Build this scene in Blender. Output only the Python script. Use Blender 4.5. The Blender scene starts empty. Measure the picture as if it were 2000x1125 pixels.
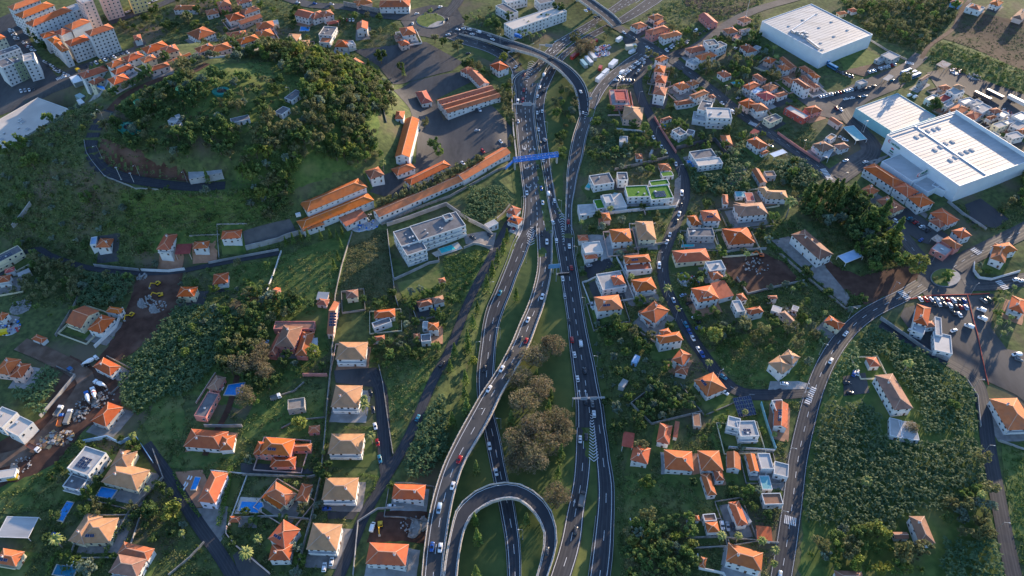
import bpy, math, random
import numpy as np
from mathutils import Vector, Matrix
from mathutils.geometry import delaunay_2d_cdt

random.seed(7)
RNG = np.random.default_rng(11)
R = math.radians
S = bpy.context.scene
COL = S.collection

# ------------------------------------------------------------------ camera, world, sun, exposure
CAM_H, PITCH, FPX = 320.0, R(45.5), 1500.0      # height, degrees below the horizon, focal length in photo pixels
cam_data = bpy.data.cameras.new("camera")
cam = bpy.data.objects.new("camera", cam_data)
COL.objects.link(cam)
cam.location = (0, 0, CAM_H)
cam.rotation_euler = (math.pi / 2 - PITCH, 0, 0)
cam_data.sensor_width = 36.0
cam_data.lens = 36.0 * FPX / 2000.0
cam_data.clip_start = 1.0
cam_data.clip_end = 9000.0
S.camera = cam

SUN_EL, SUN_AZ = R(11.0), R(38.0)              # azimuth measured from straight ahead towards the right
world = bpy.data.worlds.new("World")
S.world = world
world.use_nodes = True
wn = world.node_tree
bg = wn.nodes["Background"]
sky = wn.nodes.new("ShaderNodeTexSky")
sky.sky_type = 'NISHITA'
sky.sun_disc = False
sky.sun_elevation = SUN_EL
sky.sun_rotation = SUN_AZ
sky.air_density = 1.0
sky.dust_density = 0.6
sky.ozone_density = 1.5
tint = wn.nodes.new("ShaderNodeMix")          # clear evening sky, a little bluer than the model's
tint.data_type = 'RGBA'; tint.blend_type = 'MULTIPLY'; tint.inputs[0].default_value = 1.0
tint.inputs[7].default_value = (0.78, 0.94, 1.22, 1)
wn.links.new(sky.outputs[0], tint.inputs[6])
wn.links.new(tint.outputs[2], bg.inputs[0])
bg.inputs[1].default_value = 0.15
sun_data = bpy.data.lights.new("sun", 'SUN')
sun_data.energy = 5.0
sun_data.angle = R(0.6)
sun_data.color = (1.0, 0.765, 0.53)
sun = bpy.data.objects.new("sun", sun_data)
COL.objects.link(sun)
_sd = Vector((math.sin(SUN_AZ) * math.cos(SUN_EL), math.cos(SUN_AZ) * math.cos(SUN_EL), math.sin(SUN_EL)))
sun.rotation_euler = _sd.to_track_quat('Z', 'Y').to_euler()
S.view_settings.view_transform = 'Standard'
S.view_settings.look = 'None'
S.view_settings.gamma = 1.0
S.view_settings.exposure = 1.2
S.render.engine = 'CYCLES'
S.cycles.max_bounces = 5
S.cycles.volume_bounces = 0
S.cycles.diffuse_bounces = 3
S.cycles.glossy_bounces = 2
S.cycles.transmission_bounces = 2
S.cycles.transparent_max_bounces = 4
S.cycles.use_denoising = True

# ------------------------------------------------------------------ photo pixel -> ground
def ray(px, py):
 u, v = (px - 1000.0) / FPX, (562.5 - py) / FPX
 return np.array((u, math.cos(PITCH) + v * math.sin(PITCH), -math.sin(PITCH) + v * math.cos(PITCH)))
def on_plane(px, py, z):
 d = ray(px, py)
 t = (z - CAM_H) / d[2]
 return np.array((d[0] * t, d[1] * t, z))

def sstep(a, b, x):
 t = np.clip((x - a) / (b - a), 0, 1)
 return t * t * (3 - 2 * t)

core_x = np.arange(-560, 561, 2.0)
core_y = np.arange(90, 941, 2.0)
GX = np.concatenate(([-1600, -1100, -800, -640], core_x, [640, 800, 1100, 1600]))
GY = np.concatenate(([-600, -300, -60, 40], core_y, [980, 1100, 1400, 1800, 2300]))
XX, YY = np.meshgrid(GX, GY)

HILL = (-212.0, 455.0, 165.0, 128.0, 46.0)
def hill_d(x, y):
 a = np.where(x < HILL[0], 205.0, HILL[2])
 return np.sqrt(((x - HILL[0]) / a) ** 2 + ((y - HILL[1]) / HILL[3]) ** 2)

CUT = [(200, 1003, 1100), (300, 1008, 1110), (400, 1015, 1118), (500, 985, 1125), (600, 945, 1140), (700, 905, 1160),
    (800, 885, 1180), (900, 872, 1195), (1000, 845, 1200), (1125, 822, 1195), (1300, 810, 1185)]
_cy = np.array([on_plane(1000, r[0], 0)[1] for r in CUT])[::-1]
_cl = np.array([on_plane(r[1], r[0], 0)[0] for r in CUT])[::-1]
_cr = np.array([on_plane(r[2], r[0], 0)[0] for r in CUT])[::-1]
HALL_Z = 14.0
HALL_A, HALL_B, HALL_C = on_plane(-75, 341, HALL_Z)[:2], on_plane(137, 214, HALL_Z)[:2], on_plane(99, 177, HALL_Z)[:2]
HALL_U = (HALL_B - HALL_A) / np.linalg.norm(HALL_B - HALL_A)
HALL_N = (HALL_C - HALL_B) - HALL_U * np.dot(HALL_C - HALL_B, HALL_U)
HALL_N = HALL_N / np.linalg.norm(HALL_N)
def base_height(x, y):
 yc, xc = np.clip(y, -100, 1300), np.clip(x, -900, 900)
 z = 0.030 * (yc - 310) + 0.018 * xc
 z = z + 1.1 * np.sin(x * 0.021 + 1.3) * np.sin(y * 0.017) + 0.5 * np.sin(x * 0.06 + y * 0.043)
 d = hill_d(x, y)
 z = z + HILL[4] * (1 - sstep(0.42, 1.0, d)) + 9.0 * (1 - sstep(0.0, 0.55, d))
 # the market hall stands on level ground cut into the foot of the hill
 al = (x - HALL_B[0]) * HALL_U[0] + (y - HALL_B[1]) * HALL_U[1]
 ac = (x - HALL_B[0]) * HALL_N[0] + (y - HALL_B[1]) * HALL_N[1]
 z = np.where((ac > -0.5) & (al < 2.0), np.minimum(z, 3.0), z)
 z = np.where((ac <= -0.5) & (al < 25), np.minimum(z, 13.2 - 0.55 * ac + np.maximum(al, 0) * 0.6), z)
 z = np.where((ac > -0.5) & (al >= 2.0), np.minimum(z, 3.0 + 0.9 * (al - 2.0) + np.maximum(0, -ac)), z)
 xl, xr = np.interp(y, _cy, _cl), np.interp(y, _cy, _cr)
 side = np.maximum(np.maximum(xl - x, x - xr), 0)
 z = z - 4.0 * (1 - sstep(0, 16, side)) * (1 - sstep(470, 540, y))
 return z
ZZ = base_height(XX, YY)

def T(x, y):
 i = np.clip(np.searchsorted(GX, x) - 1, 0, len(GX) - 2)
 j = np.clip(np.searchsorted(GY, y) - 1, 0, len(GY) - 2)
 fx = (x - GX[i]) / (GX[i + 1] - GX[i])
 fy = (y - GY[j]) / (GY[j + 1] - GY[j])
 a, b, c, d = ZZ[j, i], ZZ[j, i + 1], ZZ[j + 1, i], ZZ[j + 1, i + 1]
 # the two triangles each terrain cell is cut into
 return np.where(fx >= fy, a + (b - a) * fx + (d - b) * fy, a + (c - a) * fy + (d - c) * fx)

_ts = np.linspace(0, 1, 420)
def ground(px, py, h=0.0):
 """first point of the terrain (raised by h) that the ray through a photo pixel meets"""
 d = ray(px, py)
 t0, t1 = (90 + h - CAM_H) / d[2], (-45 + h - CAM_H) / d[2]
 t0 = max(t0, 1.0)
 ts = t0 + (t1 - t0) * _ts
 gap = CAM_H + d[2] * ts - T(d[0] * ts, d[1] * ts) - h
 k = int(np.argmax(gap <= 0))
 if gap[k] > 0 or k == 0:
  t = ts[-1] if gap[k] > 0 else ts[0]
 else:
  t = ts[k - 1] + (ts[k] - ts[k - 1]) * gap[k - 1] / (gap[k - 1] - gap[k])
 return np.array((d[0] * t, d[1] * t, CAM_H + d[2] * t))
def project(p):
 x, y, z = p[0], p[1], p[2] - CAM_H
 dz = y * math.cos(PITCH) - z * math.sin(PITCH)
 return 1000 + FPX * x / dz, 562.5 - FPX * (y * math.sin(PITCH) + z * math.cos(PITCH)) / dz

# ------------------------------------------------------------------ materials
MATS = {}
def mat(name, c1, c2=None, scale=0.5, rough=0.85, c3=None, scale3=0.05, f3=(0.45, 0.62), bump=0.0, vary=0.0, metal=0.0,
  objcolor=False, leaf=0.0, detail=6.0, spec=0.3, stretch=None, emit=None):
 """noise-mottled procedural material; scales are in 1/metre of object space"""
 if name in MATS:
  return MATS[name]
 m = bpy.data.materials.new(name)
 m.use_nodes = True
 nt = m.node_tree
 N, L = nt.nodes, nt.links
 b = N["Principled BSDF"]
 b.inputs["Roughness"].default_value = rough
 b.inputs["Metallic"].default_value = metal
 b.inputs["Specular IOR Level"].default_value = spec
 c2 = c2 or c1
 tc = N.new("ShaderNodeTexCoord")
 vec = tc.outputs["Object"]
 if stretch:
  mp = N.new("ShaderNodeMapping")
  mp.inputs["Scale"].default_value = stretch
  L.new(vec, mp.inputs[0]); vec = mp.outputs[0]
 n1 = N.new("ShaderNodeTexNoise")
 n1.inputs["Scale"].default_value = scale
 n1.inputs["Detail"].default_value = detail
 L.new(vec, n1.inputs["Vector"])
 r1 = N.new("ShaderNodeValToRGB")
 r1.color_ramp.elements[0].position, r1.color_ramp.elements[1].position = 0.33, 0.68
 r1.color_ramp.elements[0].color = (*c1, 1)
 r1.color_ramp.elements[1].color = (*c2, 1)
 L.new(n1.outputs["Fac"], r1.inputs[0])
 col = r1.outputs[0]
 if c3:
  n2 = N.new("ShaderNodeTexNoise")
  n2.inputs["Scale"].default_value = scale3
  n2.inputs["Detail"].default_value = 7.0
  L.new(vec, n2.inputs["Vector"])
  r2 = N.new("ShaderNodeValToRGB")
  r2.color_ramp.elements[0].position, r2.color_ramp.elements[1].position = f3
  L.new(n2.outputs["Fac"], r2.inputs[0])
  mx = N.new("ShaderNodeMix"); mx.data_type = 'RGBA'
  L.new(r2.outputs[0], mx.inputs[0]); L.new(col, mx.inputs[6])
  mx.inputs[7].default_value = (*c3, 1)
  col = mx.outputs[2]
 if objcolor:
  oi = N.new("ShaderNodeObjectInfo")
  mx = N.new("ShaderNodeMix"); mx.data_type = 'RGBA'; mx.blend_type = 'MULTIPLY'
  mx.inputs[0].default_value = 1.0
  L.new(col, mx.inputs[6]); L.new(oi.outputs["Color"], mx.inputs[7])
  col = mx.outputs[2]
 if vary:
  oi = N.new("ShaderNodeObjectInfo")
  hs = N.new("ShaderNodeHueSaturation")
  mr = N.new("ShaderNodeMapRange")
  mr.inputs[3].default_value, mr.inputs[4].default_value = 1 - vary, 1 + vary
  L.new(oi.outputs["Random"], mr.inputs[0]); L.new(mr.outputs[0], hs.inputs["Value"])
  mh = N.new("ShaderNodeMapRange")
  mh.inputs[3].default_value, mh.inputs[4].default_value = 0.5 - min(vary, 0.25) * 0.03, 0.5 + min(vary, 0.25) * 0.03
  ml = N.new("ShaderNodeMath"); ml.operation = 'FRACT'
  mm = N.new("ShaderNodeMath"); mm.operation = 'MULTIPLY'; mm.inputs[1].default_value = 7.31
  L.new(oi.outputs["Random"], mm.inputs[0]); L.new(mm.outputs[0], ml.inputs[0])
  L.new(ml.outputs[0], mh.inputs[0]); L.new(mh.outputs[0], hs.inputs["Hue"])
  ms_ = N.new("ShaderNodeMapRange")
  ms_.inputs[3].default_value, ms_.inputs[4].default_value = 1 + vary * 0.25, 1 - vary * 0.22
  m2 = N.new("ShaderNodeMath"); m2.operation = 'MULTIPLY'; m2.inputs[1].default_value = 13.7
  m3 = N.new("ShaderNodeMath"); m3.operation = 'FRACT'
  L.new(oi.outputs["Random"], m2.inputs[0]); L.new(m2.outputs[0], m3.inputs[0]); L.new(m3.outputs[0], ms_.inputs[0]); L.new(ms_.outputs[0], hs.inputs["Saturation"])
  L.new(col, hs.inputs["Color"])
  col = hs.outputs[0]
 L.new(col, b.inputs["Base Color"])
 if emit:
  b.inputs["Emission Color"].default_value = (*emit[0], 1)
  b.inputs["Emission Strength"].default_value = emit[1]
 if bump:
  bp = N.new("ShaderNodeBump")
  bp.inputs["Strength"].default_value = min(1.0, bump)
  bp.inputs["Distance"].default_value = 0.25 * bump
  L.new(n1.outputs["Fac"], bp.inputs["Height"])
  L.new(bp.outputs[0], b.inputs["Normal"])
 if leaf:
  tr = N.new("ShaderNodeBsdfTranslucent")
  L.new(col, tr.inputs["Color"])
  ms = N.new("ShaderNodeMixShader")
  ms.inputs[0].default_value = leaf
  L.new(b.outputs[0], ms.inputs[1]); L.new(tr.outputs[0], ms.inputs[2])
  L.new(ms.outputs[0], N["Material Output"].inputs[0])
 MATS[name] = m
 return m

M = {}
M['terrain'] = mat('scrub_ground', (0.047, 0.067, 0.023), (0.116, 0.146, 0.046), 0.35, 0.95, (0.134, 0.107, 0.068), 0.028, (0.50, 0.66), bump=0.8)
M['grass'] = mat('rough_grass', (0.053, 0.096, 0.022), (0.122, 0.169, 0.040), 0.30, 0.95, (0.164, 0.175, 0.056), 0.06, (0.50, 0.72), bump=0.7)
M['bright_grass'] = mat('bright_grass', (0.058, 0.103, 0.026), (0.132, 0.171, 0.044), 0.30, 0.95, (0.167, 0.171, 0.061), 0.07, (0.48, 0.70), bump=1.0)
M['dry_grass'] = mat('dry_grass', (0.075, 0.085, 0.030), (0.15, 0.14, 0.065), 0.4, 0.95, (0.045, 0.065, 0.02), 0.08, (0.45, 0.65), bump=0.8)
M['verge'] = mat('mown_verge', (0.056, 0.086, 0.024), (0.091, 0.122, 0.034), 0.18, 0.95, (0.133, 0.143, 0.040), 0.035, (0.5, 0.75), bump=0.3)
M['turf'] = mat('artificial_turf', (0.05, 0.16, 0.012), (0.085, 0.21, 0.02), 0.6, 0.9)
M['soil'] = mat('red_soil', (0.055, 0.026, 0.017), (0.10, 0.050, 0.034), 0.25, 0.95, (0.16, 0.095, 0.068), 0.06, (0.52, 0.75), bump=0.6)
M['field_soil'] = mat('ploughed_soil', (0.065, 0.042, 0.028), (0.11, 0.075, 0.050), 0.22, 0.95, (0.07, 0.085, 0.03), 0.045, (0.48, 0.70), bump=0.6)
M['dirt'] = mat('dirt_track', (0.11, 0.068, 0.046), (0.19, 0.125, 0.090), 0.2, 0.95, (0.24, 0.18, 0.14), 0.09, (0.55, 0.75), bump=0.4)
M['asphalt'] = mat('asphalt', (0.040, 0.041, 0.044), (0.066, 0.065, 0.066), 0.5, 0.8, (0.096, 0.092, 0.090), 0.045, (0.48, 0.70), stretch=(1, 0.30, 1))
M['asphalt_worn'] = mat('tyre_worn_asphalt', (0.052, 0.053, 0.056), (0.080, 0.079, 0.079), 0.5, 0.7, (0.100, 0.097, 0.095), 0.05, (0.48, 0.70), stretch=(1, 0.3, 1))
M['dark_worn'] = mat('tyre_worn_fresh_asphalt', (0.036, 0.039, 0.046), (0.053, 0.055, 0.061), 0.6, 0.65, (0.060, 0.060, 0.063), 0.05, (0.50, 0.68), stretch=(1, 0.3, 1))
M['asphalt_pale'] = mat('worn_asphalt', (0.085, 0.080, 0.078), (0.125, 0.115, 0.11), 0.25, 0.85, (0.055, 0.055, 0.058), 0.05, (0.48, 0.72))
M['asphalt_dark'] = mat('fresh_asphalt', (0.027, 0.030, 0.037), (0.041, 0.043, 0.050), 0.6, 0.75, (0.048, 0.048, 0.052), 0.05, (0.50, 0.68), stretch=(1, 0.3, 1))
M['concrete'] = mat('concrete', (0.27, 0.26, 0.25), (0.38, 0.37, 0.355), 0.3, 0.85, (0.20, 0.19, 0.18), 0.12, (0.55, 0.75))
M['stone'] = mat('stone_wall', (0.19, 0.18, 0.165), (0.33, 0.315, 0.29), 0.7, 0.9, (0.11, 0.10, 0.09), 0.2, (0.55, 0.75), bump=0.4)
M['paving'] = mat('paving', (0.20, 0.18, 0.165), (0.29, 0.265, 0.245), 0.4, 0.85, (0.16, 0.15, 0.14), 0.15, (0.5, 0.7))
M['clay_paving'] = mat('clay_paving', (0.34, 0.17, 0.10), (0.43, 0.23, 0.14), 0.4, 0.8)
M['pale_paving'] = mat('pale_paving', (0.48, 0.43, 0.37), (0.58, 0.53, 0.46), 0.4, 0.8)
M['paint'] = mat('road_paint', (0.55, 0.55, 0.54), (0.74, 0.74, 0.73), 1.5, 0.7)
M['water'] = mat('pool_water', (0.016, 0.203, 0.567), (0.027, 0.297, 0.702), 0.5, 0.12, spec=0.5)
M['water_teal'] = mat('pool_water_teal', (0.027, 0.405, 0.432), (0.054, 0.513, 0.513), 0.4, 0.12, spec=0.5)
M['water_deep'] = mat('pool_water_deep', (0.011, 0.135, 0.243), (0.016, 0.189, 0.297), 0.4, 0.12, spec=0.5)
M['play_green'] = mat('play_surface', (0.02, 0.20, 0.16), (0.03, 0.25, 0.20), 0.5, 0.85)
M['play_black'] = mat('play_rubber', (0.02, 0.02, 0.02), (0.05, 0.04, 0.035), 0.6, 0.9)
# walls and roofs by letter
WALL = dict(
 w=mat('white_wall', (0.56, 0.555, 0.54), (0.67, 0.665, 0.65), 0.25, 0.85, (0.44, 0.43, 0.41), 0.5, (0.58, 0.80)),
 c=mat('cream_wall', (0.62, 0.55, 0.38), (0.71, 0.64, 0.46), 0.25, 0.85, (0.52, 0.46, 0.32), 0.5, (0.58, 0.8)),
 y=mat('yellow_wall', (0.66, 0.52, 0.22), (0.74, 0.60, 0.28), 0.25, 0.85),
 p=mat('pink_wall', (0.55, 0.20, 0.17), (0.63, 0.26, 0.21), 0.25, 0.85, (0.44, 0.17, 0.14), 0.5, (0.58, 0.8)),
 q=mat('pale_pink_wall', (0.62, 0.43, 0.36), (0.70, 0.50, 0.43), 0.25, 0.85),
 g=mat('grey_wall', (0.32, 0.32, 0.32), (0.42, 0.42, 0.41), 0.3, 0.85, (0.24, 0.24, 0.23), 0.4, (0.58, 0.8)),
 s=mat('raw_stone_wall', (0.28, 0.26, 0.23), (0.42, 0.40, 0.36), 0.8, 0.9, bump=0.4),
 r=mat('red_wall', (0.42, 0.07, 0.05), (0.50, 0.10, 0.07), 0.25, 0.8),
 b=mat('blue_wall', (0.22, 0.40, 0.60), (0.28, 0.46, 0.66), 0.25, 0.8),
 v=mat('sage_wall', (0.28, 0.33, 0.20), (0.35, 0.40, 0.26), 0.25, 0.85),
 l=mat('lilac_wall', (0.62, 0.57, 0.66), (0.70, 0.65, 0.73), 0.25, 0.85),
 m=mat('metal_cladding', (0.62, 0.66, 0.69), (0.68, 0.72, 0.75), 0.2, 0.5, metal=0.1),
 n=mat('teal_cladding', (0.20, 0.42, 0.46), (0.25, 0.48, 0.52), 0.2, 0.5),
 d=mat('dark_wall', (0.08, 0.08, 0.09), (0.12, 0.12, 0.13), 0.3, 0.8),
)
def roofmat(nm, a, b_, c3, vary=0.22):
 return mat(nm, a, b_, 0.45, 0.8, c3, 0.22, (0.50, 0.74), bump=0.35, vary=vary, detail=10)
ROOF = dict(
 o=roofmat('terracotta_tiles', (0.47, 0.105, 0.030), (0.57, 0.145, 0.043), (0.33, 0.100, 0.050)),
 t=roofmat('weathered_tiles', (0.38, 0.108, 0.045), (0.48, 0.150, 0.066), (0.22, 0.092, 0.056)),
 n=roofmat('brown_tiles', (0.25, 0.125, 0.080), (0.36, 0.180, 0.115), (0.15, 0.095, 0.07)),
 k=roofmat('tan_tiles', (0.42, 0.215, 0.105), (0.52, 0.280, 0.145), (0.28, 0.165, 0.095), 0.08),
 r=roofmat('dark_red_roof', (0.36, 0.070, 0.055), (0.45, 0.105, 0.080), (0.30, 0.10, 0.085)),
 d=mat('grey_gravel_roof', (0.13, 0.125, 0.13), (0.19, 0.185, 0.19), 0.4, 0.9, (0.10, 0.10, 0.105), 0.15, (0.5, 0.7)),
 l=mat('pale_concrete_roof', (0.33, 0.32, 0.31), (0.45, 0.44, 0.425), 0.4, 0.9, (0.24, 0.23, 0.22), 0.2, (0.5, 0.72), vary=0.12),
 W=mat('white_sheet_roof', (0.37, 0.37, 0.37), (0.43, 0.43, 0.425), 0.12, 0.6, (0.30, 0.30, 0.295), 0.05, (0.5, 0.72), stretch=(1, 3.5, 1)),
 e=mat('cream_membrane_roof', (0.52, 0.46, 0.40), (0.60, 0.54, 0.47), 0.12, 0.85, (0.46, 0.41, 0.36), 0.04, (0.5, 0.7)),
 G=M['turf'],
 T=mat('teal_sheet_roof', (0.12, 0.34, 0.37), (0.17, 0.41, 0.44), 0.3, 0.6),
 B=mat('blue_sheet_roof', (0.30, 0.44, 0.62), (0.38, 0.52, 0.68), 0.3, 0.6),
 u=mat('rusty_sheet_roof', (0.40, 0.27, 0.19), (0.58, 0.50, 0.44), 0.5, 0.8, (0.30, 0.16, 0.10), 0.4, (0.5, 0.65)),
 x=mat('bare_slab', (0.20, 0.17, 0.14), (0.30, 0.26, 0.22), 0.6, 0.95),
)
M['glass'] = mat('window_glass', (0.020, 0.026, 0.034), (0.035, 0.045, 0.055), 0.8, 0.15, spec=0.6)
M['frame'] = mat('window_frame', (0.55, 0.55, 0.54), (0.65, 0.65, 0.64), 1.0, 0.6)
M['metal'] = mat('galvanised_steel', (0.38, 0.39, 0.40), (0.48, 0.49, 0.50), 1.0, 0.45, metal=0.5)
M['rail'] = mat('parapet_concrete', (0.42, 0.38, 0.33), (0.54, 0.49, 0.43), 0.4, 0.85, (0.33, 0.29, 0.25), 0.25, (0.55, 0.75))
M['solar'] = mat('solar_cells', (0.012, 0.020, 0.055), (0.018, 0.032, 0.085), 2.0, 0.2, spec=0.6)
M['blue_steel'] = mat('blue_steel', (0.008, 0.13, 0.50), (0.015, 0.18, 0.58), 0.8, 0.45)
M['sign_back'] = mat('sign_back', (0.24, 0.28, 0.33), (0.30, 0.34, 0.39), 0.8, 0.5)
M['sign_blue'] = mat('sign_face', (0.10, 0.24, 0.42), (0.12, 0.28, 0.46), 0.8, 0.5)
M['black'] = mat('black_rubber', (0.015, 0.015, 0.016), (0.025, 0.025, 0.026), 2.0, 0.7)
M['carpaint'] = mat('car_paint', (0.94, 0.94, 0.94), (1, 1, 1), 0.8, 0.28, objcolor=True, spec=0.5)
M['lamp_lens'] = mat('lamp_lens', (0.65, 0.65, 0.62), (0.75, 0.75, 0.72), 2.0, 0.2)
M['bark'] = mat('bark', (0.09, 0.07, 0.05), (0.15, 0.12, 0.09), 1.5, 0.95, bump=0.5)
M['bark_pale'] = mat('pale_bark', (0.17, 0.15, 0.125), (0.26, 0.23, 0.19), 1.5, 0.95)
def leafmat(nm, a, b_, c3, vary=0.22):
 return mat(nm, a, b_, 0.7, 0.75, c3, 0.25, (0.42, 0.66), vary=vary, leaf=0.30, detail=3, spec=0.2)
LEAF = dict(
 dark=leafmat('dark_leaves', (0.044, 0.082, 0.028), (0.096, 0.157, 0.049), (0.138, 0.189, 0.063)),
 mid=leafmat('green_leaves', (0.076, 0.138, 0.034), (0.160, 0.236, 0.063), (0.218, 0.271, 0.083)),
 bright=leafmat('yellow_green_leaves', (0.149, 0.185, 0.041), (0.246, 0.287, 0.065), (0.333, 0.345, 0.090)),
 olive=leafmat('olive_leaves', (0.110, 0.124, 0.057), (0.180, 0.194, 0.084), (0.230, 0.220, 0.104)),
 brown=leafmat('brown_twigs', (0.178, 0.146, 0.094), (0.300, 0.238, 0.149), (0.166, 0.164, 0.076)),
 grey=leafmat('grey_green_leaves', (0.111, 0.161, 0.111), (0.222, 0.278, 0.203), (0.287, 0.332, 0.237)),
 palm=leafmat('palm_fronds', (0.141, 0.195, 0.053), (0.285, 0.343, 0.098), (0.379, 0.369, 0.148)),
 banana=leafmat('banana_leaves', (0.037, 0.092, 0.037), (0.095, 0.165, 0.074), (0.151, 0.207, 0.090)),
 scrub=leafmat('scrub_leaves', (0.065, 0.109, 0.035), (0.147, 0.203, 0.063), (0.235, 0.235, 0.104)),
 hedge=leafmat('hedge_leaves', (0.059, 0.118, 0.029), (0.121, 0.208, 0.048), (0.167, 0.236, 0.063)),
)

# ------------------------------------------------------------------ mesh building
class MB:
 def __init__(s):
  s.v, s.f, s.m, s.mats = [], [], [], []
 def mi(s, m):
  if m not in s.mats:
   s.mats.append(m)
  return s.mats.index(m)
 def face(s, pts, m):
  k = len(s.v)
  s.v += [tuple(float(c) for c in p) for p in pts]
  s.f.append(tuple(range(k, k + len(pts)))); s.m.append(s.mi(m))
 def box(s, c, size, m, rz=0.0, taper=1.0):
  """c: centre of the bottom face"""
  hx, hy, h = size[0] / 2, size[1] / 2, size[2]
  ca, sa = math.cos(rz), math.sin(rz)
  P = []
  for z, k in ((0, 1.0), (h, taper)):
   for x, y in ((-hx, -hy), (hx, -hy), (hx, hy), (-hx, hy)):
    x, y = x * k, y * k
    P.append((c[0] + x * ca - y * sa, c[1] + x * sa + y * ca, c[2] + z))
  s.hexa(P, m)
 def hexa(s, P, m):
  k = len(s.v)
  s.v += [tuple(float(c) for c in p) for p in P]
  for q in ((3, 2, 1, 0), (4, 5, 6, 7), (0, 1, 5, 4), (1, 2, 6, 5), (2, 3, 7, 6), (3, 0, 4, 7)):
   s.f.append(tuple(k + i for i in q)); s.m.append(s.mi(m))
 def prism(s, pts, z0, z1, m, mtop=None):
  n = len(pts)
  area = sum(pts[i][0] * pts[(i + 1) % n][1] - pts[(i + 1) % n][0] * pts[i][1] for i in range(n))
  if area < 0:
   pts = pts[::-1]
  k = len(s.v)
  s.v += [(float(p[0]), float(p[1]), float(z0)) for p in pts] + [(float(p[0]), float(p[1]), float(z1)) for p in pts]
  for i in range(n):
   j = (i + 1) % n
   s.f.append((k + i, k + j, k + n + j, k + n + i)); s.m.append(s.mi(m))
  s.f.append(tuple(k + n + i for i in range(n))); s.m.append(s.mi(mtop or m))
  s.f.append(tuple(k + i for i in reversed(range(n)))); s.m.append(s.mi(m))
 def bar(s, a, b, w, h, m):
  a, b = Vector(a), Vector(b)
  d = (b - a).normalized()
  side = d.cross(Vector((0, 0, 1)))
  side = Vector((1, 0, 0)) if side.length < 1e-4 else side.normalized()
  up = side.cross(d)
  P = []
  for p in (a, b):
   for i, j in ((-1, -1), (1, -1), (1, 1), (-1, 1)):
    P.append(p + side * (i * w / 2) + up * (j * h / 2))
  s.hexa(P, m)
 def tube(s, a, b, r0, r1, m, n=8):
  a, b = Vector(a), Vector(b)
  d = (b - a).normalized()
  x = d.orthogonal().normalized(); y = d.cross(x)
  k = len(s.v)
  for p, r in ((a, r0), (b, r1)):
   for i in range(n):
    t = 2 * math.pi * i / n
    s.v.append(tuple(p + x * (r * math.cos(t)) + y * (r * math.sin(t))))
  for i in range(n):
   j = (i + 1) % n
   s.f.append((k + i, k + j, k + n + j, k + n + i)); s.m.append(s.mi(m))
  s.f.append(tuple(k + n + i for i in range(n))); s.m.append(s.mi(m))
  s.f.append(tuple(k + i for i in reversed(range(n)))); s.m.append(s.mi(m))
 def mesh(s, name, smooth=False):
  me = bpy.data.meshes.new(name)
  me.from_pydata(s.v, [], s.f)
  for m in s.mats:
   me.materials.append(m)
  if len(s.mats) > 1:
   me.polygons.foreach_set("material_index", s.m)
  if smooth:
   me.polygons.foreach_set("use_smooth", [True] * len(s.f))
  me.update()
  return me
 def obj(s, name, parent=None, **kw):
  return link(name, s.mesh(name), parent, **kw)

def link(name, me, parent=None, loc=None, rz=None, scale=None):
 o = bpy.data.objects.new(name, me)
 COL.objects.link(o)
 if loc is not None: o.location = loc
 if rz is not None: o.rotation_euler = (0, 0, rz)
 if scale is not None: o.scale = scale
 if parent is not None: o.parent = parent
 return o
LABELS = set()
def tag(o, label=None, cat=None, group=None, kind=None):
 if label:
  o["label"] = label
 if cat: o["category"] = cat
 if group: o["group"] = group
 if kind: o["kind"] = kind
 return o
def thing(name, label, cat, loc=(0, 0, 0), rz=0.0, group=None):
 o = link(name, None, None, loc, rz)
 return tag(o, label, cat, group)
def struct(o):
 o["kind"] = "structure"
 return o
def copy_tree(root, loc=None, rz=None, scale=None, label=None, group=None):
 r = root.copy(); COL.objects.link(r)
 if loc is not None: r.location = loc
 if rz is not None: r.rotation_euler = (0, 0, rz)
 if scale is not None: r.scale = scale
 if label: r["label"] = label
 if group: r["group"] = group
 for ch in KIDS.get(root.name, ()):
  c = ch.copy(); COL.objects.link(c); c.parent = r
  for g in KIDS.get(ch.name, ()):
   d = g.copy(); COL.objects.link(d); d.parent = c
 return r
KIDS = {}
def kids(root, *children):
 KIDS[root.name] = list(children)

def quads_mesh(name, V, mats, midx=None, smooth=False):
 """V: (n,4,3) array of separate quads"""
 n = len(V)
 me = bpy.data.meshes.new(name)
 me.vertices.add(n * 4)
 me.vertices.foreach_set("co", np.ascontiguousarray(V, dtype=np.float32).reshape(-1))
 me.loops.add(n * 4)
 me.loops.foreach_set("vertex_index", np.arange(n * 4, dtype=np.int32))
 me.polygons.add(n)
 me.polygons.foreach_set("loop_start", np.arange(0, n * 4, 4, dtype=np.int32))
 for m in mats:
  me.materials.append(m)
 if midx is not None:
  me.polygons.foreach_set("material_index", np.asarray(midx, dtype=np.int32))
 me.update(calc_edges=True)
 return me
def leaf_quads(C, size, flat=0.0):
 """a randomly turned leaf quad at each row of C; flat > 0 turns them towards horizontal"""
 n = len(C)
 a = RNG.normal(size=(n, 3)); a[:, 2] *= (1 - flat)
 a /= np.linalg.norm(a, axis=1)[:, None] + 1e-9
 b = RNG.normal(size=(n, 3)); b[:, 2] *= (1 - flat)
 b -= a * (a * b).sum(1)[:, None]
 b /= np.linalg.norm(b, axis=1)[:, None] + 1e-9
 sz = size * RNG.uniform(0.6, 1.35, n)[:, None]
 a, b = a * sz, b * sz * 0.7
 return np.stack((C - a, C - b * 0.9, C + a, C + b), axis=1)
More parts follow.
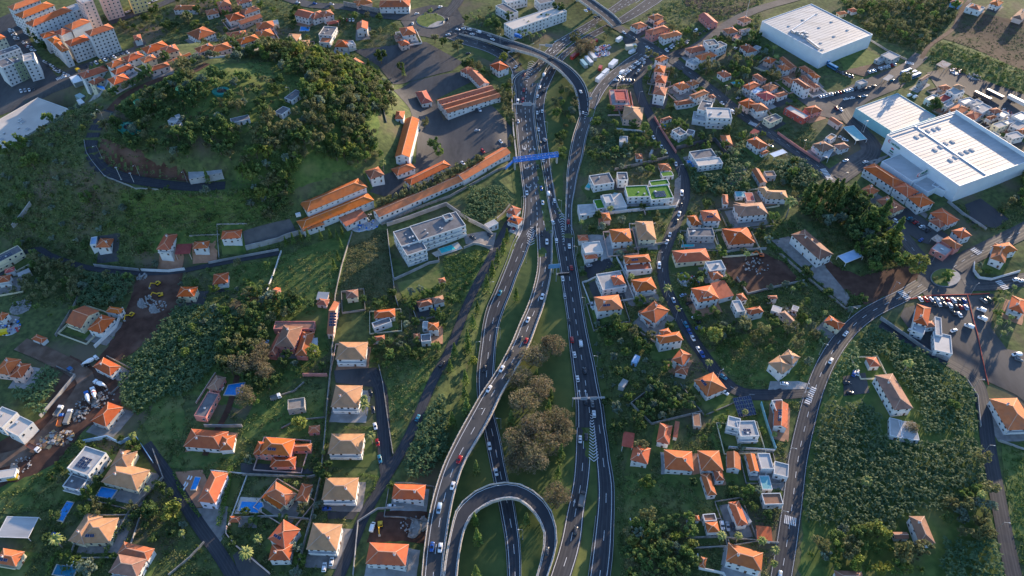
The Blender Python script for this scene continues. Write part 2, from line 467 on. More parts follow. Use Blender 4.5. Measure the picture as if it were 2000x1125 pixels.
# ------------------------------------------------------------------ roads: rows of (left px, left py, right px, right py, height above ground)
def rows(s, dz=0.0):
 out = []
 for part in s.split(';'):
  v = [float(k) for k in part.replace(',', ' ').split()]
  y, xl, xr = v[:3]
  out.append((xl, y, xr, y, v[3] if len(v) > 3 else dz))
 return out
def pairs(left, right, dzs):
 l = [tuple(float(k) for k in p.split(',')) for p in left.split()]
 r = [tuple(float(k) for k in p.split(',')) for p in right.split()]
 return [(*a, *b, d) for a, b, d in zip(l, r, dzs)]
def smooth_path(P, step=4.0):
 """Catmull-Rom through the rows of P, about one sample every step metres"""
 P = np.asarray(P, float)
 E = np.vstack((2 * P[0] - P[1], P, 2 * P[-1] - P[-2]))
 out = []
 for i in range(1, len(E) - 2):
  a, b, c, d = E[i - 1], E[i], E[i + 1], E[i + 2]
  n = max(1, int(np.linalg.norm((c - b)[:2]) / step))
  for k in range(n):
   t = k / n
   out.append(0.5 * (2 * b + (c - a) * t + (2 * a - 5 * b + 4 * c - d) * t * t + (3 * b - a - 3 * c + d) * t ** 3))
 out.append(P[-1])
 return np.array(out)

ROADS = {}
class Road:
 def __init__(s, name, LR, mat_, elevated=False):
  s.name, s.mat, s.elevated = name, mat_, elevated
  s.L, s.R = LR[:, 0:3], LR[:, 3:6]
  s.C = (s.L + s.R) / 2
  s.dz = LR[:, 6]
  d = np.gradient(s.C[:, :2], axis=0)
  s.tan = d / (np.linalg.norm(d, axis=1)[:, None] + 1e-9)
  seg = np.linalg.norm(np.diff(s.C[:, :2], axis=0), axis=1)
  s.s = np.concatenate(([0], np.cumsum(seg)))
  ROADS[name] = s
 def at(s, dist, frac):
  k = [np.interp(dist, s.s, s.L[:, i] * (1 - frac) + s.R[:, i] * frac) for i in range(3)]
  return np.array(k)
 def nearest(s, x, y):
  i = int(np.argmin((s.C[:, 0] - x) ** 2 + (s.C[:, 1] - y) ** 2))
  return i
def smooth_z(z, k):
 for _ in range(k):
  z = np.concatenate(([z[0]], (z[:-2] + 2 * z[1:-1] + z[2:]) / 4, [z[-1]]))
 return z
def edge_road(name, data, mat_, elevated=False):
 pts = []
 for xl, yl, xr, yr, dz in data:
  a, b = ground(xl, yl, dz), ground(xr, yr, dz)
  z = (a[2] + b[2]) / 2
  a, b = on_plane(xl, yl, z), on_plane(xr, yr, z)
  pts.append((*a, *b, dz))
 Q = smooth_path(pts)
 z = smooth_z((Q[:, 2] + Q[:, 5]) / 2, 14)
 Q[:, 2] = Q[:, 5] = z
 return Road(name, Q, mat_, elevated)
def lane_road(name, pts, width, mat_, k=10):
 """centre line in photo pixels and a width in metres"""
 P = [ground(*[float(v) for v in p.split(',')]) for p in pts.split()]
 Q = smooth_path(P)
 d = np.gradient(Q[:, :2], axis=0)
 d /= np.linalg.norm(d, axis=1)[:, None] + 1e-9
 n = np.stack((-d[:, 1], d[:, 0]), 1) * width / 2
 z = smooth_z(Q[:, 2], k)
 LR = np.zeros((len(Q), 7))
 LR[:, 0:2], LR[:, 3:5] = Q[:, :2] + n, Q[:, :2] - n
 LR[:, 2] = LR[:, 5] = z
 return Road(name, LR, mat_)
def level_terrain(roads, feather=7.0):
 """press the terrain onto the roads so that they lie in it"""
 global ZZ
 xs, ys = XX.ravel(), YY.ravel()
 Z = ZZ.ravel().copy()
 W = np.zeros_like(Z); ACC = np.zeros_like(Z)
 for r in roads:
  hw = np.linalg.norm((r.L - r.R)[:, :2], axis=1).max() / 2
  lo, hi = r.C.min(0) - hw - feather - 2, r.C.max(0) + hw + feather + 2
  sel = np.where((xs > lo[0]) & (xs < hi[0]) & (ys > lo[1]) & (ys < hi[1]))[0]
  if not len(sel): continue
  for chunk in np.array_split(sel, max(1, len(sel) // 8000)):
   d2 = (xs[chunk, None] - r.C[None, :, 0]) ** 2 + (ys[chunk, None] - r.C[None, :, 1]) ** 2
   k = d2.argmin(1)
   d = np.sqrt(d2[np.arange(len(chunk)), k])
   half = np.linalg.norm((r.L - r.R)[k, :2], axis=1) / 2
   w = 1 - sstep(half + 2.0, half + 2.0 + feather, d)
   good = w > 0
   c = chunk[good]
   W[c] = np.maximum(W[c], w[good])
   ww = w[good] ** 3 + 1e-6
   ACC[c] += 0
   tgt = r.C[k[good], 2] - 0.22
   cur = Z[c]
   Z[c] = cur + (tgt - cur) * w[good]
 ZZ = Z.reshape(ZZ.shape)

ASPH, DARK, PALE = M['asphalt'], M['asphalt_dark'], M['asphalt_pale']
# at-grade highway carriageways
edge_road("slip_road", pairs("878,60 912,72 950,84 980,96 1001,112 1014,128 1022,146", "872,74 902,86 938,97 960,106 982,119 996,132 1002,150", [0] * 7), ASPH)
edge_road("highway_left", rows("-40,1262,1300; 0,1212,1252; 37,1158,1196; 60,1120,1152; 80,1086,1120; 102,1062,1092; 128,1040,1070; 152,1004,1058; 175,1005,1049; 200,1006,1044; 225,1007,1043;"
          "285,1012,1051; 345,1019,1061; 395,1024,1069; 450,1016,1079; 466,1008,1078"), ASPH)
edge_road("left_carriageway", rows("450,1016,1046; 472,1004,1036; 506,992,1023; 536,980,1010; 570,966,998; 602,952,985; 636,944,974; 675,939,968; 705,935,966; 735,932,964; 770,933,963;"
           "800,937,963; 830,943,970; 865,950,978; 900,957,984; 943,966,993; 980,974,1003; 1012,980,1008; 1052,987,1014; 1100,991,1017; 1125,992,1017; 1200,995,1020"), DARK)
edge_road("highway_right", rows("-40,1306,1345; 0,1258,1296; 37,1204,1236; 60,1160,1186; 80,1126,1150; 102,1098,1116; 128,1074,1092; 148,1060,1082; 174,1050,1070; 200,1045,1064; 225,1046,1063; 285,1055,1071; 345,1065,1078; 405,1073,1090;"
        "450,1081,1118; 490,1088,1121; 540,1096,1129; 580,1102,1135; 630,1109,1143; 675,1113,1152; 715,1118,1161; 755,1123,1168; 795,1126,1177; 835,1126,1182"), DARK)
edge_road("lower_highway", rows("820,1126,1155; 860,1124.5,1155; 900,1123,1154; 950,1118,1149; 1000,1107,1141,0.6; 1050,1097,1136,1.4; 1090,1086,1127,2; 1125,1074,1116,2.6; 1200,1056,1096,3"), DARK)
edge_road("exit_lane", rows("830,1158,1181; 865,1161,1187; 900,1164,1191; 940,1167,1198; 980,1167,1199; 1030,1162,1198; 1080,1156,1196; 1125,1150,1191; 1200,1140,1180"), DARK)
edge_road("joining_ramp", rows("180,1134,1172; 210,1134,1163; 225,1133,1159; 265,1120,1146; 305,1112,1138; 337,1108,1129; 375,1106,1122; 405,1105,1117; 450,1104,1117"), ASPH)
edge_road("link_road", pairs("1262,92 1228,112 1196,136 1170,160 1150,190 1142,206", "1274,102 1240,124 1208,148 1184,175 1168,204 1162,214", [0] * 6), ASPH)
GRADE = list(ROADS.values())
# local roads
L_ = lane_road
L_("lane_beside_highway", "1000,425 985,452 955,510 915,590 880,680 845,745 818,810 790,870 755,930 715,1000 690,1060 662,1125 640,1180", 5.2, DARK)
L_("villa_lane", "728,726 742,760 747,800 750,850 752,895 757,928", 6.6, DARK)
L_("winding_street", "1246,144 1246,170 1256,200 1270,226 1288,265 1312,300 1334,340 1337,380 1326,420 1306,470 1294,510 1300,560 1325,612 1346,652 1372,690 1412,742 1450,768 1505,771 1580,764", 7.0, DARK)
L_("upper_street", "1640,-30 1560,-5 1480,18 1420,48 1372,84 1332,108", 9.0, PALE)
L_("town_street", "1215,58 1240,75 1272,92 1312,116 1370,160 1420,200 1452,226 1482,246 1542,286 1600,326 1650,372 1700,408 1742,438 1786,490 1812,520", 9.5, ASPH)
L_("road_to_roundabout", "1800,556 1762,578 1700,610 1655,648 1618,700 1592,760 1573,830 1558,900 1548,980 1537,1060 1526,1125 1515,1190", 9.0, DARK)
L_("upper_road_to_roundabout", "1862,522 1890,504 1935,482 2010,445 2060,420", 11.0, ASPH)
L_("right_road_to_roundabout", "1884,556 1930,556 1960,552 2020,543 2060,538", 10.0, ASPH)
L_("plantation_lane", "1720,632 1790,672 1850,706 1905,742 1921,800 1932,880 1947,960 1966,1060 1980,1125 1995,1190", 7.0, DARK)
L_("store_street", "1640,350 1668,330 1700,306 1706,285 1690,262 1660,236 1640,205", 10.0, ASPH)
L_("store_upper_street", "1625,200 1680,170 1740,146 1775,130 1800,107", 11.0, PALE)
L_("farm_track", "1795,122 1815,90 1840,72 1862,55 1874,30 1884,12 1905,-12", 3.4, M['dirt'])
L_("hill_road", "214,216 192,238 180,262 177,285 184,310 200,330 228,343 268,352 330,361 390,366 440,362", 8.0, DARK)
L_("hill_track", "214,216 236,192 270,172 320,152 372,140 405,124", 5.0, M['soil'])
L_("villa_street", "284,868 312,908 345,955 385,1020 425,1076 455,1125 475,1165", 6.0, DARK)
L_("villa_path", "470,700 462,740 445,800 418,850 400,890", 3.0, M['soil'])
L_("wall_lane", "-20,560 30,505 74,483 95,498 175,524 262,533 340,531 400,520 470,507 545,494", 4.0, DARK)
L_("building_site_track", "40,672 92,694 150,724 168,745 140,790 90,850 40,888 -20,905", 9.0, M['dirt'])
L_("estate_street", "520,-20 600,8 680,14 745,30 800,34 830,36", 11.0, ASPH)
L_("estate_avenue", "870,30 892,6 905,-20", 10.0, ASPH)
L_("hillside_street", "215,44 290,18 350,-6", 9.0, ASPH)
L_("bridge_approach", "1190,45 1215,58", 9.0, ASPH)
level_terrain(list(ROADS.values()))

# the viaducts, standing above the levelled ground
edge_road("flyover", pairs("905,52 948,64 992,78 1040,94 1080,112 1112,130 1136,154 1148,180 1151,205 1149,226", "897,67 943,78 983,91 1012,99 1050,110 1078,126 1104,148 1121,172 1129,202 1132,228",
         [0.2, 1.5, 4, 6, 7, 7, 6, 4, 2, 0.4]), DARK, True)
edge_road("ramp_viaduct", rows("440,1047,1079,0.1; 490,1050,1079,0.1; 520,1050,1078,0.2; 550,1045,1074,0.5; 594,1032,1063,1.5; 630,1016,1050,3; 675,997,1033,5; 725,970,1006,7; 769,940,980,8; 811,916,960,8; 847,896,940,8;"
          "900,870,909,8; 944,854,893,8; 990,842,882,8; 1040,833,874,8; 1090,827,867,8; 1125,824,864,8; 1200,822,861,8"), ASPH, True)
edge_road("loop_viaduct", pairs("862,1200 866,1125 872,1080 880,1040 890,1000 904,980 928,960 956,947 986,942.5 1016,946 1040,957 1060,974 1077,999 1086,1030 1088,1060 1081,1092 1070,1125 1055,1180",
        "889,1200 893,1125 898,1080 906,1040 920,1010 938,993 962,980 982,974 998,973 1014,976 1028,985 1041,998 1054,1018 1062,1040 1061,1070 1055,1100 1048,1125 1033,1180",
        [8, 8, 8, 8, 8, 8, 8, 8, 8, 8, 8, 7.5, 6.5, 5.5, 4.5, 3.6, 3, 2]), DARK, True)
edge_road("overbridge", pairs("1090,-36 1117,-10 1150,14 1180,36 1196,52", "1111,-42 1138,-15 1170,8 1200,30 1214,46", [7, 7, 7, 6, 4.5]), ASPH, True)

WORN = {'asphalt': M['asphalt_worn'], 'fresh_asphalt': M['dark_worn']}
def ribbon(r, name, f0=0.0, f1=1.0, dz=0.0, m=None, s0=None, s1=None):
 mb = MB()
 NS = 12
 fr = [f0 + (f1 - f0) * k / NS for k in range(NS + 1)]
 idx = [i for i in range(len(r.C)) if (s0 is None or r.s[i] >= s0) and (s1 is None or r.s[i] <= s1)]
 for i in idx:
  for f in fr:
   p = r.L[i] * (1 - f) + r.R[i] * f
   mb.v.append((p[0], p[1], p[2] + dz))
 up = np.cross(r.R[0] - r.L[0], r.C[1] - r.C[0])[2] > 0
 k = mb.mi(m or r.mat)
 kw = mb.mi(WORN.get((m or r.mat).name, m or r.mat))
 for i in range(len(idx) - 1):
  for j in range(NS):
   a = i * (NS + 1) + j
   q = (a, a + 1, a + NS + 2, a + NS + 1)
   mb.f.append(q if up else q[::-1]); mb.m.append(kw if j in (2, 4, 7, 9) else k)
 return mb
NAMES = {}
for _i, r in enumerate(list(ROADS.values())):
 if not r.elevated:
  o = ribbon(r, r.name, dz=0.004 * _i).obj(r.name)
  o["kind"] = "structure"
 else:
  o = thing(r.name, {"flyover": "curved concrete flyover with parapets crossing the highway beside the palms",
         "ramp_viaduct": "long curved two lane viaduct ramp rising over the lower left carriageway",
         "loop_viaduct": "tight horseshoe loop viaduct with concrete parapets beside the ramp",
         "overbridge": "straight road bridge with two blue and two white cars over the far highway"}[r.name], "viaduct")
  up = np.cross(r.R[0] - r.L[0], r.C[1] - r.C[0])[2] > 0
  mb = MB(); A, B_ = mb.mi(r.mat), mb.mi(M['rail'])
  for i in range(len(r.C)):
   th = min(1.3, max(0.3, r.dz[i]))
   for p, z in ((r.L[i], 0), (r.R[i], 0), (r.R[i], -th), (r.L[i], -th)):
    mb.v.append((p[0], p[1], p[2] + z + 0.03))
  for i in range(len(r.C) - 1):
   a = i * 4
   for e, mm in (((0, 1), A), ((1, 2), B_), ((2, 3), B_), ((3, 0), B_)):
    q = (a + e[0], a + e[1], a + 4 + e[1], a + 4 + e[0])
    mb.f.append(q if up else q[::-1]); mb.m.append(mm)
  mb.obj("deck", o)
  for side, P, Q in ((0, r.L, r.R), (1, r.R, r.L)):
   pb = MB()
   for i in range(len(P)):
    n = (Q[i] - P[i]); n = n / np.linalg.norm(n)
    a, b = P[i] - n * 0.12, P[i] + n * 0.26
    for p, z in ((a, -0.5), (b, -0.5), (b, 0.95), (a, 0.95)):
     pb.v.append((p[0], p[1], p[2] + z))
   k = pb.mi(M['rail'])
   for i in range(len(P) - 1):
    for e in ((0, 1), (1, 2), (2, 3), (3, 0)):
     q = (i * 4 + e[0], i * 4 + e[1], i * 4 + 4 + e[1], i * 4 + 4 + e[0])
     pb.f.append(q if (up == (side == 0)) else q[::-1]); pb.m.append(k)
   # little posts of the open railing on top of the parapet
   st = 0.0
   while st < r.s[-1]:
    p = r.at(st, 0.008 if side == 0 else 0.992)
    pb.box((p[0], p[1], p[2] + 0.95), (0.3, 0.3, 0.28), M['rail'])
    st += 2.6
   pb.obj("parapet", o)
  st = 6.0
  while st < r.s[-1]:
   i = int(np.argmin(abs(r.s - st)))
   p = r.C[i]
   gz = float(T(p[0], p[1]))
   under = any((not q.elevated) and np.min(np.hypot(q.C[:, 0] - p[0], q.C[:, 1] - p[1])) < np.linalg.norm(q.L[0] - q.R[0]) / 2 + 1.2 for q in GRADE)
   if p[2] - 1.3 - gz > 1.5 and not under:
    pm = MB()
    pm.box((p[0], p[1], gz - 1), (2.2, 1.2, p[2] - 1.2 - gz + 1), M['rail'], math.atan2(r.tan[i][1], r.tan[i][0]))
    pm.obj("pier", o)
    st += 24
   else:
    st += 6

# painted markings, each carriageway's in one sheet object
def marks(road, items, name="road_marking"):
 r = ROADS[road]
 mb = MB()
 z = (0.055 if r.elevated else 0.05 + 0.004 * list(ROADS).index(road))
 def quad(a0, a1, f, w):
  n = max(1, int((a1 - a0) / 4))
  for k in range(n):
   b0, b1 = a0 + (a1 - a0) * k / n, a0 + (a1 - a0) * (k + 1) / n
   p, q = r.at(b0, f), r.at(b1, f)
   d = q - p; l = math.hypot(d[0], d[1])
   if l < 1e-3: continue
   nx, ny = -d[1] / l * w / 2, d[0] / l * w / 2
   mb.face([(p[0] + nx, p[1] + ny, p[2] + z), (p[0] - nx, p[1] - ny, p[2] + z), (q[0] - nx, q[1] - ny, q[2] + z), (q[0] + nx, q[1] + ny, q[2] + z)], M['paint'])
 for f, w, on, off, *rng in items:
  a, b = (rng + [0, r.s[-1]])[:2] if len(rng) >= 2 else (0, r.s[-1])
  if off == 0:
   quad(a, b, f, w)
  else:
   s = a
   while s + on < b:
    quad(s, s + on, f, w); s += on + off
 o = mb.obj(name); o["kind"] = "structure"
SOLID = lambda f, w=0.26, *r: (f, w, 1, 0, *r)
DASH = lambda f, w=0.24, on=4.5, off=8, *r: (f, w, on, off, *r)
marks("highway_left", [SOLID(0.06), SOLID(0.95), DASH(0.30, 0.26, 4, 7), DASH(0.53, 0.34, 2.5, 2.5), DASH(0.75, 0.26, 4, 7)])
marks("left_carriageway", [SOLID(0.13), SOLID(0.93), DASH(0.56)])
marks("highway_right", [SOLID(0.08), SOLID(0.93), DASH(0.48, 0.26, 3.5, 5)])
marks("lower_highway", [SOLID(0.07), SOLID(0.93), DASH(0.5)])
marks("exit_lane", [SOLID(0.10), SOLID(0.86), DASH(0.52, 0.24, 5, 14)])
marks("joining_ramp", [SOLID(0.10), SOLID(0.92), DASH(0.50, 0.22, 3, 6)])
marks("link_road", [SOLID(0.1), SOLID(0.92), DASH(0.5, 0.22, 3, 6)])
marks("slip_road", [SOLID(0.06), SOLID(0.94), DASH(0.5, 0.22, 3, 6)])
marks("ramp_viaduct", [SOLID(0.17), SOLID(0.92), DASH(0.55)])
marks("loop_viaduct", [SOLID(0.10), SOLID(0.88)])
marks("flyover", [SOLID(0.14), SOLID(0.88)])
marks("overbridge", [SOLID(0.08), SOLID(0.92), DASH(0.5, 0.22, 3, 5)])
marks("road_to_roundabout", [DASH(0.5, 0.22, 3.5, 5.5), SOLID(0.05, 0.15), SOLID(0.95, 0.15)])
marks("town_street", [DASH(0.5, 0.2, 3, 6)])
marks("upper_road_to_roundabout", [DASH(0.5, 0.2, 3, 5)])
marks("winding_street", [DASH(0.5, 0.14, 3, 7, 150, 330)])

def on_road(name, px, py):
 """point on a road's surface seen at a photo pixel, and the road's direction there"""
 r = ROADS[name]
 z = r.C[len(r.C) // 2][2]
 for _ in range(8):
  p = on_plane(px, py, z)
  i = r.nearest(p[0], p[1])
  z = r.C[i][2]
 off = 0.03 if r.elevated else 0.004 * list(ROADS).index(name)
 return np.array((p[0], p[1], z + off)), math.atan2(r.tan[i][1], r.tan[i][0])

# kerb-like concrete barriers along the highway, each its own wall
def barrier(road, frac, label, s0=0, s1=None, h=0.85, w=0.35, m='rail', name="crash_barrier", dz=0.0):
 r = ROADS[road]
 s1 = s1 or r.s[-1]
 mb = MB()
 k = 0
 for s in np.arange(s0, s1, 3.0):
  p, q = r.at(s, frac), r.at(min(s + 3.0, s1), frac)
  d = q - p; l = math.hypot(d[0], d[1])
  if l < 0.3: continue
  n = np.array((-d[1] / l, d[0] / l, 0)) * w / 2
  P = [p - n, q - n, q + n, p + n]
  mb.hexa([(x[0], x[1], x[2] - 0.6) for x in P] + [(x[0], x[1], x[2] + h + dz) for x in P], M[m])
 o = mb.obj(name)
 tag(o, label, "barrier")
barrier("highway_left", 1.02, "pale concrete median barrier down the middle of the upper highway", 150)
barrier("highway_left", -0.02, "pale roadside barrier along the outer edge of the arrowed carriageway", 190)
barrier("left_carriageway", -0.03, "thin barrier beside the lower carriageway below the row of conifers", 0, None, 0.7, 0.14, "metal")
barrier("left_carriageway", 1.03, "thin barrier between the lower carriageway and the grass wedge", 0, None, 0.7, 0.14, "metal")
barrier("highway_right", -0.02, "barrier between the grass island and the right carriageway", 330, None, 0.7, 0.14, "metal")
barrier("highway_right", 1.02, "barrier along the bank of the right carriageway", 330, None, 0.7, 0.14, "metal")
barrier("lower_highway", -0.015, "pale parapet on the grass island side of the lower bridge", 90, None, 1.0, 0.4)
barrier("lower_highway", 1.015, "pale parapet on the exit lane side of the lower bridge", 105, None, 1.0, 0.4)
barrier("exit_lane", 1.02, "thin barrier on the outside of the exit lane", 0, None, 0.7, 0.14, "metal")
barrier("exit_lane", -0.03, "thin barrier on the inside of the exit lane", 50, None, 0.7, 0.14, "metal")
barrier("joining_ramp", -0.02, "pale barrier on the tree side of the joining ramp")
barrier("joining_ramp", 1.02, "barrier on the garden side of the joining ramp", 0, None, 0.7, 0.14, "metal")

# chevron-hatched gores, arrows and zebra crossings
def paint_quads(name, quads, dz=0.14, grid=None):
 mb = MB()
 for q in quads:
  P = [ground(*p) for p in q]
  mb.face([(p[0], p[1], p[2] + dz) for p in P], M['paint'])
 me_o = mb.obj(name); me_o["kind"] = "structure"
 return me_o
def hatch(a, b, w0, w1, n, th, dz, z0=None):
 """chevrons between two photo points a -> b whose width runs from w0 to w1 metres"""
 mb = MB()
 A, B_ = ground(*a), ground(*b)
 d = B_ - A; l = math.hypot(d[0], d[1]); u = d / l; nrm = np.array((-u[1], u[0], 0))
 for k in range(n):
  t = (k + 0.5) / n
  c = A + d * t
  w = (w0 + (w1 - w0) * t) / 2
  for sg in (-1, 1):
   p, q = c, c + nrm * (w * sg) - u * (w * 0.9)
   P = [p - u * th / 2, q - u * th / 2, q + u * th / 2, p + u * th / 2]
   if sg < 0: P = P[::-1]
   mb.face([(x[0], x[1], float(T(x[0], x[1])) + dz) for x in P], M['paint'])
 o = mb.obj("chevron_marking"); o["kind"] = "structure"
hatch((1155, 805), (1160, 905), 1.0, 5.0, 17, 0.5, 0.42)
hatch((1027, 160), (1040, 118), 1.0, 6.0, 10, 0.5, 0.42)
hatch((1040, 430), (1036, 482), 0.8, 5.0, 11, 0.5, 0.42)
hatch((1101, 480), (1097, 415), 0.8, 3.6, 13, 0.45, 0.42)
hatch((1142, 234), (1150, 196), 0.8, 4.5, 11, 0.45, 0.42)
def arrow(road, px, py, flip=False, bend=0, dz=0.08, size=1.0):
 p, a = on_road(road, px, py)
 if flip: a += math.pi
 u, n = np.array((math.cos(a), math.sin(a))), np.array((-math.sin(a), math.cos(a)))
 z = p[2] + dz
 P = lambda f, s: (p[0] + u[0] * f * size + n[0] * s * size, p[1] + u[1] * f * size + n[1] * s * size, z)
 mb = MB()
 mb.face([P(-3, -0.16), P(1, -0.16), P(1, 0.16), P(-3, 0.16)], M['paint'])
 if bend == 0:
  mb.face([P(1, -0.55), P(3, 0), P(1, 0.55)], M['paint'])
 else:
  s = bend
  q = [P(0.7, 0), P(1.5, 0), P(2.2, 1.2 * s), P(1.5, 1.2 * s)]
  mb.face(q if s < 0 else q[::-1], M['paint'])
  q = [P(1.0, 1.1 * s), P(2.8, 1.1 * s), P(2.3, 2.4 * s)]
  mb.face(q if s < 0 else q[::-1], M['paint'])
 o = mb.obj("arrow_marking"); o["kind"] = "structure"
for px, py, b in ((1021, 289, 1), (1028, 287, -1), (1036, 289, 0), (1044, 289, 0), (1024, 326, 1), (1033, 325, -1), (1041, 324, 0), (1028, 363, 1), (1037, 362, -1), (1047, 362, 0)):
 arrow("highway_left", px, py, False, b)
for px, py in ((1086, 80), (1094, 88), (1075, 97), (1083, 101), (1101, 76)):
 arrow("highway_left", px, py)
for px, py in ((1132, 768), (1144, 768)):
 arrow("highway_right", px, py, True)
arrow("lower_highway", 1121, 985, True)
def zebra(a, b, n, length, dz=0.42):
 """bars between two photo points across a road, each length metres along it"""
 A, B_ = ground(*a), ground(*b)
 d = B_ - A; l = math.hypot(d[0], d[1]); u = d / l; nrm = np.array((-u[1], u[0], 0))
 mb = MB()
 for k in range(n):
  c = A + d * ((k + 0.5) / n)
  w = l / n * 0.28
  P = [c - u * w - nrm * length / 2, c + u * w - nrm * length / 2, c + u * w + nrm * length / 2, c - u * w + nrm * length / 2]
  mb.face([(x[0], x[1], float(T(x[0], x[1])) + dz) for x in P], M['paint'])
 o = mb.obj("zebra_crossing"); o["kind"] = "structure"
zebra((1531, 1014), (1555, 1021), 7, 4.2)
zebra((1575, 790), (1590, 757), 9, 2.6)
zebra((1757, 569), (1774, 585), 6, 4)
zebra((1898, 486), (1914, 497), 5, 4)
zebra((1948, 549), (1966, 566), 6, 4)
zebra((1767, 122), (1785, 126), 6, 4)
zebra((110, 156), (137, 147), 10, 4)
zebra((1463, 240), (1478, 246), 7, 4)
zebra((1606, 330), (1622, 352), 8, 4)
# ------------------------------------------------------------------ terrain sheet
def grid_mesh(name, X, Y, Z, m):
 ny, nx = X.shape
 V = np.stack((X, Y, Z), -1).reshape(-1, 3).astype(np.float32)
 idx = np.arange(nx * ny, dtype=np.int32).reshape(ny, nx)
 a, b, c, d = idx[:-1, :-1].ravel(), idx[:-1, 1:].ravel(), idx[1:, 1:].ravel(), idx[1:, :-1].ravel()
 F = np.concatenate((np.stack((a, b, c), 1), np.stack((a, c, d), 1)))
 me = bpy.data.meshes.new(name)
 me.vertices.add(len(V)); me.vertices.foreach_set("co", V.ravel())
 me.loops.add(F.size); me.loops.foreach_set("vertex_index", F.ravel())
 me.polygons.add(len(F)); me.polygons.foreach_set("loop_start", np.arange(0, F.size, 3, dtype=np.int32))
 me.polygons.foreach_set("use_smooth", np.ones(len(F), dtype=bool))
 me.materials.append(m)
 me.update(calc_edges=True)
 return me
o = link("ground", grid_mesh("ground", XX, YY, ZZ, M['terrain'])); o["kind"] = "structure"

def poly_px(s):
 return [tuple(float(v) for v in p.split(',')) for p in s.split()]
def inside(px, py, P):
 px, py = np.asarray(px), np.asarray(py)
 r = np.zeros(px.shape, bool)
 n = len(P)
 for i in range(n):
  x1, y1 = P[i][0], P[i][1]; x2, y2 = P[(i + 1) % n][0], P[(i + 1) % n][1]
  c = ((y1 > py) != (y2 > py)) & (px < (x2 - x1) * (py - y1) / ((y2 - y1) or 1e-9) + x1)
  r ^= c
 return r
def densify(W, step, rough=0.0):
 out = []
 for i in range(len(W)):
  a, b = np.array(W[i][:2]), np.array(W[(i + 1) % len(W)][:2])
  n = max(1, int(np.linalg.norm(b - a) / step))
  for k in range(n):
   p = a + (b - a) * k / n
   if rough and k: p = p + RNG.normal(size=2) * rough
   out.append(p)
 return np.array(out)
SHEET = [0]
def sheet(name, px, m, rough=0.0, world=None, dz=0.06, rank=None):
 """a ground cover laid over the terrain, outlined in photo pixels"""
 W = world if world is not None else [ground(*p) for p in poly_px(px)]
 B = densify(W, 3.0, rough)
 lo, hi = B.min(0), B.max(0)
 gx = core_x[(core_x > lo[0]) & (core_x < hi[0])]; gy = core_y[(core_y > lo[1]) & (core_y < hi[1])]
 if len(gx) and len(gy):
  X, Y = np.meshgrid(gx, gy)
  k = inside(X, Y, B)
  I = np.stack((X[k], Y[k]), 1)
  if len(I):
   d = np.min(np.hypot(I[:, None, 0] - B[None, :, 0], I[:, None, 1] - B[None, :, 1]), axis=1) if len(I) * len(B) < 4e6 else np.ones(len(I)) * 9
   I = I[d > 0.7]
 else:
  I = np.zeros((0, 2))
 pts = [Vector(p) for p in np.concatenate((B, I))]
 n = len(B)
 v, e, f, *_ = delaunay_2d_cdt(pts, [(i, (i + 1) % n) for i in range(n)], [], 1, 1e-4)
 SHEET[0] += rank is None
 off = dz + (0.0035 * SHEET[0] if rank is None else rank)
 xy = np.array([tuple(p) for p in v])
 z = T(xy[:, 0], xy[:, 1]) + off
 me = bpy.data.meshes.new(name)
 me.from_pydata([(float(a), float(b), float(c)) for (a, b), c in zip(xy, z)], [], [tuple(q) for q in f])
 me.materials.append(m)
 me.polygons.foreach_set("use_smooth", [True] * len(me.polygons))
 me.update()
 o = link(name, me); o["kind"] = "structure"
 if any(k in name for k in ("yard", "car_park", "court", "driveway", "pavement", "parade", "dirt", "soil_plot")):
  HARD.append(B)
 return o
HARD = []
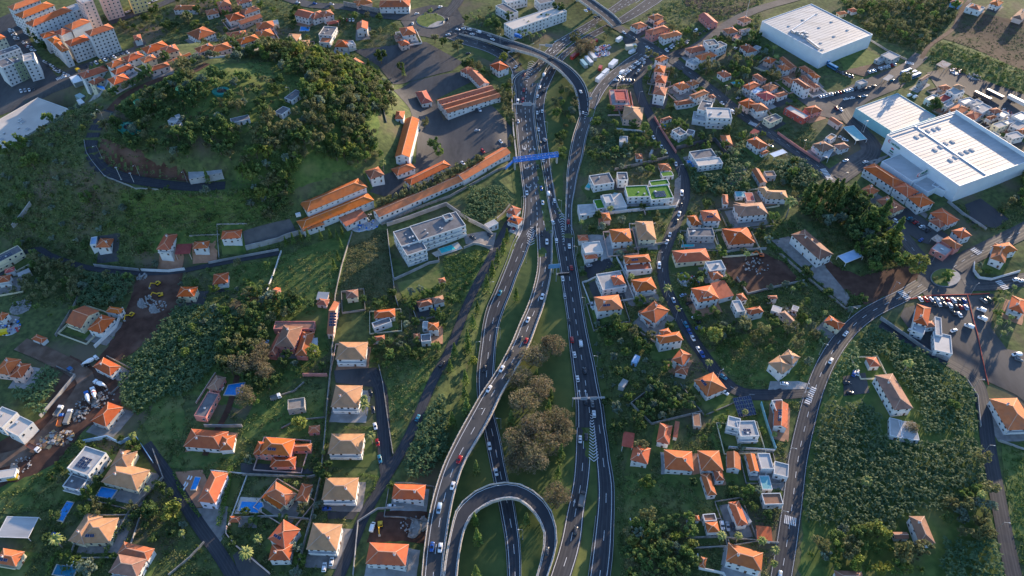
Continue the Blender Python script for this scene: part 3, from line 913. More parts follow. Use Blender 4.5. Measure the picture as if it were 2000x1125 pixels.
for nm, m_, rough, px in [
 ("grass", 'grass', 0.8, "1566,1020 1572,900 1600,800 1660,640 1720,640 1848,712 1904,758 1930,880 1966,1060 1980,1180 1560,1180"),
 ("grass", 'grass', 0.8, "300,600 350,590 470,612 560,580 640,600 640,690 560,760 470,800 372,770 300,785 268,812 236,785 240,740"),
 ("verge", 'verge', 0.4, "985,470 1085,470 1112,640 1130,800 1165,900 1200,900 1204,1040 1195,1200 815,1200 828,1040 850,950 880,850 905,745 935,640"),
 ("verge", 'verge', 0.6, "1145,560 1165,640 1190,780 1212,900 1222,1010 1215,1200 1190,1200 1200,1000 1186,850 1160,700 1140,600"),
 ("verge", 'verge', 0.4, "1062,190 1080,160 1110,150 1130,190 1120,250 1100,330 1100,400 1092,405 1080,345 1068,260"),
 ("verge", 'verge', 0.4, "1018,105 1062,112 1040,125 1028,140 1012,118"),
 ("verge", 'verge', 0.4, "970,215 1002,215 1010,300 1020,420 1010,425 998,330 985,260"),
 ("verge", 'verge', 0.3, "870,80 935,96 970,110 960,122 930,105 900,92"),
 ("grass", 'grass', 0.8, "232,190 300,170 400,128 560,118 640,150 600,205 520,250 440,270 330,262 260,238 230,215"),
 ("grass", 'grass', 0.8, "560,118 700,125 745,170 740,260 700,330 600,360 500,400 440,380 470,300 600,205"),
 ("soil", 'soil', 0.8, "196,270 240,285 330,330 420,352 410,360 330,352 250,342 210,322 192,295"),
 ("grass", 'grass', 0.6, "232,372 330,372 470,372 560,400 470,448 420,470 300,495 262,480 246,420"),
 ("bright_grass", 'bright_grass', 0.5, "868,502 905,496 957,487 945,538 908,588 884,592 870,545"),
 ("bright_grass", 'bright_grass', 0.5, "776,552 830,540 866,520 872,560 845,575 820,590 790,600"),
 ("bright_grass", 'bright_grass', 0.5, "1218,930 1300,926 1372,924 1384,975 1408,980 1410,1006 1330,1008 1222,1020"),
 ("grass", 'grass', 0.6, "1385,690 1440,655 1530,640 1600,655 1592,735 1560,752 1470,758 1432,735"),
 ("grass", 'grass', 0.4, "1396,792 1490,776 1512,880 1400,884 1388,850"),
 ("bright_grass", 'bright_grass', 0.7, "300,788 352,768 368,828 340,880 318,900 296,868 284,836"),
 ("grass", 'grass', 0.5, "546,502 690,452 672,520 655,582 600,588 528,572"),
 ("grass", 'grass', 0.5, "408,532 545,502 526,560 470,572 438,566"),
 ("dry_grass", 'dry_grass', 0.4, "692,452 752,448 766,560 725,600 668,562 676,500"),
 ("grass", 'grass', 0.5, "756,720 835,696 846,735 812,790 775,850 760,850 757,770"),
 ("grass", 'grass', 0.4, "496,782 636,758 632,850 495,868 470,850"),
 ("bright_grass", 'bright_grass', 0.3, "338,882 455,886 470,905 440,916 332,914"),
 ("dry_grass", 'dry_grass', 0.6, "1640,-10 1880,-10 1872,24 1840,64 1800,104 1760,96 1712,72 1690,50"),
 ("bright_grass", 'bright_grass', 0.6, "1808,112 1840,78 1900,96 2000,138 2020,205 1960,182 1880,150 1850,126"),
 ("soil_field", 'field_soil', 0.3, "1884,18 1930,28 2030,52 2030,150 1990,136 1900,94 1842,76 1868,50"),
 ("soil_field", 'field_soil', 0.4, "1325,-20 1500,-20 1475,8 1420,34 1384,26 1340,12"),
 ("grass", 'grass', 0.3, "1636,110 1660,92 1700,100 1722,112 1700,128 1650,140"),
 ("dirt_plot", 'dirt', 0.3, "1642,140 1700,126 1724,120 1752,124 1690,150"),
 ("soil_plot", 'soil', 0.5, "270,536 358,531 346,600 300,660 236,704 178,722 236,640 252,590"),
 ("soil_plot", 'soil', 0.4, "138,694 190,722 236,745 236,800 170,834 110,905 20,960 -30,970 -30,880 86,815"),
 ("soil_plot", 'soil', 0.3, "1408,500 1492,494 1530,512 1562,546 1482,572 1462,576 1420,535"),
 ("soil_plot", 'soil', 0.2, "738,1001 836,1000 830,1062 716,1060"),
 ("bright_grass", 'bright_grass', 0.5, "1956,868 2020,870 2020,1060 1976,1050"),
 ("grass", 'grass', 0.4, "180,870 262,900 232,960 120,985 20,1005 -20,1000 -20,960 60,930"),
 ("soil_plot", 'soil', 0.5, "1600,505 1680,540 1770,520 1800,540 1740,575 1690,596 1640,560"),
 ("car_park", 'asphalt', 0, "-60,62 30,22 72,104 112,150 152,128 262,92 282,104 162,160 104,182 60,204 0,226 -60,236"),
 ("parade_ground", 'asphalt', 0, "690,98 742,92 832,82 904,122 884,138 800,160 768,165 740,130"),
 ("barracks_yard", 'asphalt', 0, "768,176 802,160 862,146 905,140 922,160 850,196 866,236 960,206 1000,250 998,286 880,328 862,345 800,390 722,375 750,342 812,320 816,262 800,212"),
 ("car_park", 'asphalt', 0, "1790,556 1794,525 1815,505 1842,494 1884,496 1902,516 1906,560 1890,582 1850,592 1810,584"),
 ("car_park", 'asphalt', 0, "1766,602 1840,584 1896,578 1940,574 1942,598 1935,640 1966,682 2020,694 2020,800 1985,772 1930,746 1904,740 1850,700 1790,662 1758,618"),
 ("store_yard", 'asphalt_pale', 0, "1556,192 1620,186 1682,164 1762,134 1792,140 1760,172 1700,196 1670,215 1702,262 1730,292 1698,312 1640,352 1616,332 1682,292 1660,240 1600,226"),
 ("store_yard", 'asphalt', 0, "1810,142 1850,132 1900,150 2010,188 2010,240 1940,215 1880,180 1830,172"),
 ("car_park", 'asphalt', 0, "1200,152 1262,110 1276,122 1246,164 1200,170 1188,166"),
 ("car_park", 'asphalt', 0, "1212,72 1250,82 1306,103 1344,92 1350,104 1312,118 1268,112 1228,96"),
 ("car_park", 'asphalt', 0, "783,42 800,20 842,10 892,16 908,40 898,68 850,76 798,66"),
 ("car_park", 'asphalt', 0, "1726,416 1772,406 1852,460 1832,482 1800,474 1750,442"),
 ("sports_court", 'asphalt_dark', 0, "1884,400 1915,388 1970,428 1942,448 1898,436"),
 ("yard", 'asphalt_pale', 0, "474,452 566,428 582,456 502,478 481,488"),
 ("yard", 'asphalt', 0, "652,724 736,718 744,742 738,758 656,748"),
 ("car_park", 'asphalt', 0, "1646,736 1690,728 1698,768 1648,774"),
 ("yard", 'concrete', 0, "1133,462 1178,460 1180,500 1150,512 1136,500"),
 ("yard", 'concrete', 0, "1178,470 1190,460 1200,470 1196,512 1172,518"),
 ("driveway", 'asphalt_dark', 0, "1140,520 1190,505 1200,520 1150,548"),
 ("courtyard", 'clay_paving', 0, "343,922 396,918 424,986 384,992 354,962"),
 ("courtyard", 'paving', 0, "382,994 424,986 446,990 440,1045 420,1075 395,1020"),
 ("yard", 'concrete', 0, "1560,745 1588,752 1584,760 1500,762 1504,745"),
 ("courtyard", 'pale_paving', 0, "470,971 510,973 512,1003 458,1004"),
 ("courtyard", 'pale_paving', 0, "843,495 894,473 904,486 852,503"),
 ("yard", 'paving', 0, "905,460 970,455 962,490 940,478 910,478"),
 ("yard", 'paving', 0, "1318,352 1330,342 1328,400 1200,406 1196,398 1316,388"),
 ("yard", 'paving', 0, "1506,470 1540,462 1610,520 1660,580 1652,600 1590,545"),
 ("car_park", 'asphalt', 0, "455,1085 475,1070 530,1122 480,1165"),
 ("yard", 'asphalt', 0, "470,905 500,905 610,916 612,926 472,930"),
 ("yard", 'asphalt', 0, "640,1000 700,1000 690,1015 640,1014"),
 ("courtyard", 'paving', 0, "470,1010 500,1012 502,1032 465,1030"),
 ("pavement", 'paving', 0, "1690,318 1742,300 1700,330 1812,420 1808,428 1692,340"),
]:
 sheet(nm, px, M[m_], rough)
# roundabout islands
def disc(name, c, r_px, m, dz=0.0, h=0.0):
 P = [ground(c[0] + r_px[0] * math.cos(t), c[1] + r_px[1] * math.sin(t)) for t in np.linspace(0, 2 * math.pi, 33)[:-1]]
 return P
def island(c, r_px, nm):
 P = disc(nm, c, r_px, None)
 z = max(p[2] for p in P)
 mb = MB()
 mb.prism([(p[0], p[1]) for p in P], z - 1.0, z + 0.22, M['concrete'])
 o = mb.obj("kerb"); o["kind"] = "structure"
 q = sum(P) / len(P)
 sheet("island_grass", None, M['grass'], 0, [q + (p - q) * 0.95 for p in P], dz=z - float(T(q[0], q[1])) + 0.32, rank=0)
island((1846, 543), (29, 18), "roundabout")
island((841, 41), (29, 14), "roundabout")
# pools
for label, mk, px in [
 ("small bright blue swimming pool behind the modern grey roofed house", 'water', "586,61 588,53 605,54 603,61"),
 ("turquoise pool on a pale terrace beside the grey roofed apartment block", 'water_teal', "857,488 882,479 890,487 863,497"),
 ("deep blue pool on the raised terrace of the pink house", 'water', "439,772 447,753 478,748 474,773"),
 ("blue pool with rounded corner steps on a pale paved deck", 'water', "468,999 473,981 512,982 514,990 508,993 504,1003"),
 ("square royal blue pool beside the big tan roofed villa", 'water', "189,969 199,952 229,958 217,975"),
 ("long narrow blue pool below the white modern house", 'water', "111,1015 131,981 144,983 124,1019"),
 ("dark green pool among hedges at the bottom of the photo", 'water_deep', "105,1123 113,1104 151,1109 143,1128"),
 ("narrow blue pool on the terracotta terrace of the lilac house", 'water', "374,958 382,933 392,934 384,958"),
 ("teal pool of the white house with grey roof beside the highway", 'water_teal', "1143,371 1150,358 1156,358 1151,371"),
 ("narrow teal pool of the house with the grass roof", 'water_teal', "1197,394 1199,378 1206,378 1210,397"),
 ("light blue pool beside the modern house with white roof terrace", 'water', "1341,315 1350,314 1357,328 1347,331"),
 ("small round blue pool beside the brick coloured wall", 'water', "1290,250 1289,243 1298,241 1304,247 1299,253"),
 ("pale turquoise pool beside the dome shaped tree", 'water_teal', "1428,162 1440,159 1446,165 1434,167"),
 ("narrow pale blue pool below the white modern house on the winding street", 'water_teal', "1331,484 1332,479 1355,478 1355,482"),
 ("small pale blue pool beside the cream house in the town rows", 'water', "190,179 204,172 206,177 195,181"),
]:
 W = [ground(*p) for p in poly_px(px)]
 z = max(p[2] for p in W) + 0.35
 q = sum(W) / len(W)
 o = thing("swimming_pool", label, "pool", (q[0], q[1], z))
 mb = MB()
 big = [q + (p - q) * 1.13 for p in W]
 mb.prism([(p[0] - q[0], p[1] - q[1]) for p in big], -1.5, 0.0, M['pale_paving'])
 mb.obj("pool_surround", o)
 mb = MB(); mb.prism([(p[0] - q[0], p[1] - q[1]) for p in W], -0.4, 0.03, M[mk]); mb.obj("water_surface", o)
# playground rings on the hill
for label, c, rr in [("green safety surface with black rubber centre near the oval road", (254, 251), (24, 13)), ("green play surface near a tall tree at the top of the hill", (358, 176), (15, 10)),
      ("green play surface with dark centre in the middle of the hilltop lawn", (432, 180), (18, 10)), ("crescent of green play surface half hidden by trees", (280, 202), (19, 9))]:
 W = [ground(c[0] + rr[0] * math.cos(t), c[1] + rr[1] * math.sin(t)) for t in np.linspace(0, 2 * math.pi, 29)[:-1]]
 q = sum(W) / len(W); z = max(p[2] for p in W) + 0.15
 o = thing("play_area", label, "playground", (q[0], q[1], z))
 mb = MB(); mb.prism([(p[0] - q[0], p[1] - q[1]) for p in W], -3, 0, M['play_green']); mb.obj("safety_surface", o)
 mb = MB(); mb.prism([((p[0] - q[0]) * 0.55 + 0.5, (p[1] - q[1]) * 0.52) for p in W], -0.2, 0.06, M['play_black']); mb.obj("rubber_centre", o)
 mb = MB()
 for dx in (-1.6, 1.6):
  mb.tube((dx, -0.7, 0), (dx, 0, 2.3), 0.08, 0.07, M['metal'], 6); mb.tube((dx, 0.7, 0), (dx, 0, 2.3), 0.08, 0.07, M['metal'], 6)
 mb.tube((-1.6, 0, 2.3), (1.6, 0, 2.3), 0.07, 0.07, M['metal'], 6)
 mb.obj("swing_frame", o)

# property and retaining walls: (label, height, material, pixels)
def wall(label, px, h=2.0, m='stone', w=0.35, name="boundary_wall", cat="wall"):
 P = [ground(*p) for p in poly_px(px)] if isinstance(px, str) else px
 D = []
 for a, b in zip(P[:-1], P[1:]):
  n = max(1, int(np.linalg.norm(b[:2] - a[:2]) / 3))
  D += [a + (b - a) * k / n for k in range(n)]
 D.append(P[-1])
 mb = MB(); k = mb.mi(m if not isinstance(m, str) else (M[m] if m in M else WALL[m]))
 D = np.array(D)
 t = np.gradient(D[:, :2], axis=0); t /= np.linalg.norm(t, axis=1)[:, None] + 1e-9
 for p, u in zip(D, t):
  n = np.array((-u[1], u[0])) * w / 2
  z = float(T(p[0], p[1]))
  for s, zz in ((-1, -0.8), (1, -0.8), (1, h), (-1, h)):
   mb.v.append((p[0] + n[0] * s, p[1] + n[1] * s, z + zz))
 for i in range(len(D) - 1):
  for e in ((0, 1), (1, 2), (2, 3), (3, 0)):
   mb.f.append((i * 4 + e[0], i * 4 + 4 + e[0], i * 4 + 4 + e[1], i * 4 + e[1])); mb.m.append(k)
 mb.f += [(0, 1, 2, 3), tuple(len(D) * 4 - 4 + j for j in (3, 2, 1, 0))]; mb.m += [k, k]
 tag(mb.obj(name), label, cat, kind="thing")
for a in [
 ("long pale retaining wall under the barracks yard beside the big condominium", "756,442 800,428 872,402 915,432 962,462", 3.0, 'concrete', 0.5),
 ("straight stone wall running uphill beside the banana plot and barracks", "745,440 800,415 880,385 985,330 1000,318", 2.0),
 ("pale wall between the condominium and the dry grass plot", "757,452 762,500 770,548", 2.2, 'concrete'),
 ("pale garden wall round the lawn of the condominium pool", "770,548 838,516 858,512 856,500", 2.0, 'concrete'),
 ("pale wall at the gate of the condominium drive", "906,486 925,478 960,484", 1.8, 'concrete'),
 ("stone wall down the right edge of the dry grass plot", "757,455 772,580 778,600", 2.0),
 ("long stone wall between the dark green field and the dry grass plot", "688,455 668,520 655,580 652,660 648,690", 1.8),
 ("long dark wall between the tan villas and the gardens with the ruin", "650,690 641,780 636,850 628,930 610,1010 588,1090 575,1140", 2.6),
 ("pale wall above the lane at the foot of the hill", "185,521 273,530", 2.4, 'concrete'),
 ("white wall above the red building site", "277,530 330,532 362,528", 2.2, 'w'),
 ("pale wall along the foot of the hill field", "408,516 545,490", 2.0, 'concrete'),
 ("high concrete wall under the lower barracks yard", "481,488 545,472 600,455", 3.5, 'concrete', 0.5),
 ("pale slanting wall on the left flank of the hill", "26,446 44,425 62,400", 3.0, 'concrete', 0.8),
 ("concrete wall between the banana plot and the truck yard", "80,816 112,780 149,735", 2.4, 'concrete'),
 ("low wall above the small banana plot by the dirt track", "112,718 149,735", 1.6),
 ("long white wall beside the two orange roofed houses", "186,680 228,640 242,605", 2.4, 'w'),
 ("grey wall left of the cream house with the gable roof", "110,658 146,600 165,560", 2.2),
 ("angled blue grey wall above the solar roofed house", "160,866 212,856 236,868 266,853 300,905", 2.6, 'b'),
 ("dark wall beside the lane to the pool villas", "300,880 320,935 255,1000 230,1045", 2.0),
 ("stone wall by the small green gorge", "400,1060 372,1090 330,1125", 1.6),
 ("low pale wall bordering the pale villa garden and the lane", "444,1030 443,1045 460,1066 528,1122", 1.8, 'q'),
 ("wall along the drive above the blue pool villa", "475,929 604,934 620,930", 2.0),
 ("pale garden wall under the orange villa with the pool", "463,1013 540,1010 604,1016", 1.8, 'concrete'),
 ("pink wall with arches at the garden gate", "592,735 640,735", 2.6, 'p'),
 ("curved garden wall beside the stone ruin", "542,775 575,765 594,748", 1.2),
 ("low curved wall below the stone ruin", "550,838 575,825 602,820 638,816", 1.2),
 ("pale wall beneath the pink terrace garden", "400,834 474,834", 2.4, 'concrete'),
 ("pale wall along the lower villa lane under the cul de sac", "690,1125 700,1020 738,995 790,992", 1.6, 'concrete'),
 ("boundary wall on the right side of the villa cul de sac", "740,715 748,750 755,800 762,850 768,888", 1.5),
 ("long brick coloured wall down the right side of the winding street", "1278,232 1295,262 1320,300", 2.4, 'p'),
 ("stone wall below the small gardens on the left of the winding street", "1200,334 1240,325 1305,310", 2.4),
 ("dark retaining wall behind the house with white roof terrace", "1320,293 1395,276 1424,310", 3.2, 'd'),
 ("brick coloured wall along the town street", "1518,262 1560,292 1600,318", 2.2, 'p'),
 ("white wall round the grass roofed villa", "1138,420 1180,420 1320,406 1325,395", 2.4, 'w'),
 ("pale wall along the lane below the two orange houses", "1200,495 1245,486 1300,476", 1.8, 'concrete'),
 ("white wall left of the house with solar panels on the winding street", "1204,504 1226,545", 1.8, 'w'),
 ("stone wall above the red building plot", "1412,496 1440,490 1496,488", 2.0, 'concrete'),
 ("L shaped wall below the red building plot", "1438,544 1460,576 1515,562 1570,550", 1.8, 'concrete'),
 ("long wall down from the red plot to the roundabout road", "1515,490 1580,548 1650,605 1680,600", 1.8),
 ("curved white wall round the palm garden at the roundabout", "1901,515 1900,530 1912,545 1935,548 1990,532", 2.0, 'w'),
 ("long plaster wall below the restaurant by the car park", "1718,624 1770,660 1812,690 1850,706", 2.6, 'concrete'),
 ("green grey wall of the sloping garden with the solar house", "1485,790 1500,840 1514,880", 2.6, 'n'),
 ("white wall below the solar house", "1422,876 1512,882", 2.0, 'w'),
 ("angled stone wall round the dark orchard", "1288,748 1232,790 1272,830 1370,806", 1.8),
 ("white kinked wall down from the palm house", "1361,1085 1365,1112 1412,1122 1420,1140", 2.2, 'w'),
 ("dark soil wall beside the drive of the orange house", "1340,1052 1400,1050 1520,1062", 1.6),
 ("pale wall at the left end of the small orchard", "1230,1015 1235,1035 1232,1055", 1.8, 'w'),
 ("wall along the upper side of the lower right street", "1888,744 1908,775 1914,835", 1.5, 'concrete'),
 ("pale wall between the plantation lane and the right lawn", "1950,862 2000,880", 1.6, 'concrete'),
 ("red painted kerb wall across the car park", "1889,578 1902,630 1908,650 1918,700 1930,752", 0.6, 'r', 0.25),
 ("red painted wall along the top of the car park", "1776,585 1820,578 1890,576 1932,574", 0.7, 'r'),
 ("curving white boundary wall of the hedge bank at the crossroads", "1222,150 1205,168 1202,200 1215,240", 2.2, 'stone'),
 ("long wall on the far side of the warehouse access road", "1700,80 1740,105 1770,118", 1.5, 'concrete'),
 ("pale wall along the ramp under the store", "1850,395 1880,420 1925,450", 2.0, 'concrete'),
 ("stone retaining wall below the far terrace of white houses", "672,12 740,26 800,18", 4.5, 'stone', 0.6),
 ("green wire fence posts and kerb along the oval hill road", "165,275 170,300 182,318 205,345 265,370 310,372", 1.2, 'metal', 0.15),
 ("white field wall climbing beside the dark green field", "550,492 535,535 522,568", 1.4, 'w'),
 ("concrete edge wall of the pine slope at the barracks", "755,240 742,190 768,170", 1.5, 'concrete'),
 ("tan concrete wall beside the upper highway shoulder", "1000,150 1000,200 1003,260 1010,320", 2.2, 'rail', 0.9),
]:
 wall(*a)
# ------------------------------------------------------------------ buildings
def unit_window():
 mb = MB()
 mb.box((0, 0, 0), (1, 0.10, 1), M['frame'])
 mb.box((0, 0.03, 0.07), (0.86, 0.11, 0.86), M['glass'])
 mb.box((0, 0.06, -0.06), (1.08, 0.16, 0.06), M['frame'])
 return mb.mesh("window")
def unit_door():
 mb = MB()
 mb.box((0, 0, 0), (1, 0.12, 1), M['frame'])
 mb.box((0, 0.03, 0.0), (0.84, 0.12, 0.94), mat('door_wood', (0.10, 0.055, 0.035), (0.15, 0.085, 0.05), 1.5, 0.6))
 return mb.mesh("door")
WIN, DOOR = unit_window(), unit_door()
def unit_chimney():
 mb = MB()
 mb.box((0, 0, -0.9), (0.8, 0.65, 2.0), WALL['w'])
 mb.box((0, 0, 1.1), (1.05, 0.9, 0.16), WALL['w'])
 mb.box((0, 0, 1.26), (0.6, 0.45, 0.22), ROOF['t'])
 return mb.mesh("chimney")
CHIM = unit_chimney()
def unit_panel():
 mb = MB()
 mb.box((0, 0, 0), (1, 1, 0.07), M['metal'])
 for i in range(2):
  mb.box((-0.25 + 0.5 * i, 0, 0.05), (0.46, 0.95, 0.035), M['solar'])
 return mb.mesh("solar_panel")
PANEL = unit_panel()
def unit_vent():
 mb = MB()
 mb.box((0, 0, 0), (1, 1, 0.8), M['metal']); mb.box((0, 0, 0.8), (0.8, 0.8, 0.12), M['frame'])
 return mb.mesh("roof_unit")
VENT = unit_vent()
def unit_skylight():
 mb = MB()
 mb.box((0, 0, 0), (1, 1, 0.45), M['frame']); mb.box((0, 0, 0.45), (0.86, 0.9, 0.12), WALL['g'])
 return mb.mesh("roof_light")
SKYL = unit_skylight()
RIDGE = dict(o=mat('ridge_tiles', (0.58, 0.30, 0.18), (0.66, 0.36, 0.23), 1, 0.8), n=mat('old_ridge_tiles', (0.42, 0.28, 0.20), (0.5, 0.34, 0.25), 1, 0.8))
EYE = np.array((0, 0, CAM_H))
BUILT = []          # (centre x, y, radius) of everything a tree should keep clear of
class Block:
 def __init__(s, spec, W, R_):
  t = spec.split()
  s.kind = t[0]
  P = [tuple(float(v) for v in k.split(',')) for k in t[1:4]]
  s.h = float(t[4]) * (0.9 if 4.5 < float(t[4]) < 8.5 else 1)
  s.R, s.W = R_, W
  for k in t[5:]:
   if k.startswith('R'): s.R = k[1:]
   elif k.startswith('W'): s.W = k[1:]
  zfix = next((float(k[1:]) for k in t[5:] if k[0] == 'Z'), None)
  mx, my = sum(p[0] for p in P) / 3, sum(p[1] for p in P) / 3
  z = ground(mx, my, s.h)[2] if zfix is None else zfix
  A, B, C = [on_plane(x, y, z) for x, y in P]
  u = (B - A)[:2]; L = np.linalg.norm(u); u = u / L
  w = (C - B)[:2]; w = w - u * np.dot(w, u); Wd = np.linalg.norm(w)
  if Wd < 2.0:
   Wd = 2.0; w = np.array((-u[1], u[0])) * Wd
  n = w / Wd
  if u[0] * n[1] - u[1] * n[0] < 0:            # keep corners anticlockwise from above
   A = A + np.array((*(u * L), 0)); u = -u
  s.A, s.u, s.n, s.L, s.D, s.z = A[:2].copy(), u, n, L, Wd, z
  c = s.A + u * L / 2 + n * Wd / 2
  s.c = c
  s.g = float(T(c[0], c[1]))
  cs = [s.pt(a, b) for a, b in ((0, 0), (L, 0), (L, Wd), (0, Wd))]
  s.low = min(float(T(p[0], p[1])) for p in cs + [c]) - 1.0
  BUILT.append((c[0], c[1], math.hypot(L, Wd) / 2))
  for a in np.arange(0.25, 1, 0.25):
   q = s.pt(L * a, Wd / 2); BUILT.append((q[0], q[1], Wd / 2))
 def pt(s, a, b):
  return s.A + s.u * a + s.n * b
def make_building(name, label, cat, W, R_, flags, specs, group=None):
 bl = [Block(k.strip(), W, R_) for k in specs.split(';') if k.strip()]
 o0 = np.array((*bl[0].c, bl[0].low))
 root = thing(name, label, cat, tuple(o0), 0, group)
 nwin = 0
 for bi, b in enumerate(bl):
  wm = WALL[b.W] if b.W in WALL else b.W
  rm = ROOF[b.R]
  ov = 0.0 if b.kind == 'f' else (0.45 if min(b.L, b.D) > 5 else 0.25)
  q = lambda a, c, z: (*(b.pt(a, c) - o0[:2]), z - o0[2])
  L, D, zt = b.L, b.D, b.z
  open_ = b.h <= 3.3 and 'a' in flags          # awning / open shed on posts
  mb = MB()
  ring = [(ov, ov), (L - ov, ov), (L - ov, D - ov), (ov, D - ov)]
  zw = zt - (0.15 if b.kind != 'f' else 0.12)
  if open_:
   for a, c in ring:
    mb.box(q(a, c, b.low), (0.25, 0.25, zw - b.low), wm)
  else:
   mb.prism([q(a, c, 0)[:2] for a, c in ring], b.low - o0[2], zw - o0[2], wm)
  along = b.kind == 'G' or (b.kind in 'gh' and L >= D)
  lo, sh = (L, D) if along else (D, L)
  rise = sh / 2 * (0.44 if 'k' not in flags else 0.40)
  if lo / sh > 2.2 and b.kind == 'h': rise = min(rise, sh / 2 * 0.40)
  if b.kind in 'gG' and not open_:
   e = ov
   if along:
    for a in (e, L - e):
     mb.face([q(a, e, zw), q(a, D - e, zw), q(a, D / 2, zw + rise * (1 - 2 * e / D))], wm)
   else:
    for c in (e, D - e):
     mb.face([q(e, c, zw), q(L - e, c, zw), q(L / 2, c, zw + rise * (1 - 2 * e / L))], wm)
  mb.obj("wall", root)
  rb = MB()
  rk = RIDGE['n' if b.R in 'nk' else 'o']
  if b.kind == 'f':
   rb.prism([q(a, c, 0)[:2] for a, c in ((0.25, 0.25), (L - 0.25, 0.25), (L - 0.25, D - 0.25), (0.25, D - 0.25))], zt - 0.2 - o0[2], zt - o0[2], rm)
   if b.R == 'W' and L > 25:
    for k in range(1, int(L / 3)):
     p, r_ = q(k * 3, 0.7, zt + 0.03), q(k * 3, D - 0.7, zt + 0.03)
     rb.bar(p, r_, 0.16, 0.14, rm)
   roof = rb.obj("roof", root)
   pb = MB()
   ph = 0.55 if b.h > 3.5 else 0.2
   cx, cy = q(L / 2, D / 2, 0)[:2]
   ang = math.atan2(b.u[1], b.u[0])
   zb = zt - 0.14 - o0[2]
   for a, c, sx, sy in ((L / 2, 0.14, L + 0.06, 0.32), (L / 2, D - 0.14, L + 0.06, 0.32), (0.14, D / 2, 0.32, D - 0.60), (L - 0.14, D / 2, 0.32, D - 0.60)):
    pb.box((*q(a, c, 0)[:2], zb), (sx, sy, ph), wm, ang)
   pb.obj("parapet", root)
   roof_top = lambda a, c: zt
  elif b.kind == 's':
   th = 0.15
   rr = 0.10 * D
   P = [q(0, 0, zt), q(L, 0, zt), q(L, D, zt + rr), q(0, D, zt + rr)]
   rb.hexa([(p[0], p[1], p[2] - th) for p in P] + P, rm)
   roof = rb.obj("roof", root)
   roof_top = lambda a, c: zt + rr * c / D
   if not open_:
    wb = MB(); wb.prism([q(a, c, 0)[:2] for a, c in ((ov, D - ov - 0.3), (L - ov, D - ov - 0.3), (L - ov, D - ov), (ov, D - ov))], zw - o0[2] - 0.05, zt + rr - 0.2 - o0[2], wm)
    wb.obj("wall", root)
  else:
   hipin = sh / 2 if b.kind == 'h' else 0.0
   if along:
    r0, r1 = (min(hipin, L / 2), D / 2), (max(L - hipin, L / 2), D / 2)
   else:
    r0, r1 = (L / 2, min(hipin, D / 2)), (L / 2, max(D - hipin, D / 2))
   e = [q(0, 0, zt), q(L, 0, zt), q(L, D, zt), q(0, D, zt)]
   p0, p1 = q(*r0, zt + rise), q(*r1, zt + rise)
   same = math.dist(p0, p1) < 0.2
   if along:
    faces = [[e[0], e[1], p1, p0], [e[2], e[3], p0, p1], [e[1], e[2], p1], [e[3], e[0], p0]]
   else:
    faces = [[e[1], e[2], p1, p0], [e[3], e[0], p0, p1], [e[0], e[1], p0], [e[2], e[3], p1]]
   if same:
    faces = [[e[0], e[1], p0], [e[1], e[2], p0], [e[2], e[3], p0], [e[3], e[0], p0]]
   if b.kind in 'gG' and not same:
    faces = faces[:2]
    # give the two slopes a thickness so that the verge reads
    for fc in faces:
     rb.hexa([(p[0], p[1], p[2] - 0.22) for p in fc] + fc, rm)
   else:
    for fc in faces: rb.face(fc, rm)
    dn = [(p[0], p[1], p[2] - 0.24) for p in e]
    for i in range(4):
     j = (i + 1) % 4
     rb.face([dn[i], dn[j], e[j], e[i]], rm)
    rb.face(dn[::-1], wm)
   up = lambda p: (p[0], p[1], p[2] + 0.04)
   if not same: rb.bar(up(p0), up(p1), 0.42, 0.16, rk)
   if b.kind == 'h':
    ends = ((e[0], e[3], p0), (e[1], e[2], p1)) if along else ((e[0], e[1], p0), (e[2], e[3], p1))
    for x, y, p in ends:
     rb.bar(up(x), up(p), 0.30, 0.12, rk); rb.bar(up(y), up(p), 0.30, 0.12, rk)
   roof = rb.obj("roof", root)
   def roof_top(a, c):
    t = min(c, D - c) / (D / 2) if along else min(a, L - a) / (L / 2)
    if b.kind == 'h':
     t2 = min(a, L - a, c, D - c) / (sh / 2)
     t = min(t, t2)
    return zt + rise * min(1, t)
   if min(L, D) > 6.5 and 'x' not in flags and random.random() < 0.75:
    a, c = (L * random.choice((0.3, 0.7)), D * 0.38) if along else (L * 0.38, D * random.choice((0.3, 0.7)))
    ch = link("chimney", CHIM, roof, q(a, c, roof_top(a, c) + 0.1), math.atan2(b.u[1], b.u[0]))
  ang = math.atan2(b.u[1], b.u[0])
  if 'S' in flags and bi == 0:
   nx, ny = max(2, int(L * 0.55 / 1.9)), max(2, int(D * 0.5 / 1.5))
   for i in range(nx):
    for j in range(ny):
     a, c = L * 0.22 + i * 1.9 + 1, D * 0.15 + j * 1.5 + 0.8
     if b.kind in 'gG' and ((c > D * 0.44) if along else (a > L * 0.44)): continue
     po = link("solar_panel", PANEL, root, q(a, c, roof_top(a, c) + 0.22), ang, (1.75, 1.2, 1))
     if b.kind in 'gG':
      po.rotation_euler = (math.atan(0.44), 0, ang) if along else (0, -math.atan(0.44), ang)
  if 's' in flags and bi == 0:
   for i in range(2):
    a, c = L * 0.30 + i * 2.1, D * 0.22
    link("solar_panel", PANEL, root, q(a, c, roof_top(a, c + 0.4) + 0.35), ang, (1.9, 1.3, 1)).rotation_euler = (R(22), 0, ang)
  if b.kind == 'f' and min(L, D) > 6 and 'V' not in flags:
   for i in range(1 + int(L * D / 110)):
    if i > 9: break
    a, c = random.uniform(0.15, 0.85) * L, random.uniform(0.2, 0.8) * D
    sc = random.uniform(0.7, 1.5)
    link("roof_unit", VENT, root, q(a, c, zt), ang, (sc * random.uniform(0.8, 1.6), sc, random.uniform(0.6, 1.2)))
  if open_ or 'b' in flags: continue
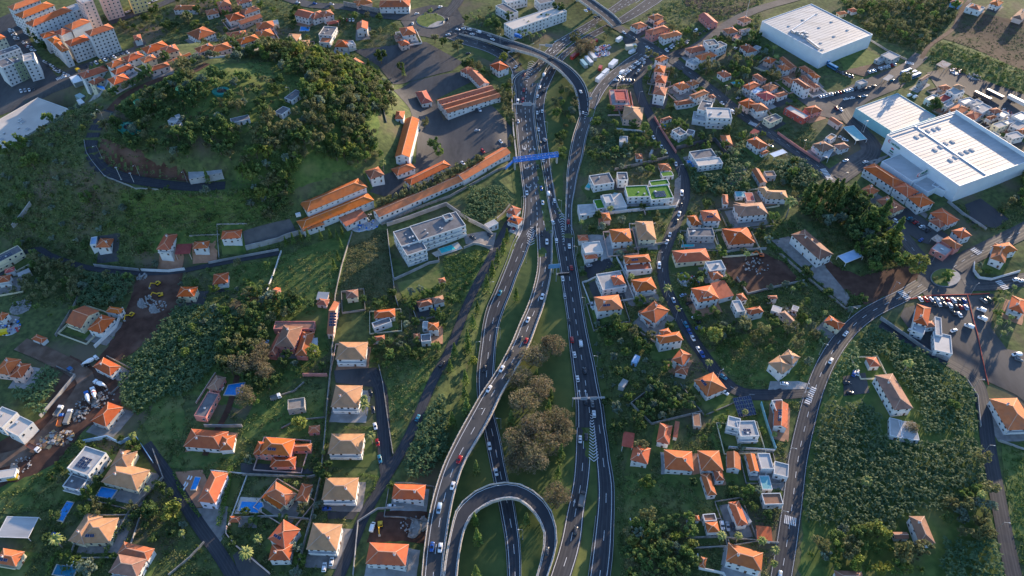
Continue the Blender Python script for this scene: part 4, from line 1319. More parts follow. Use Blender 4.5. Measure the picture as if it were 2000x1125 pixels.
  # windows and a door on the two sides one can see
  st = max(1, int(round(b.h / 3.0)))
  sh_ = (zt - b.g) / st
  for si, (p0, dirv, nrm, length) in enumerate((((0, 0), b.u, -b.n, L), ((L, 0), b.n, b.u, D), ((L, D), -b.u, b.n, L), ((0, D), -b.n, -b.u, D))):
   mid = b.pt(*p0) + dirv * length / 2
   if np.dot(nrm, EYE[:2] - mid) < 0.25 * np.linalg.norm(EYE[:2] - mid): continue
   usable = length - 2 * ov
   if usable < 2.2: continue
   nw = max(1, int(usable / (3.1 if length < 25 else 3.6)))
   a2 = math.atan2(nrm[1], nrm[0]) - math.pi / 2
   for k in range(st):
    for i in range(nw):
     if nwin >= 98: break
     if st < 4 and random.random() < 0.14: continue
     f = ov + usable * (i + 0.5) / nw
     p = b.pt(*p0) + dirv * f - nrm * (ov - 0.02)
     zz = b.g + k * sh_ + sh_ * 0.36
     if k == 0 and i == nw // 2 and si < 2 and bi == 0 and b.h < 8:
      link("door", DOOR, root, (p[0] - o0[0], p[1] - o0[1], b.g - o0[2] - 0.2), a2, (1.3, 1, min(2.4, sh_ * 0.8)))
      continue
     wv = random.choice((1.1, 1.3, 1.5)) if 'w' not in flags else 1.9
     link("window", WIN, root, (p[0] - o0[0], p[1] - o0[1], zz - o0[2]), a2, (wv, 1, min(1.5, sh_ * 0.46)))
     nwin += 1
   if 'B' in flags and si in (0, 2):
    for k in range(1, st):
     p = b.pt(*p0) + dirv * length / 2 - nrm * (ov - 0.55)
     bb = MB()
     an = math.atan2(dirv[1], dirv[0])
     bb.box((p[0] - o0[0], p[1] - o0[1], b.g + k * sh_ - o0[2] - 0.1), (usable - 0.5, 1.15, 0.16), wm, an)
     pp = p + nrm * 0.52
     bb.box((pp[0] - o0[0], pp[1] - o0[1], b.g + k * sh_ - o0[2] + 0.06), (usable - 0.5, 0.12, 0.85), wm, an)
     bb.obj("balcony", root)
 return root, bl
def near_road(x, y, m=1.0):
 return any(np.min(np.hypot(r.C[:, 0] - x, r.C[:, 1] - y)) < np.linalg.norm(r.L[len(r.L) // 2] - r.R[len(r.L) // 2]) / 2 + m for r in ROADS.values() if not r.elevated)
YARDN = [0]
def plot(label, b):
 """the paved yard and the low garden wall of a house"""
 YARDN[0] += 1
 c = [[-3.0, -3.0], [b.L + 3, -3.0], [b.L + 3, b.D + 3], [-3.0, b.D + 3]]
 for i, (n, k) in enumerate(((-b.n, (0, 1)), (b.u, (1, 2)), (b.n, (2, 3)), (-b.u, (3, 0)))):
  if np.dot(n, -b.c) > 0.35 * np.linalg.norm(b.c):
   g = random.uniform(1.5, 5)
   for j in k:
    if i in (0, 2): c[j][1] += -g if i == 0 else g
    else: c[j][0] += g if i == 1 else -g
 W = [b.pt(*p) for p in c]
 m = M[random.choice(('concrete', 'paving', 'paving', 'asphalt', 'clay_paving', 'grass', 'grass', 'verge'))]
 k = 0.8
 sheet("yard", None, m, 0.15, [np.array((*(b.c + (p - b.c) * k), 0)) for p in W], rank=0.004 * (YARDN[0] % 16))
 lb = "low garden wall round the " + label
 if len(lb.split()) > 16 or random.random() < 0.35: return
 run, best = [], []
 for i in range(4):
  p, q = W[i], W[(i + 1) % 4]
  if any(near_road(*(p + (q - p) * t)) for t in (0, 0.25, 0.5, 0.75, 1)):
   run = []
  else:
   run = run or [p]; run.append(q)
   if len(run) > len(best): best = list(run)
 if len(best) >= 2:
  wall(lb, [np.array((*p, 0)) for p in best], random.uniform(0.9, 1.5), random.choice(('w', 'stone', 'concrete', 'q', 'c')), 0.28, "garden_wall")
NAMED = {}
def buildings(text):
 for ln in text.strip().splitlines():
  ln = ln.strip()
  if not ln or ln.startswith('#'): continue
  label, kind, style, specs = [k.strip() for k in ln.split('|')]
  name, _, cat = kind.partition('/')
  st = style.split()
  W, R_ = st[0], st[1]
  flags = st[2] if len(st) > 2 else ''
  if cat == '' and name == 'house' and 'x' not in flags and 'B' not in flags and random.random() < 0.33: flags += 'B'
  NAMED[label] = make_building(name, label, cat or name.replace('_', ' '), W, R_, flags, specs)
  b = NAMED[label][1][0]
  if name in ('house', 'villa', 'cottage') and b.h >= 4 and b.L < 32 and b.c[1] < 640: plot(label, b)
buildings("""
rearmost long white apartment slab with orange roof in the row of three|apartment_block|w o x|h 26,20 80,0 69,-7 17
middle long white apartment slab with orange roof in the row of three|apartment_block|w o x|h 44,36 107,10 95,1 17
front long white apartment slab with orange roof and a flat roofed end|apartment_block|w o x|h 64,52 141,20 131,11 17;f 141,24 164,15 155,5 16 Rl
pale pink tower of flats behind the three orange roofed slabs|apartment_tower/apartment block|q l|f 161,8 182,1 172,-10 26
tall pale tower cut by the top edge beside the hillside street|apartment_tower/apartment block|q l|f 190,-16 224,-24 214,-36 26
yellow block of flats cut by the top edge beside the parked street|apartment_block|y l|f 250,-6 282,-13 274,-22 16
stepped white apartment block with orange roofs and a yellow stair panel|apartment_block|w o x|h 137,91 176,77 166,67 15;h 176,71 223,55 212,46 20;f 193,72 206,67 205,66 15 Wy Rl;h 120,102 135,97 121,80 14;h 104,85 120,79 110,70 14;h 84,75 111,67 98,61 14;h 120,69 140,60 126,53 14;h 140,58 177,42 164,34 15
cream block with orange roof cut by the left edge by the parking street|apartment_block|c o x|h -14,83 12,73 1,64 13
white and sage green apartment block with dark flat roofs above the market hall|apartment_block|w d|f 4,133 28,124 16,112 16;f 28,126 44,119 36,108 15 Wv;f 46,121 69,116 55,105 17 Rl;f -8,112 40,95 33,88 14
huge flat cream roofed market hall at the foot of the hill|market_hall|w e|f -75,341 137,214 99,177 10 Z14
small white house with orange hip roof alone below the scrub slope|house|w t|h 262,79 277,76 268,68 6
orange roofed terrace nearest the zebra crossing in the town rows|terraced_house/house|w o|h 163,154 212,137 202,127 6
second orange terrace of the upper row facing the apartments|terraced_house/house|w o|h 218,133 248,121 236,113 6
third orange terrace of the upper row facing the apartments|terraced_house/house|w o|h 250,121 282,109 270,100 6
far end orange terrace of the upper row near the bend|terraced_house/house|w o|h 288,105 330,90 318,79 6
orange house behind the second terrace of the upper town row|house|w o|h 226,146 262,131 252,124 5
orange pyramid roofed house in the middle of the town rows|house|c o|h 281,123 307,114 298,106 6
cream house with layered orange roofs at the bend of the town rows|house|c t|h 320,106 350,98 342,86 6
small cream house with pale orange roof beside a pale blue pool|house|c t|h 184,166 206,155 196,148 5
low orange roofed house next to the small cream pool house|house|q o|h 222,166 254,154 238,144 4
long low orange house against the trees of the hill|house|q t|h 295,139 332,128 325,121 4
long low orange outbuilding at the far end of the town rows|outbuilding|q o x|g 340,120 374,106 370,102 3
two storey house with faded red roof beside the crossroads behind the hill|house|w t|h 388,78 421,64 402,49 6
wide low house with red roof half hidden by hilltop trees|house|q t|h 390,103 420,92 408,84 4
orange hip roofed house just above the hilltop trees|house|q o|h 414,104 453,93 440,83 4
red roofed house among trees below the hillside street|house|w t|h 338,19 384,19 380,10 5
pink two storey house with red roof near the top edge|house|p t|h 427,14 452,9 444,0 7
small low red roofed house left of the pink two storey house|house|w t|h 404,30 428,25 424,16 4
white house with red roof cut by the top edge|house|w t|h 466,8 492,2 486,-5 5
white house with broad orange roof above the long tiled shed|house|w o|h 448,42 479,34 468,23 5
long shed with plain orange tiles in the upper village|shed|g t|G 470,48 513,33 508,26 4
house with palm shadows on its orange roof above the long tiled shed|house|w t|h 478,28 508,18 500,10 4
upper of two orange houses beside the dome shaped terrace|house|q t|h 502,57 536,52 520,42 6
lower of two orange houses beside the dome shaped terrace|house|q o|h 506,75 536,68 526,56 6
house with several small orange hips in the upper village|house|q t|h 443,76 482,70 472,60 4
long white two storey house with orange roof above the hilltop trees|house|w o|h 470,87 507,76 497,67 7
round pale terrace pavilion beside the two orange houses|pavilion|c e V|f 525,50 545,47 539,39 3.5
large white villa complex with red roofs behind the small blue pool|villa/house|w t|g 602,36 618,25 594,16 7;h 612,38 638,30 626,20 6;h 632,33 653,28 648,18 7
dark red canopy in front of the large red roofed villa|canopy|w r a|h 640,48 662,44 654,40 3
white house with pinkish tan hip roof above the hill woods|house|w k|h 556,80 580,81 598,67 7
low octagonal tan roofed house below the pinkish hip roof|house|c k|h 574,93 604,91 603,78 4
white modern house with grey flat roof beside the small blue pool|house|w d|f 622,68 648,70 650,53 6
small white flat roofed annex with red roof panel|annex|w t V|f 623,83 644,84 646,74 4
low orange roofed house with white flat annex below the grey flat roof|house|w o|h 653,91 680,92 678,78 4;f 681,91 695,88 695,78 5 Rl
white gabled house with orange roof on the scrub slope|house|w o|g 696,58 718,57 718,43 7
white house with red hip roof left of the first roundabout|house|w o|h 786,70 813,66 806,51 7
pink house with low red hip roof below the first roundabout house|house|q o|h 783,90 801,86 798,76 5
small brown roofed shed left of the roundabout houses|shed|q n|h 772,76 786,74 785,66 3
row of white terraced houses on the wall at the top edge|terraced_house/house|w t|h 740,14 800,13 800,0 7
low red roofed house left of the white terrace at the top edge|house|q t|h 698,12 728,5 720,-4 4
white chapel like house with long red roof at the edge of the parade ground|house|w t|h 679,119 699,131 714,124 6
white walled shelter with flat grey roof on the hill lawn|shelter|w d V|f 555,191 570,196 586,178 3
low grey shelter further down the hill lawn|shelter|w d V|f 536,219 550,224 566,212 3
stone grey shelter at the edge of the hill woods|shelter|w d V|f 452,240 488,232 484,224 3
white hilltop pavilion with grey roofs and a red centre square|pavilion|w l V|f 327,236 342,239 347,231 3;f 345,231 354,228 351,222 3 RW;f 336,245 350,246 352,239 2.5 Rd
long grey roofed stand beside the oval hill road|grandstand|g l V|f 369,350 434,337 432,322 3
white courtyard building with long cream flat roof beside the highway|office_block/office building|w e V|f 1002,58 1107,22 1092,10 9;f 968,12 996,29 1010,22 8 Rd;f 1055,8 1083,2 1075,-9 8 Rd;f 990,6 1030,-3 1020,-12 8 Rl
white house with orange pyramid roof beside the slip road|house|w o|h 956,127 974,139 994,130 7
barracks with three parallel red gable roofs and an upper wing|barracks|w t x|G 874,221 979,189 972,181 5;G 867,212 972,181 965,174 5;G 859,203 965,173 958,166 5;g 913,143 937,168 958,164 5 Rt;h 898,138 912,144 926,134 5 Rt
small red hip roofed pavilion at the barracks gate|pavilion|w r x|h 811,180 823,203 845,199 4
white house with orange hip roof inside the highway bend|house|w t|h 1231,49 1245,57 1264,49 5
small house with weathered hip roof beside the upper highway|house|q t|h 1265,33 1278,40 1297,33 4
narrow orange roofed annex behind the pink house|annex|q o|h 1276,46 1284,49 1300,41 3
large pink house with layered orange roofs at the bend|house|p t|h 1260,60 1274,69 1308,56 6
white house with orange hips and a white garden wall at the bend|house|w o|h 1287,68 1297,76 1330,65 6
big red roofed barn beside the upper street|barn|p r x|g 1364,30 1384,48 1399,41 5
red roofed house under the tall sign mast|house|q t|h 1440,37 1453,44 1472,40 4
orange roofed house with a small flat annex facing the upper street|house|q t|h 1411,57 1422,66 1441,60 4;f 1430,72 1440,76 1448,70 3 Rr
low house with rusty patchwork roof below the sign mast|house|w u|h 1443,58 1450,64 1468,57 3
modern white cube house with black roof terraces on the upper street|house|w d|f 1374,80 1384,90 1396,78 9;f 1386,90 1400,97 1413,84 8
weathered red roofed house at the town crossroads|house|q t|h 1338,95 1349,104 1382,97 5
white villa with orange roof and columned terrace on the town street|house|w o|h 1357,109 1370,118 1400,108 6;f 1340,120 1356,128 1364,120 4 Rl
house with half tiled half grey flat roof near the big white store|house|w t|h 1444,90 1460,103 1476,96 5;f 1464,97 1474,101 1488,93 4 Rl
low house with red hip roof behind the garden tree on the town street|house|w t|h 1400,142 1414,152 1430,146 4
uppermost of four stacked orange houses on the corner|house|w o|h 1278,115 1290,121 1305,112 7
second of four stacked orange houses on the corner|house|q o|h 1277,139 1297,142 1302,129 8
third of four stacked orange houses on the corner|house|q o|h 1279,160 1300,163 1304,149 8
lowest of four stacked orange houses on the corner|house|w t|h 1275,183 1299,187 1303,172 9
house with two joined hip roofs one of them weathered|house|w o|h 1315,165 1330,176 1350,170 5;h 1340,160 1352,168 1368,163 4 Rt
pink house with red flat roof centre and wide terrace|house|p l V|f 1195,206 1231,206 1231,176 5;f 1203,196 1226,196 1226,177 7 Rr
pink house with broad faded tan hip roof|house|q k|h 1215,232 1254,236 1246,209 6
long white house with chimneys and tiled roofs beside the town street|house|w t|h 1346,186 1357,193 1384,180 8;h 1316,198 1322,206 1350,193 4;h 1382,186 1388,192 1396,187 5
large modern white house with dark roof terraces on the town street|house|w d|f 1362,214 1384,219 1398,201 8;f 1382,230 1430,232 1424,212 9 RW;f 1352,234 1381,238 1384,222 4 Rl
orange house with white verandah at the hedge bank of the town street|house|w o|h 1450,168 1464,176 1484,165 5
brown weathered roofed house behind the blue flat roof|house|w t|h 1486,170 1504,179 1524,171 5
long red roofed house with blue flat annex on the town street|house|w r|h 1476,184 1496,197 1518,190 6;f 1466,179 1476,184 1490,176 5 RB
low house with faded roof at the end of the garden|house|w t|h 1512,184 1521,190 1542,185 4
orange roofed house with a curved wall on the town street|house|q o|h 1442,200 1462,212 1480,202 6
narrow cream house with weathered roof on the town street|house|w t|h 1464,204 1478,218 1496,208 7
long narrow faded roof hidden between garden trees|outbuilding|q t x|h 1469,147 1488,159 1498,155 4
pinkish white roofed house beside the warehouse gardens|house|q o|h 1490,118 1506,124 1522,118 5
white two storey house with orange roof below the long roof row|house|w o|h 1518,128 1530,138 1544,133 6
long sloping terrace of weathered roofs behind the white store|terraced_house/house|q t x|G 1522,114 1546,134 1557,131 5
small faded roofed house at the corner of the terrace gardens|house|q t|h 1528,152 1543,163 1552,158 4
white three storey block with rows of windows beside the gardens|apartment_block|w t x|h 1548,156 1574,174 1582,169 9
upper house with orange roof and pale side walls in the terrace lane|house|q o|h 1560,131 1578,143 1588,138 6
white house with orange roof at the low end of the terrace lane|house|w o|h 1577,142 1590,153 1600,148 7
weathered red roofed house in the terrace lane|house|q t|h 1562,148 1576,162 1586,158 5
low faded house behind the white three storey block|house|q t|h 1580,163 1592,172 1600,168 4
long red walled building with pale flat roof strip|workshop|r e V|f 1532,212 1570,233 1580,226 5
pink house with pale orange roof beside the long red walled building|house|p o|h 1570,211 1584,222 1604,214 5
cream house with dark flat roof at the lower bend of the town street|house|c d|f 1491,232 1505,241 1524,228 5
small cream shed beside the far white store|shed|c o x|h 1633,24 1640,29 1650,22 3
tiny orange roofed hut beside the far white store|hut|w o x|h 1655,18 1665,24 1672,18 3
grey green utility building on the dirt plot|utility_building/outbuilding|g l V|f 1720,108 1741,118 1760,110 5;f 1708,116 1718,121 1727,115 3
small pale kiosk on the store forecourt|kiosk|g l V|f 1671,160 1681,166 1690,158 4
flat grey canopy over the fuel pumps beside the buses|canopy|g l aV|f 1724,154 1734,158 1745,148 3.2
rusty patched shed at the edge of the far yard|shed|s u a|s 1828,126 1846,134 1858,127 3
pale blue walled house with red roof at the top of the farm track|house|b t|h 1855,4 1876,10 1884,3 4
white flat roofed house with a red roof panel beside the farm track|house|w l V|f 1886,14 1914,23 1920,14 4;h 1893,14 1912,19 1917,12 5 Rt
white house with pale red roof above the brown field|house|w o|h 1932,6 1950,12 1963,5 5
dark weathered roof house at the right end of the brown field|house|q n|h 1977,33 1996,39 2012,22 4
grey house with brown tiled roof beside the three buses|house|g n|h 1793,156 1800,159 1819,148 8
pink red roofed house in the crowded hamlet|house|q t|h 1831,169 1842,176 1856,170 5
white house with tan roof slab in the crowded hamlet|house|w l V|f 1848,178 1864,187 1882,178 7;h 1860,168 1876,176 1884,170 8 Rk
dark red flat roof with a white patch in the crowded hamlet|house|w r V|f 1826,193 1842,201 1858,190 4
small orange roofed cottage in the crowded hamlet|cottage/house|w k|h 1830,181 1838,186 1848,179 3
white flat roofed shed left of the dark red flat roof|shed|w W V|f 1806,193 1818,199 1830,188 4
pale grey flat roofed house below the dark red flat roof|house|w l|f 1842,206 1850,210 1862,202 4
brick red roofed house in the middle of the crowded hamlet|house|w t|h 1853,214 1874,224 1892,212 6
red roofed house at the lower edge of the crowded hamlet|house|w t|h 1884,225 1905,234 1915,222 5
grey courtyard house with parapets in the crowded hamlet|house|w l|f 1900,212 1918,221 1936,210 6
small red hip roofed house right of the grey courtyard house|house|w t|h 1930,214 1942,222 1954,215 6
small white flat roof behind the courtyard house|house|w W V|f 1872,196 1884,204 1900,194 4
grey patched flat roof between two white roofs of the hamlet|house|w l V|f 1890,200 1902,207 1916,198 4
white flat roofed house nearest the scrap piles|house|w W V|f 1946,224 1960,230 1972,222 5
square pale roofed house above the store wall|house|c l V|f 1937,243 1950,251 1964,241 6
low red roofed house above the store wall|house|w t|h 1925,229 1934,234 1946,227 5
white flat roofed cottage above the store wall|cottage/house|w W V|f 1956,238 1966,244 1976,236 4
white house with flat roof terrace at the lower right of the hamlet|house|w l V|f 1964,262 1978,272 1994,262 5
red roofed house at the right edge of the hamlet|house|w t|h 1984,254 1996,262 2012,252 5
grey house with flat roof at the right edge of the hamlet|house|w l V|f 1972,246 1990,254 2008,244 5
tall white house with flat roof at the right edge near the lorries|house|w W V|f 1976,226 1994,236 2010,226 6
small cream house with flat roof just above the store wall|house|c l V|f 1928,264 1942,271 1954,263 4
large white store with ducts on its flat roof near the farm track|warehouse|m W Vb|f 1488,42 1606,106 1695,63 11
white sheet roof of the parking hall with a teal edge|parking_hall|n W Vb|f 1671,212 1744,259 1825,226 7
huge white cash and carry store with rows of roof lights|warehouse|m W Vb|f 1732,264 1874,364 1999,306 12;f 1722,316 1781,355 1818,331 7;f 1784,359 1812,376 1838,362 5;f 1820,362 1846,374 1862,360 5
long terrace with orange roofs and lower red roofs beside the cash and carry store|terraced_house/house|w o xB|h 1686,328 1744,366 1762,353 7;h 1744,366 1772,385 1792,372 7;h 1772,385 1796,405 1824,395 7
cream house with red roof below the long orange terrace|house|c t|h 1680,371 1700,383 1716,371 6
wide red hip roofed hall beside the car park of the long terrace|hall|c t|h 1711,391 1745,416 1768,406 5
cluster of orange roofed shops between car park and court|shop|w o|h 1816,416 1850,440 1872,428 5;h 1858,450 1876,466 1894,456 6;h 1814,431 1836,445 1850,436 4 Rt
pink corner house with orange roof and a grey roof terrace|house|p o|h 1838,468 1866,487 1880,480 6;f 1818,486 1846,501 1862,489 4 Rl
patched red lean-to beside the pink corner house|shed|g u a|s 1818,466 1832,475 1841,466 3
large white villa with orange roofs in the palm garden|villa/house|w o|h 1934,504 1963,514 2004,495 6;h 1955,496 1988,489 1984,470 6
orange roofed house cut by the right edge below the palm garden|house|w o|h 1970,602 2000,613 2014,590 6
white modern house with grey roof on the winding street|house|w d|f 1312,255 1328,266 1342,260 6;f 1338,261 1352,265 1364,258 4
low orange shed beside the small round pool|shed|w t x|h 1295,237 1313,231 1312,225 3
white modern house with dark roof and pale roof terrace|house|w d V|f 1346,297 1356,312 1397,302 5;f 1357,313 1364,325 1410,316 5 Re
villa with bright orange hip roof beside the town street|house|w o|h 1458,274 1481,291 1500,283 6;h 1484,298 1490,302 1504,297 3
red awning in front of the bright orange villa|awning|w r a|s 1464,259 1475,264 1485,258 3
grey metal carport between the villa and the town street|carport|w B aV|f 1503,300 1512,307 1538,298 3
narrow orange cottage hidden in the orchard|cottage/house|q o|h 1413,284 1432,284 1429,264 3
brown roofed house beside the town street junction|house|w n|h 1586,282 1606,297 1627,286 5;h 1628,283 1640,293 1655,283 4;f 1612,269 1622,274 1634,266 5 Rk
striped white canopy beside the brown roofed junction house|canopy|w W aV|f 1606,305 1618,309 1644,296 3
red gabled shed beside the teal canopy|shed|q t x|G 1618,232 1638,245 1643,239 4
teal canopy roof at the store side street|canopy|w T aV|f 1646,248 1672,275 1690,268 3
white modern house with grey roof and white rims beside the ramp|house|w d|f 1160,363 1200,357 1196,337 6
white cube house with dark roof left of the grass roofed villa|house|w d|f 1207,352 1227,352 1225,337 7
long modern villa with bright green grass roofs and solar panels|villa/house|w G S|f 1272,391 1316,387 1309,361 6;f 1226,386 1271,384 1268,362 6;f 1272,364 1308,360 1305,350 6
white base terrace of the green roofed villa with a dark pool deck|terrace|w e V|f 1184,408 1225,403 1222,376 2.5
white roof cube with bright turf court beside the pool deck|pavilion|w W V|f 1183,397 1200,395 1198,379 5;f 1166,408 1182,406 1181,388 2.5 RG
wide grey terrace block left of the turf court|terrace|w l V|f 1133,420 1165,418 1163,398 2.2
small kiosk with a turf roof above the green roofed villa|kiosk|w G V|f 1294,345 1316,343 1314,334 3
weathered red shed above the turf roofed kiosk|shed|q t x|h 1291,333 1312,331 1310,318 3
orange roofed hut below the grey terrace block|hut|q o|h 1178,431 1194,430 1194,415 5;s 1170,440 1179,440 1179,428 3 Rt
weathered orange farmhouse among the banana plots|farmhouse/house|g t|G 1468,331 1484,358 1496,352 4
grey shed with brown roof beside the weathered farmhouse|shed|g n V|f 1497,345 1516,344 1516,334 4
pinkish roofed house among the banana plots|house|w k|h 1480,366 1493,385 1504,376 5;h 1496,388 1540,389 1536,372 5
dark red flat roof beside the teal sheet roof|shed|q r V|f 1459,392 1475,392 1474,376 3
teal sheet roofed shed beside the banana plots|shed|w T V|f 1438,384 1459,384 1458,374 3
narrow brown roofed hut by the banana plots|hut|w t x|h 1412,398 1423,399 1419,380 4
brown roofed villa with white walls and chimneys|villa/house|w n|h 1444,423 1501,418 1497,394 6;h 1436,414 1456,416 1454,397 6
white house with orange gable and solar panels on the winding street|house|w o s|h 1374,432 1408,431 1405,410 7;h 1353,441 1372,438 1367,418 6
house with grey tan hip roof beside the winding street|house|c n|h 1247,468 1282,468 1280,432 6 Rk
orange roofed house left of the grey tan hip roof|house|w o|h 1196,473 1236,471 1231,446 6
grey modern house with flat roof above the narrow pale pool|house|g d|f 1346,462 1396,462 1393,446 6
orange hip roofed house above the red building plot|house|q o|h 1424,478 1475,474 1460,443 5
long white two storey house with brown roof below the pine wood|house|w n|h 1545,458 1600,507 1625,494 8
flat pale blue canopy behind the long white house|canopy|w B aV|f 1636,500 1652,514 1684,499 3
orange pyramid roof half covered by a shrub beside the roundabout road|house|c o|h 1609,628 1639,645 1648,631 5
white house with orange roof and white terrace beside the bend of the winding street|house|w o s|h 1222,515 1272,511 1267,496 6;f 1224,529 1273,526 1271,512 4
house with grey roof and orange strip beside the lane|house|w l V|f 1177,567 1224,560 1220,528 5;h 1199,557 1222,554 1219,536 6 Ro
orange house with corner balcony on the winding street|house|w o|h 1243,570 1283,564 1272,541 6
large orange house with many hips and a lower tiled verandah|house|w o|h 1250,612 1280,631 1311,608 6;s 1246,608 1266,634 1278,629 3 Rt
orange house with black solar panels beside the highway bank|house|w o s|h 1168,608 1217,603 1211,575 6
tall white house with stepped orange roofs on the winding street|house|w o|h 1289,672 1335,664 1327,647 8;h 1294,656 1312,651 1314,638 8
long cream house with broad orange roof on the winding street|house|c o|h 1321,513 1388,508 1377,485 4
grey flat roofed house at the corner of the red building plot|house|w l|f 1386,530 1418,526 1412,508 6;h 1390,546 1414,543 1411,526 5 Rt
orange house with raised central hip and garage on the winding street|house|w o s|h 1364,590 1405,583 1393,556 7;h 1374,580 1394,577 1388,563 9;s 1406,584 1434,577 1416,549 4 Rt
white and orange house with grey terraces below the building plot|house|w o|h 1464,615 1492,609 1481,598 6;h 1447,588 1460,585 1451,572 4 Rt;f 1440,610 1456,608 1447,586 5 Rl
small grey hut with tiled strip in the dark field|hut|g t|h 1501,583 1519,583 1518,577 5
brown roofed ruin between two olive green trees|house|q n|h 1522,611 1550,638 1560,632 4
""")
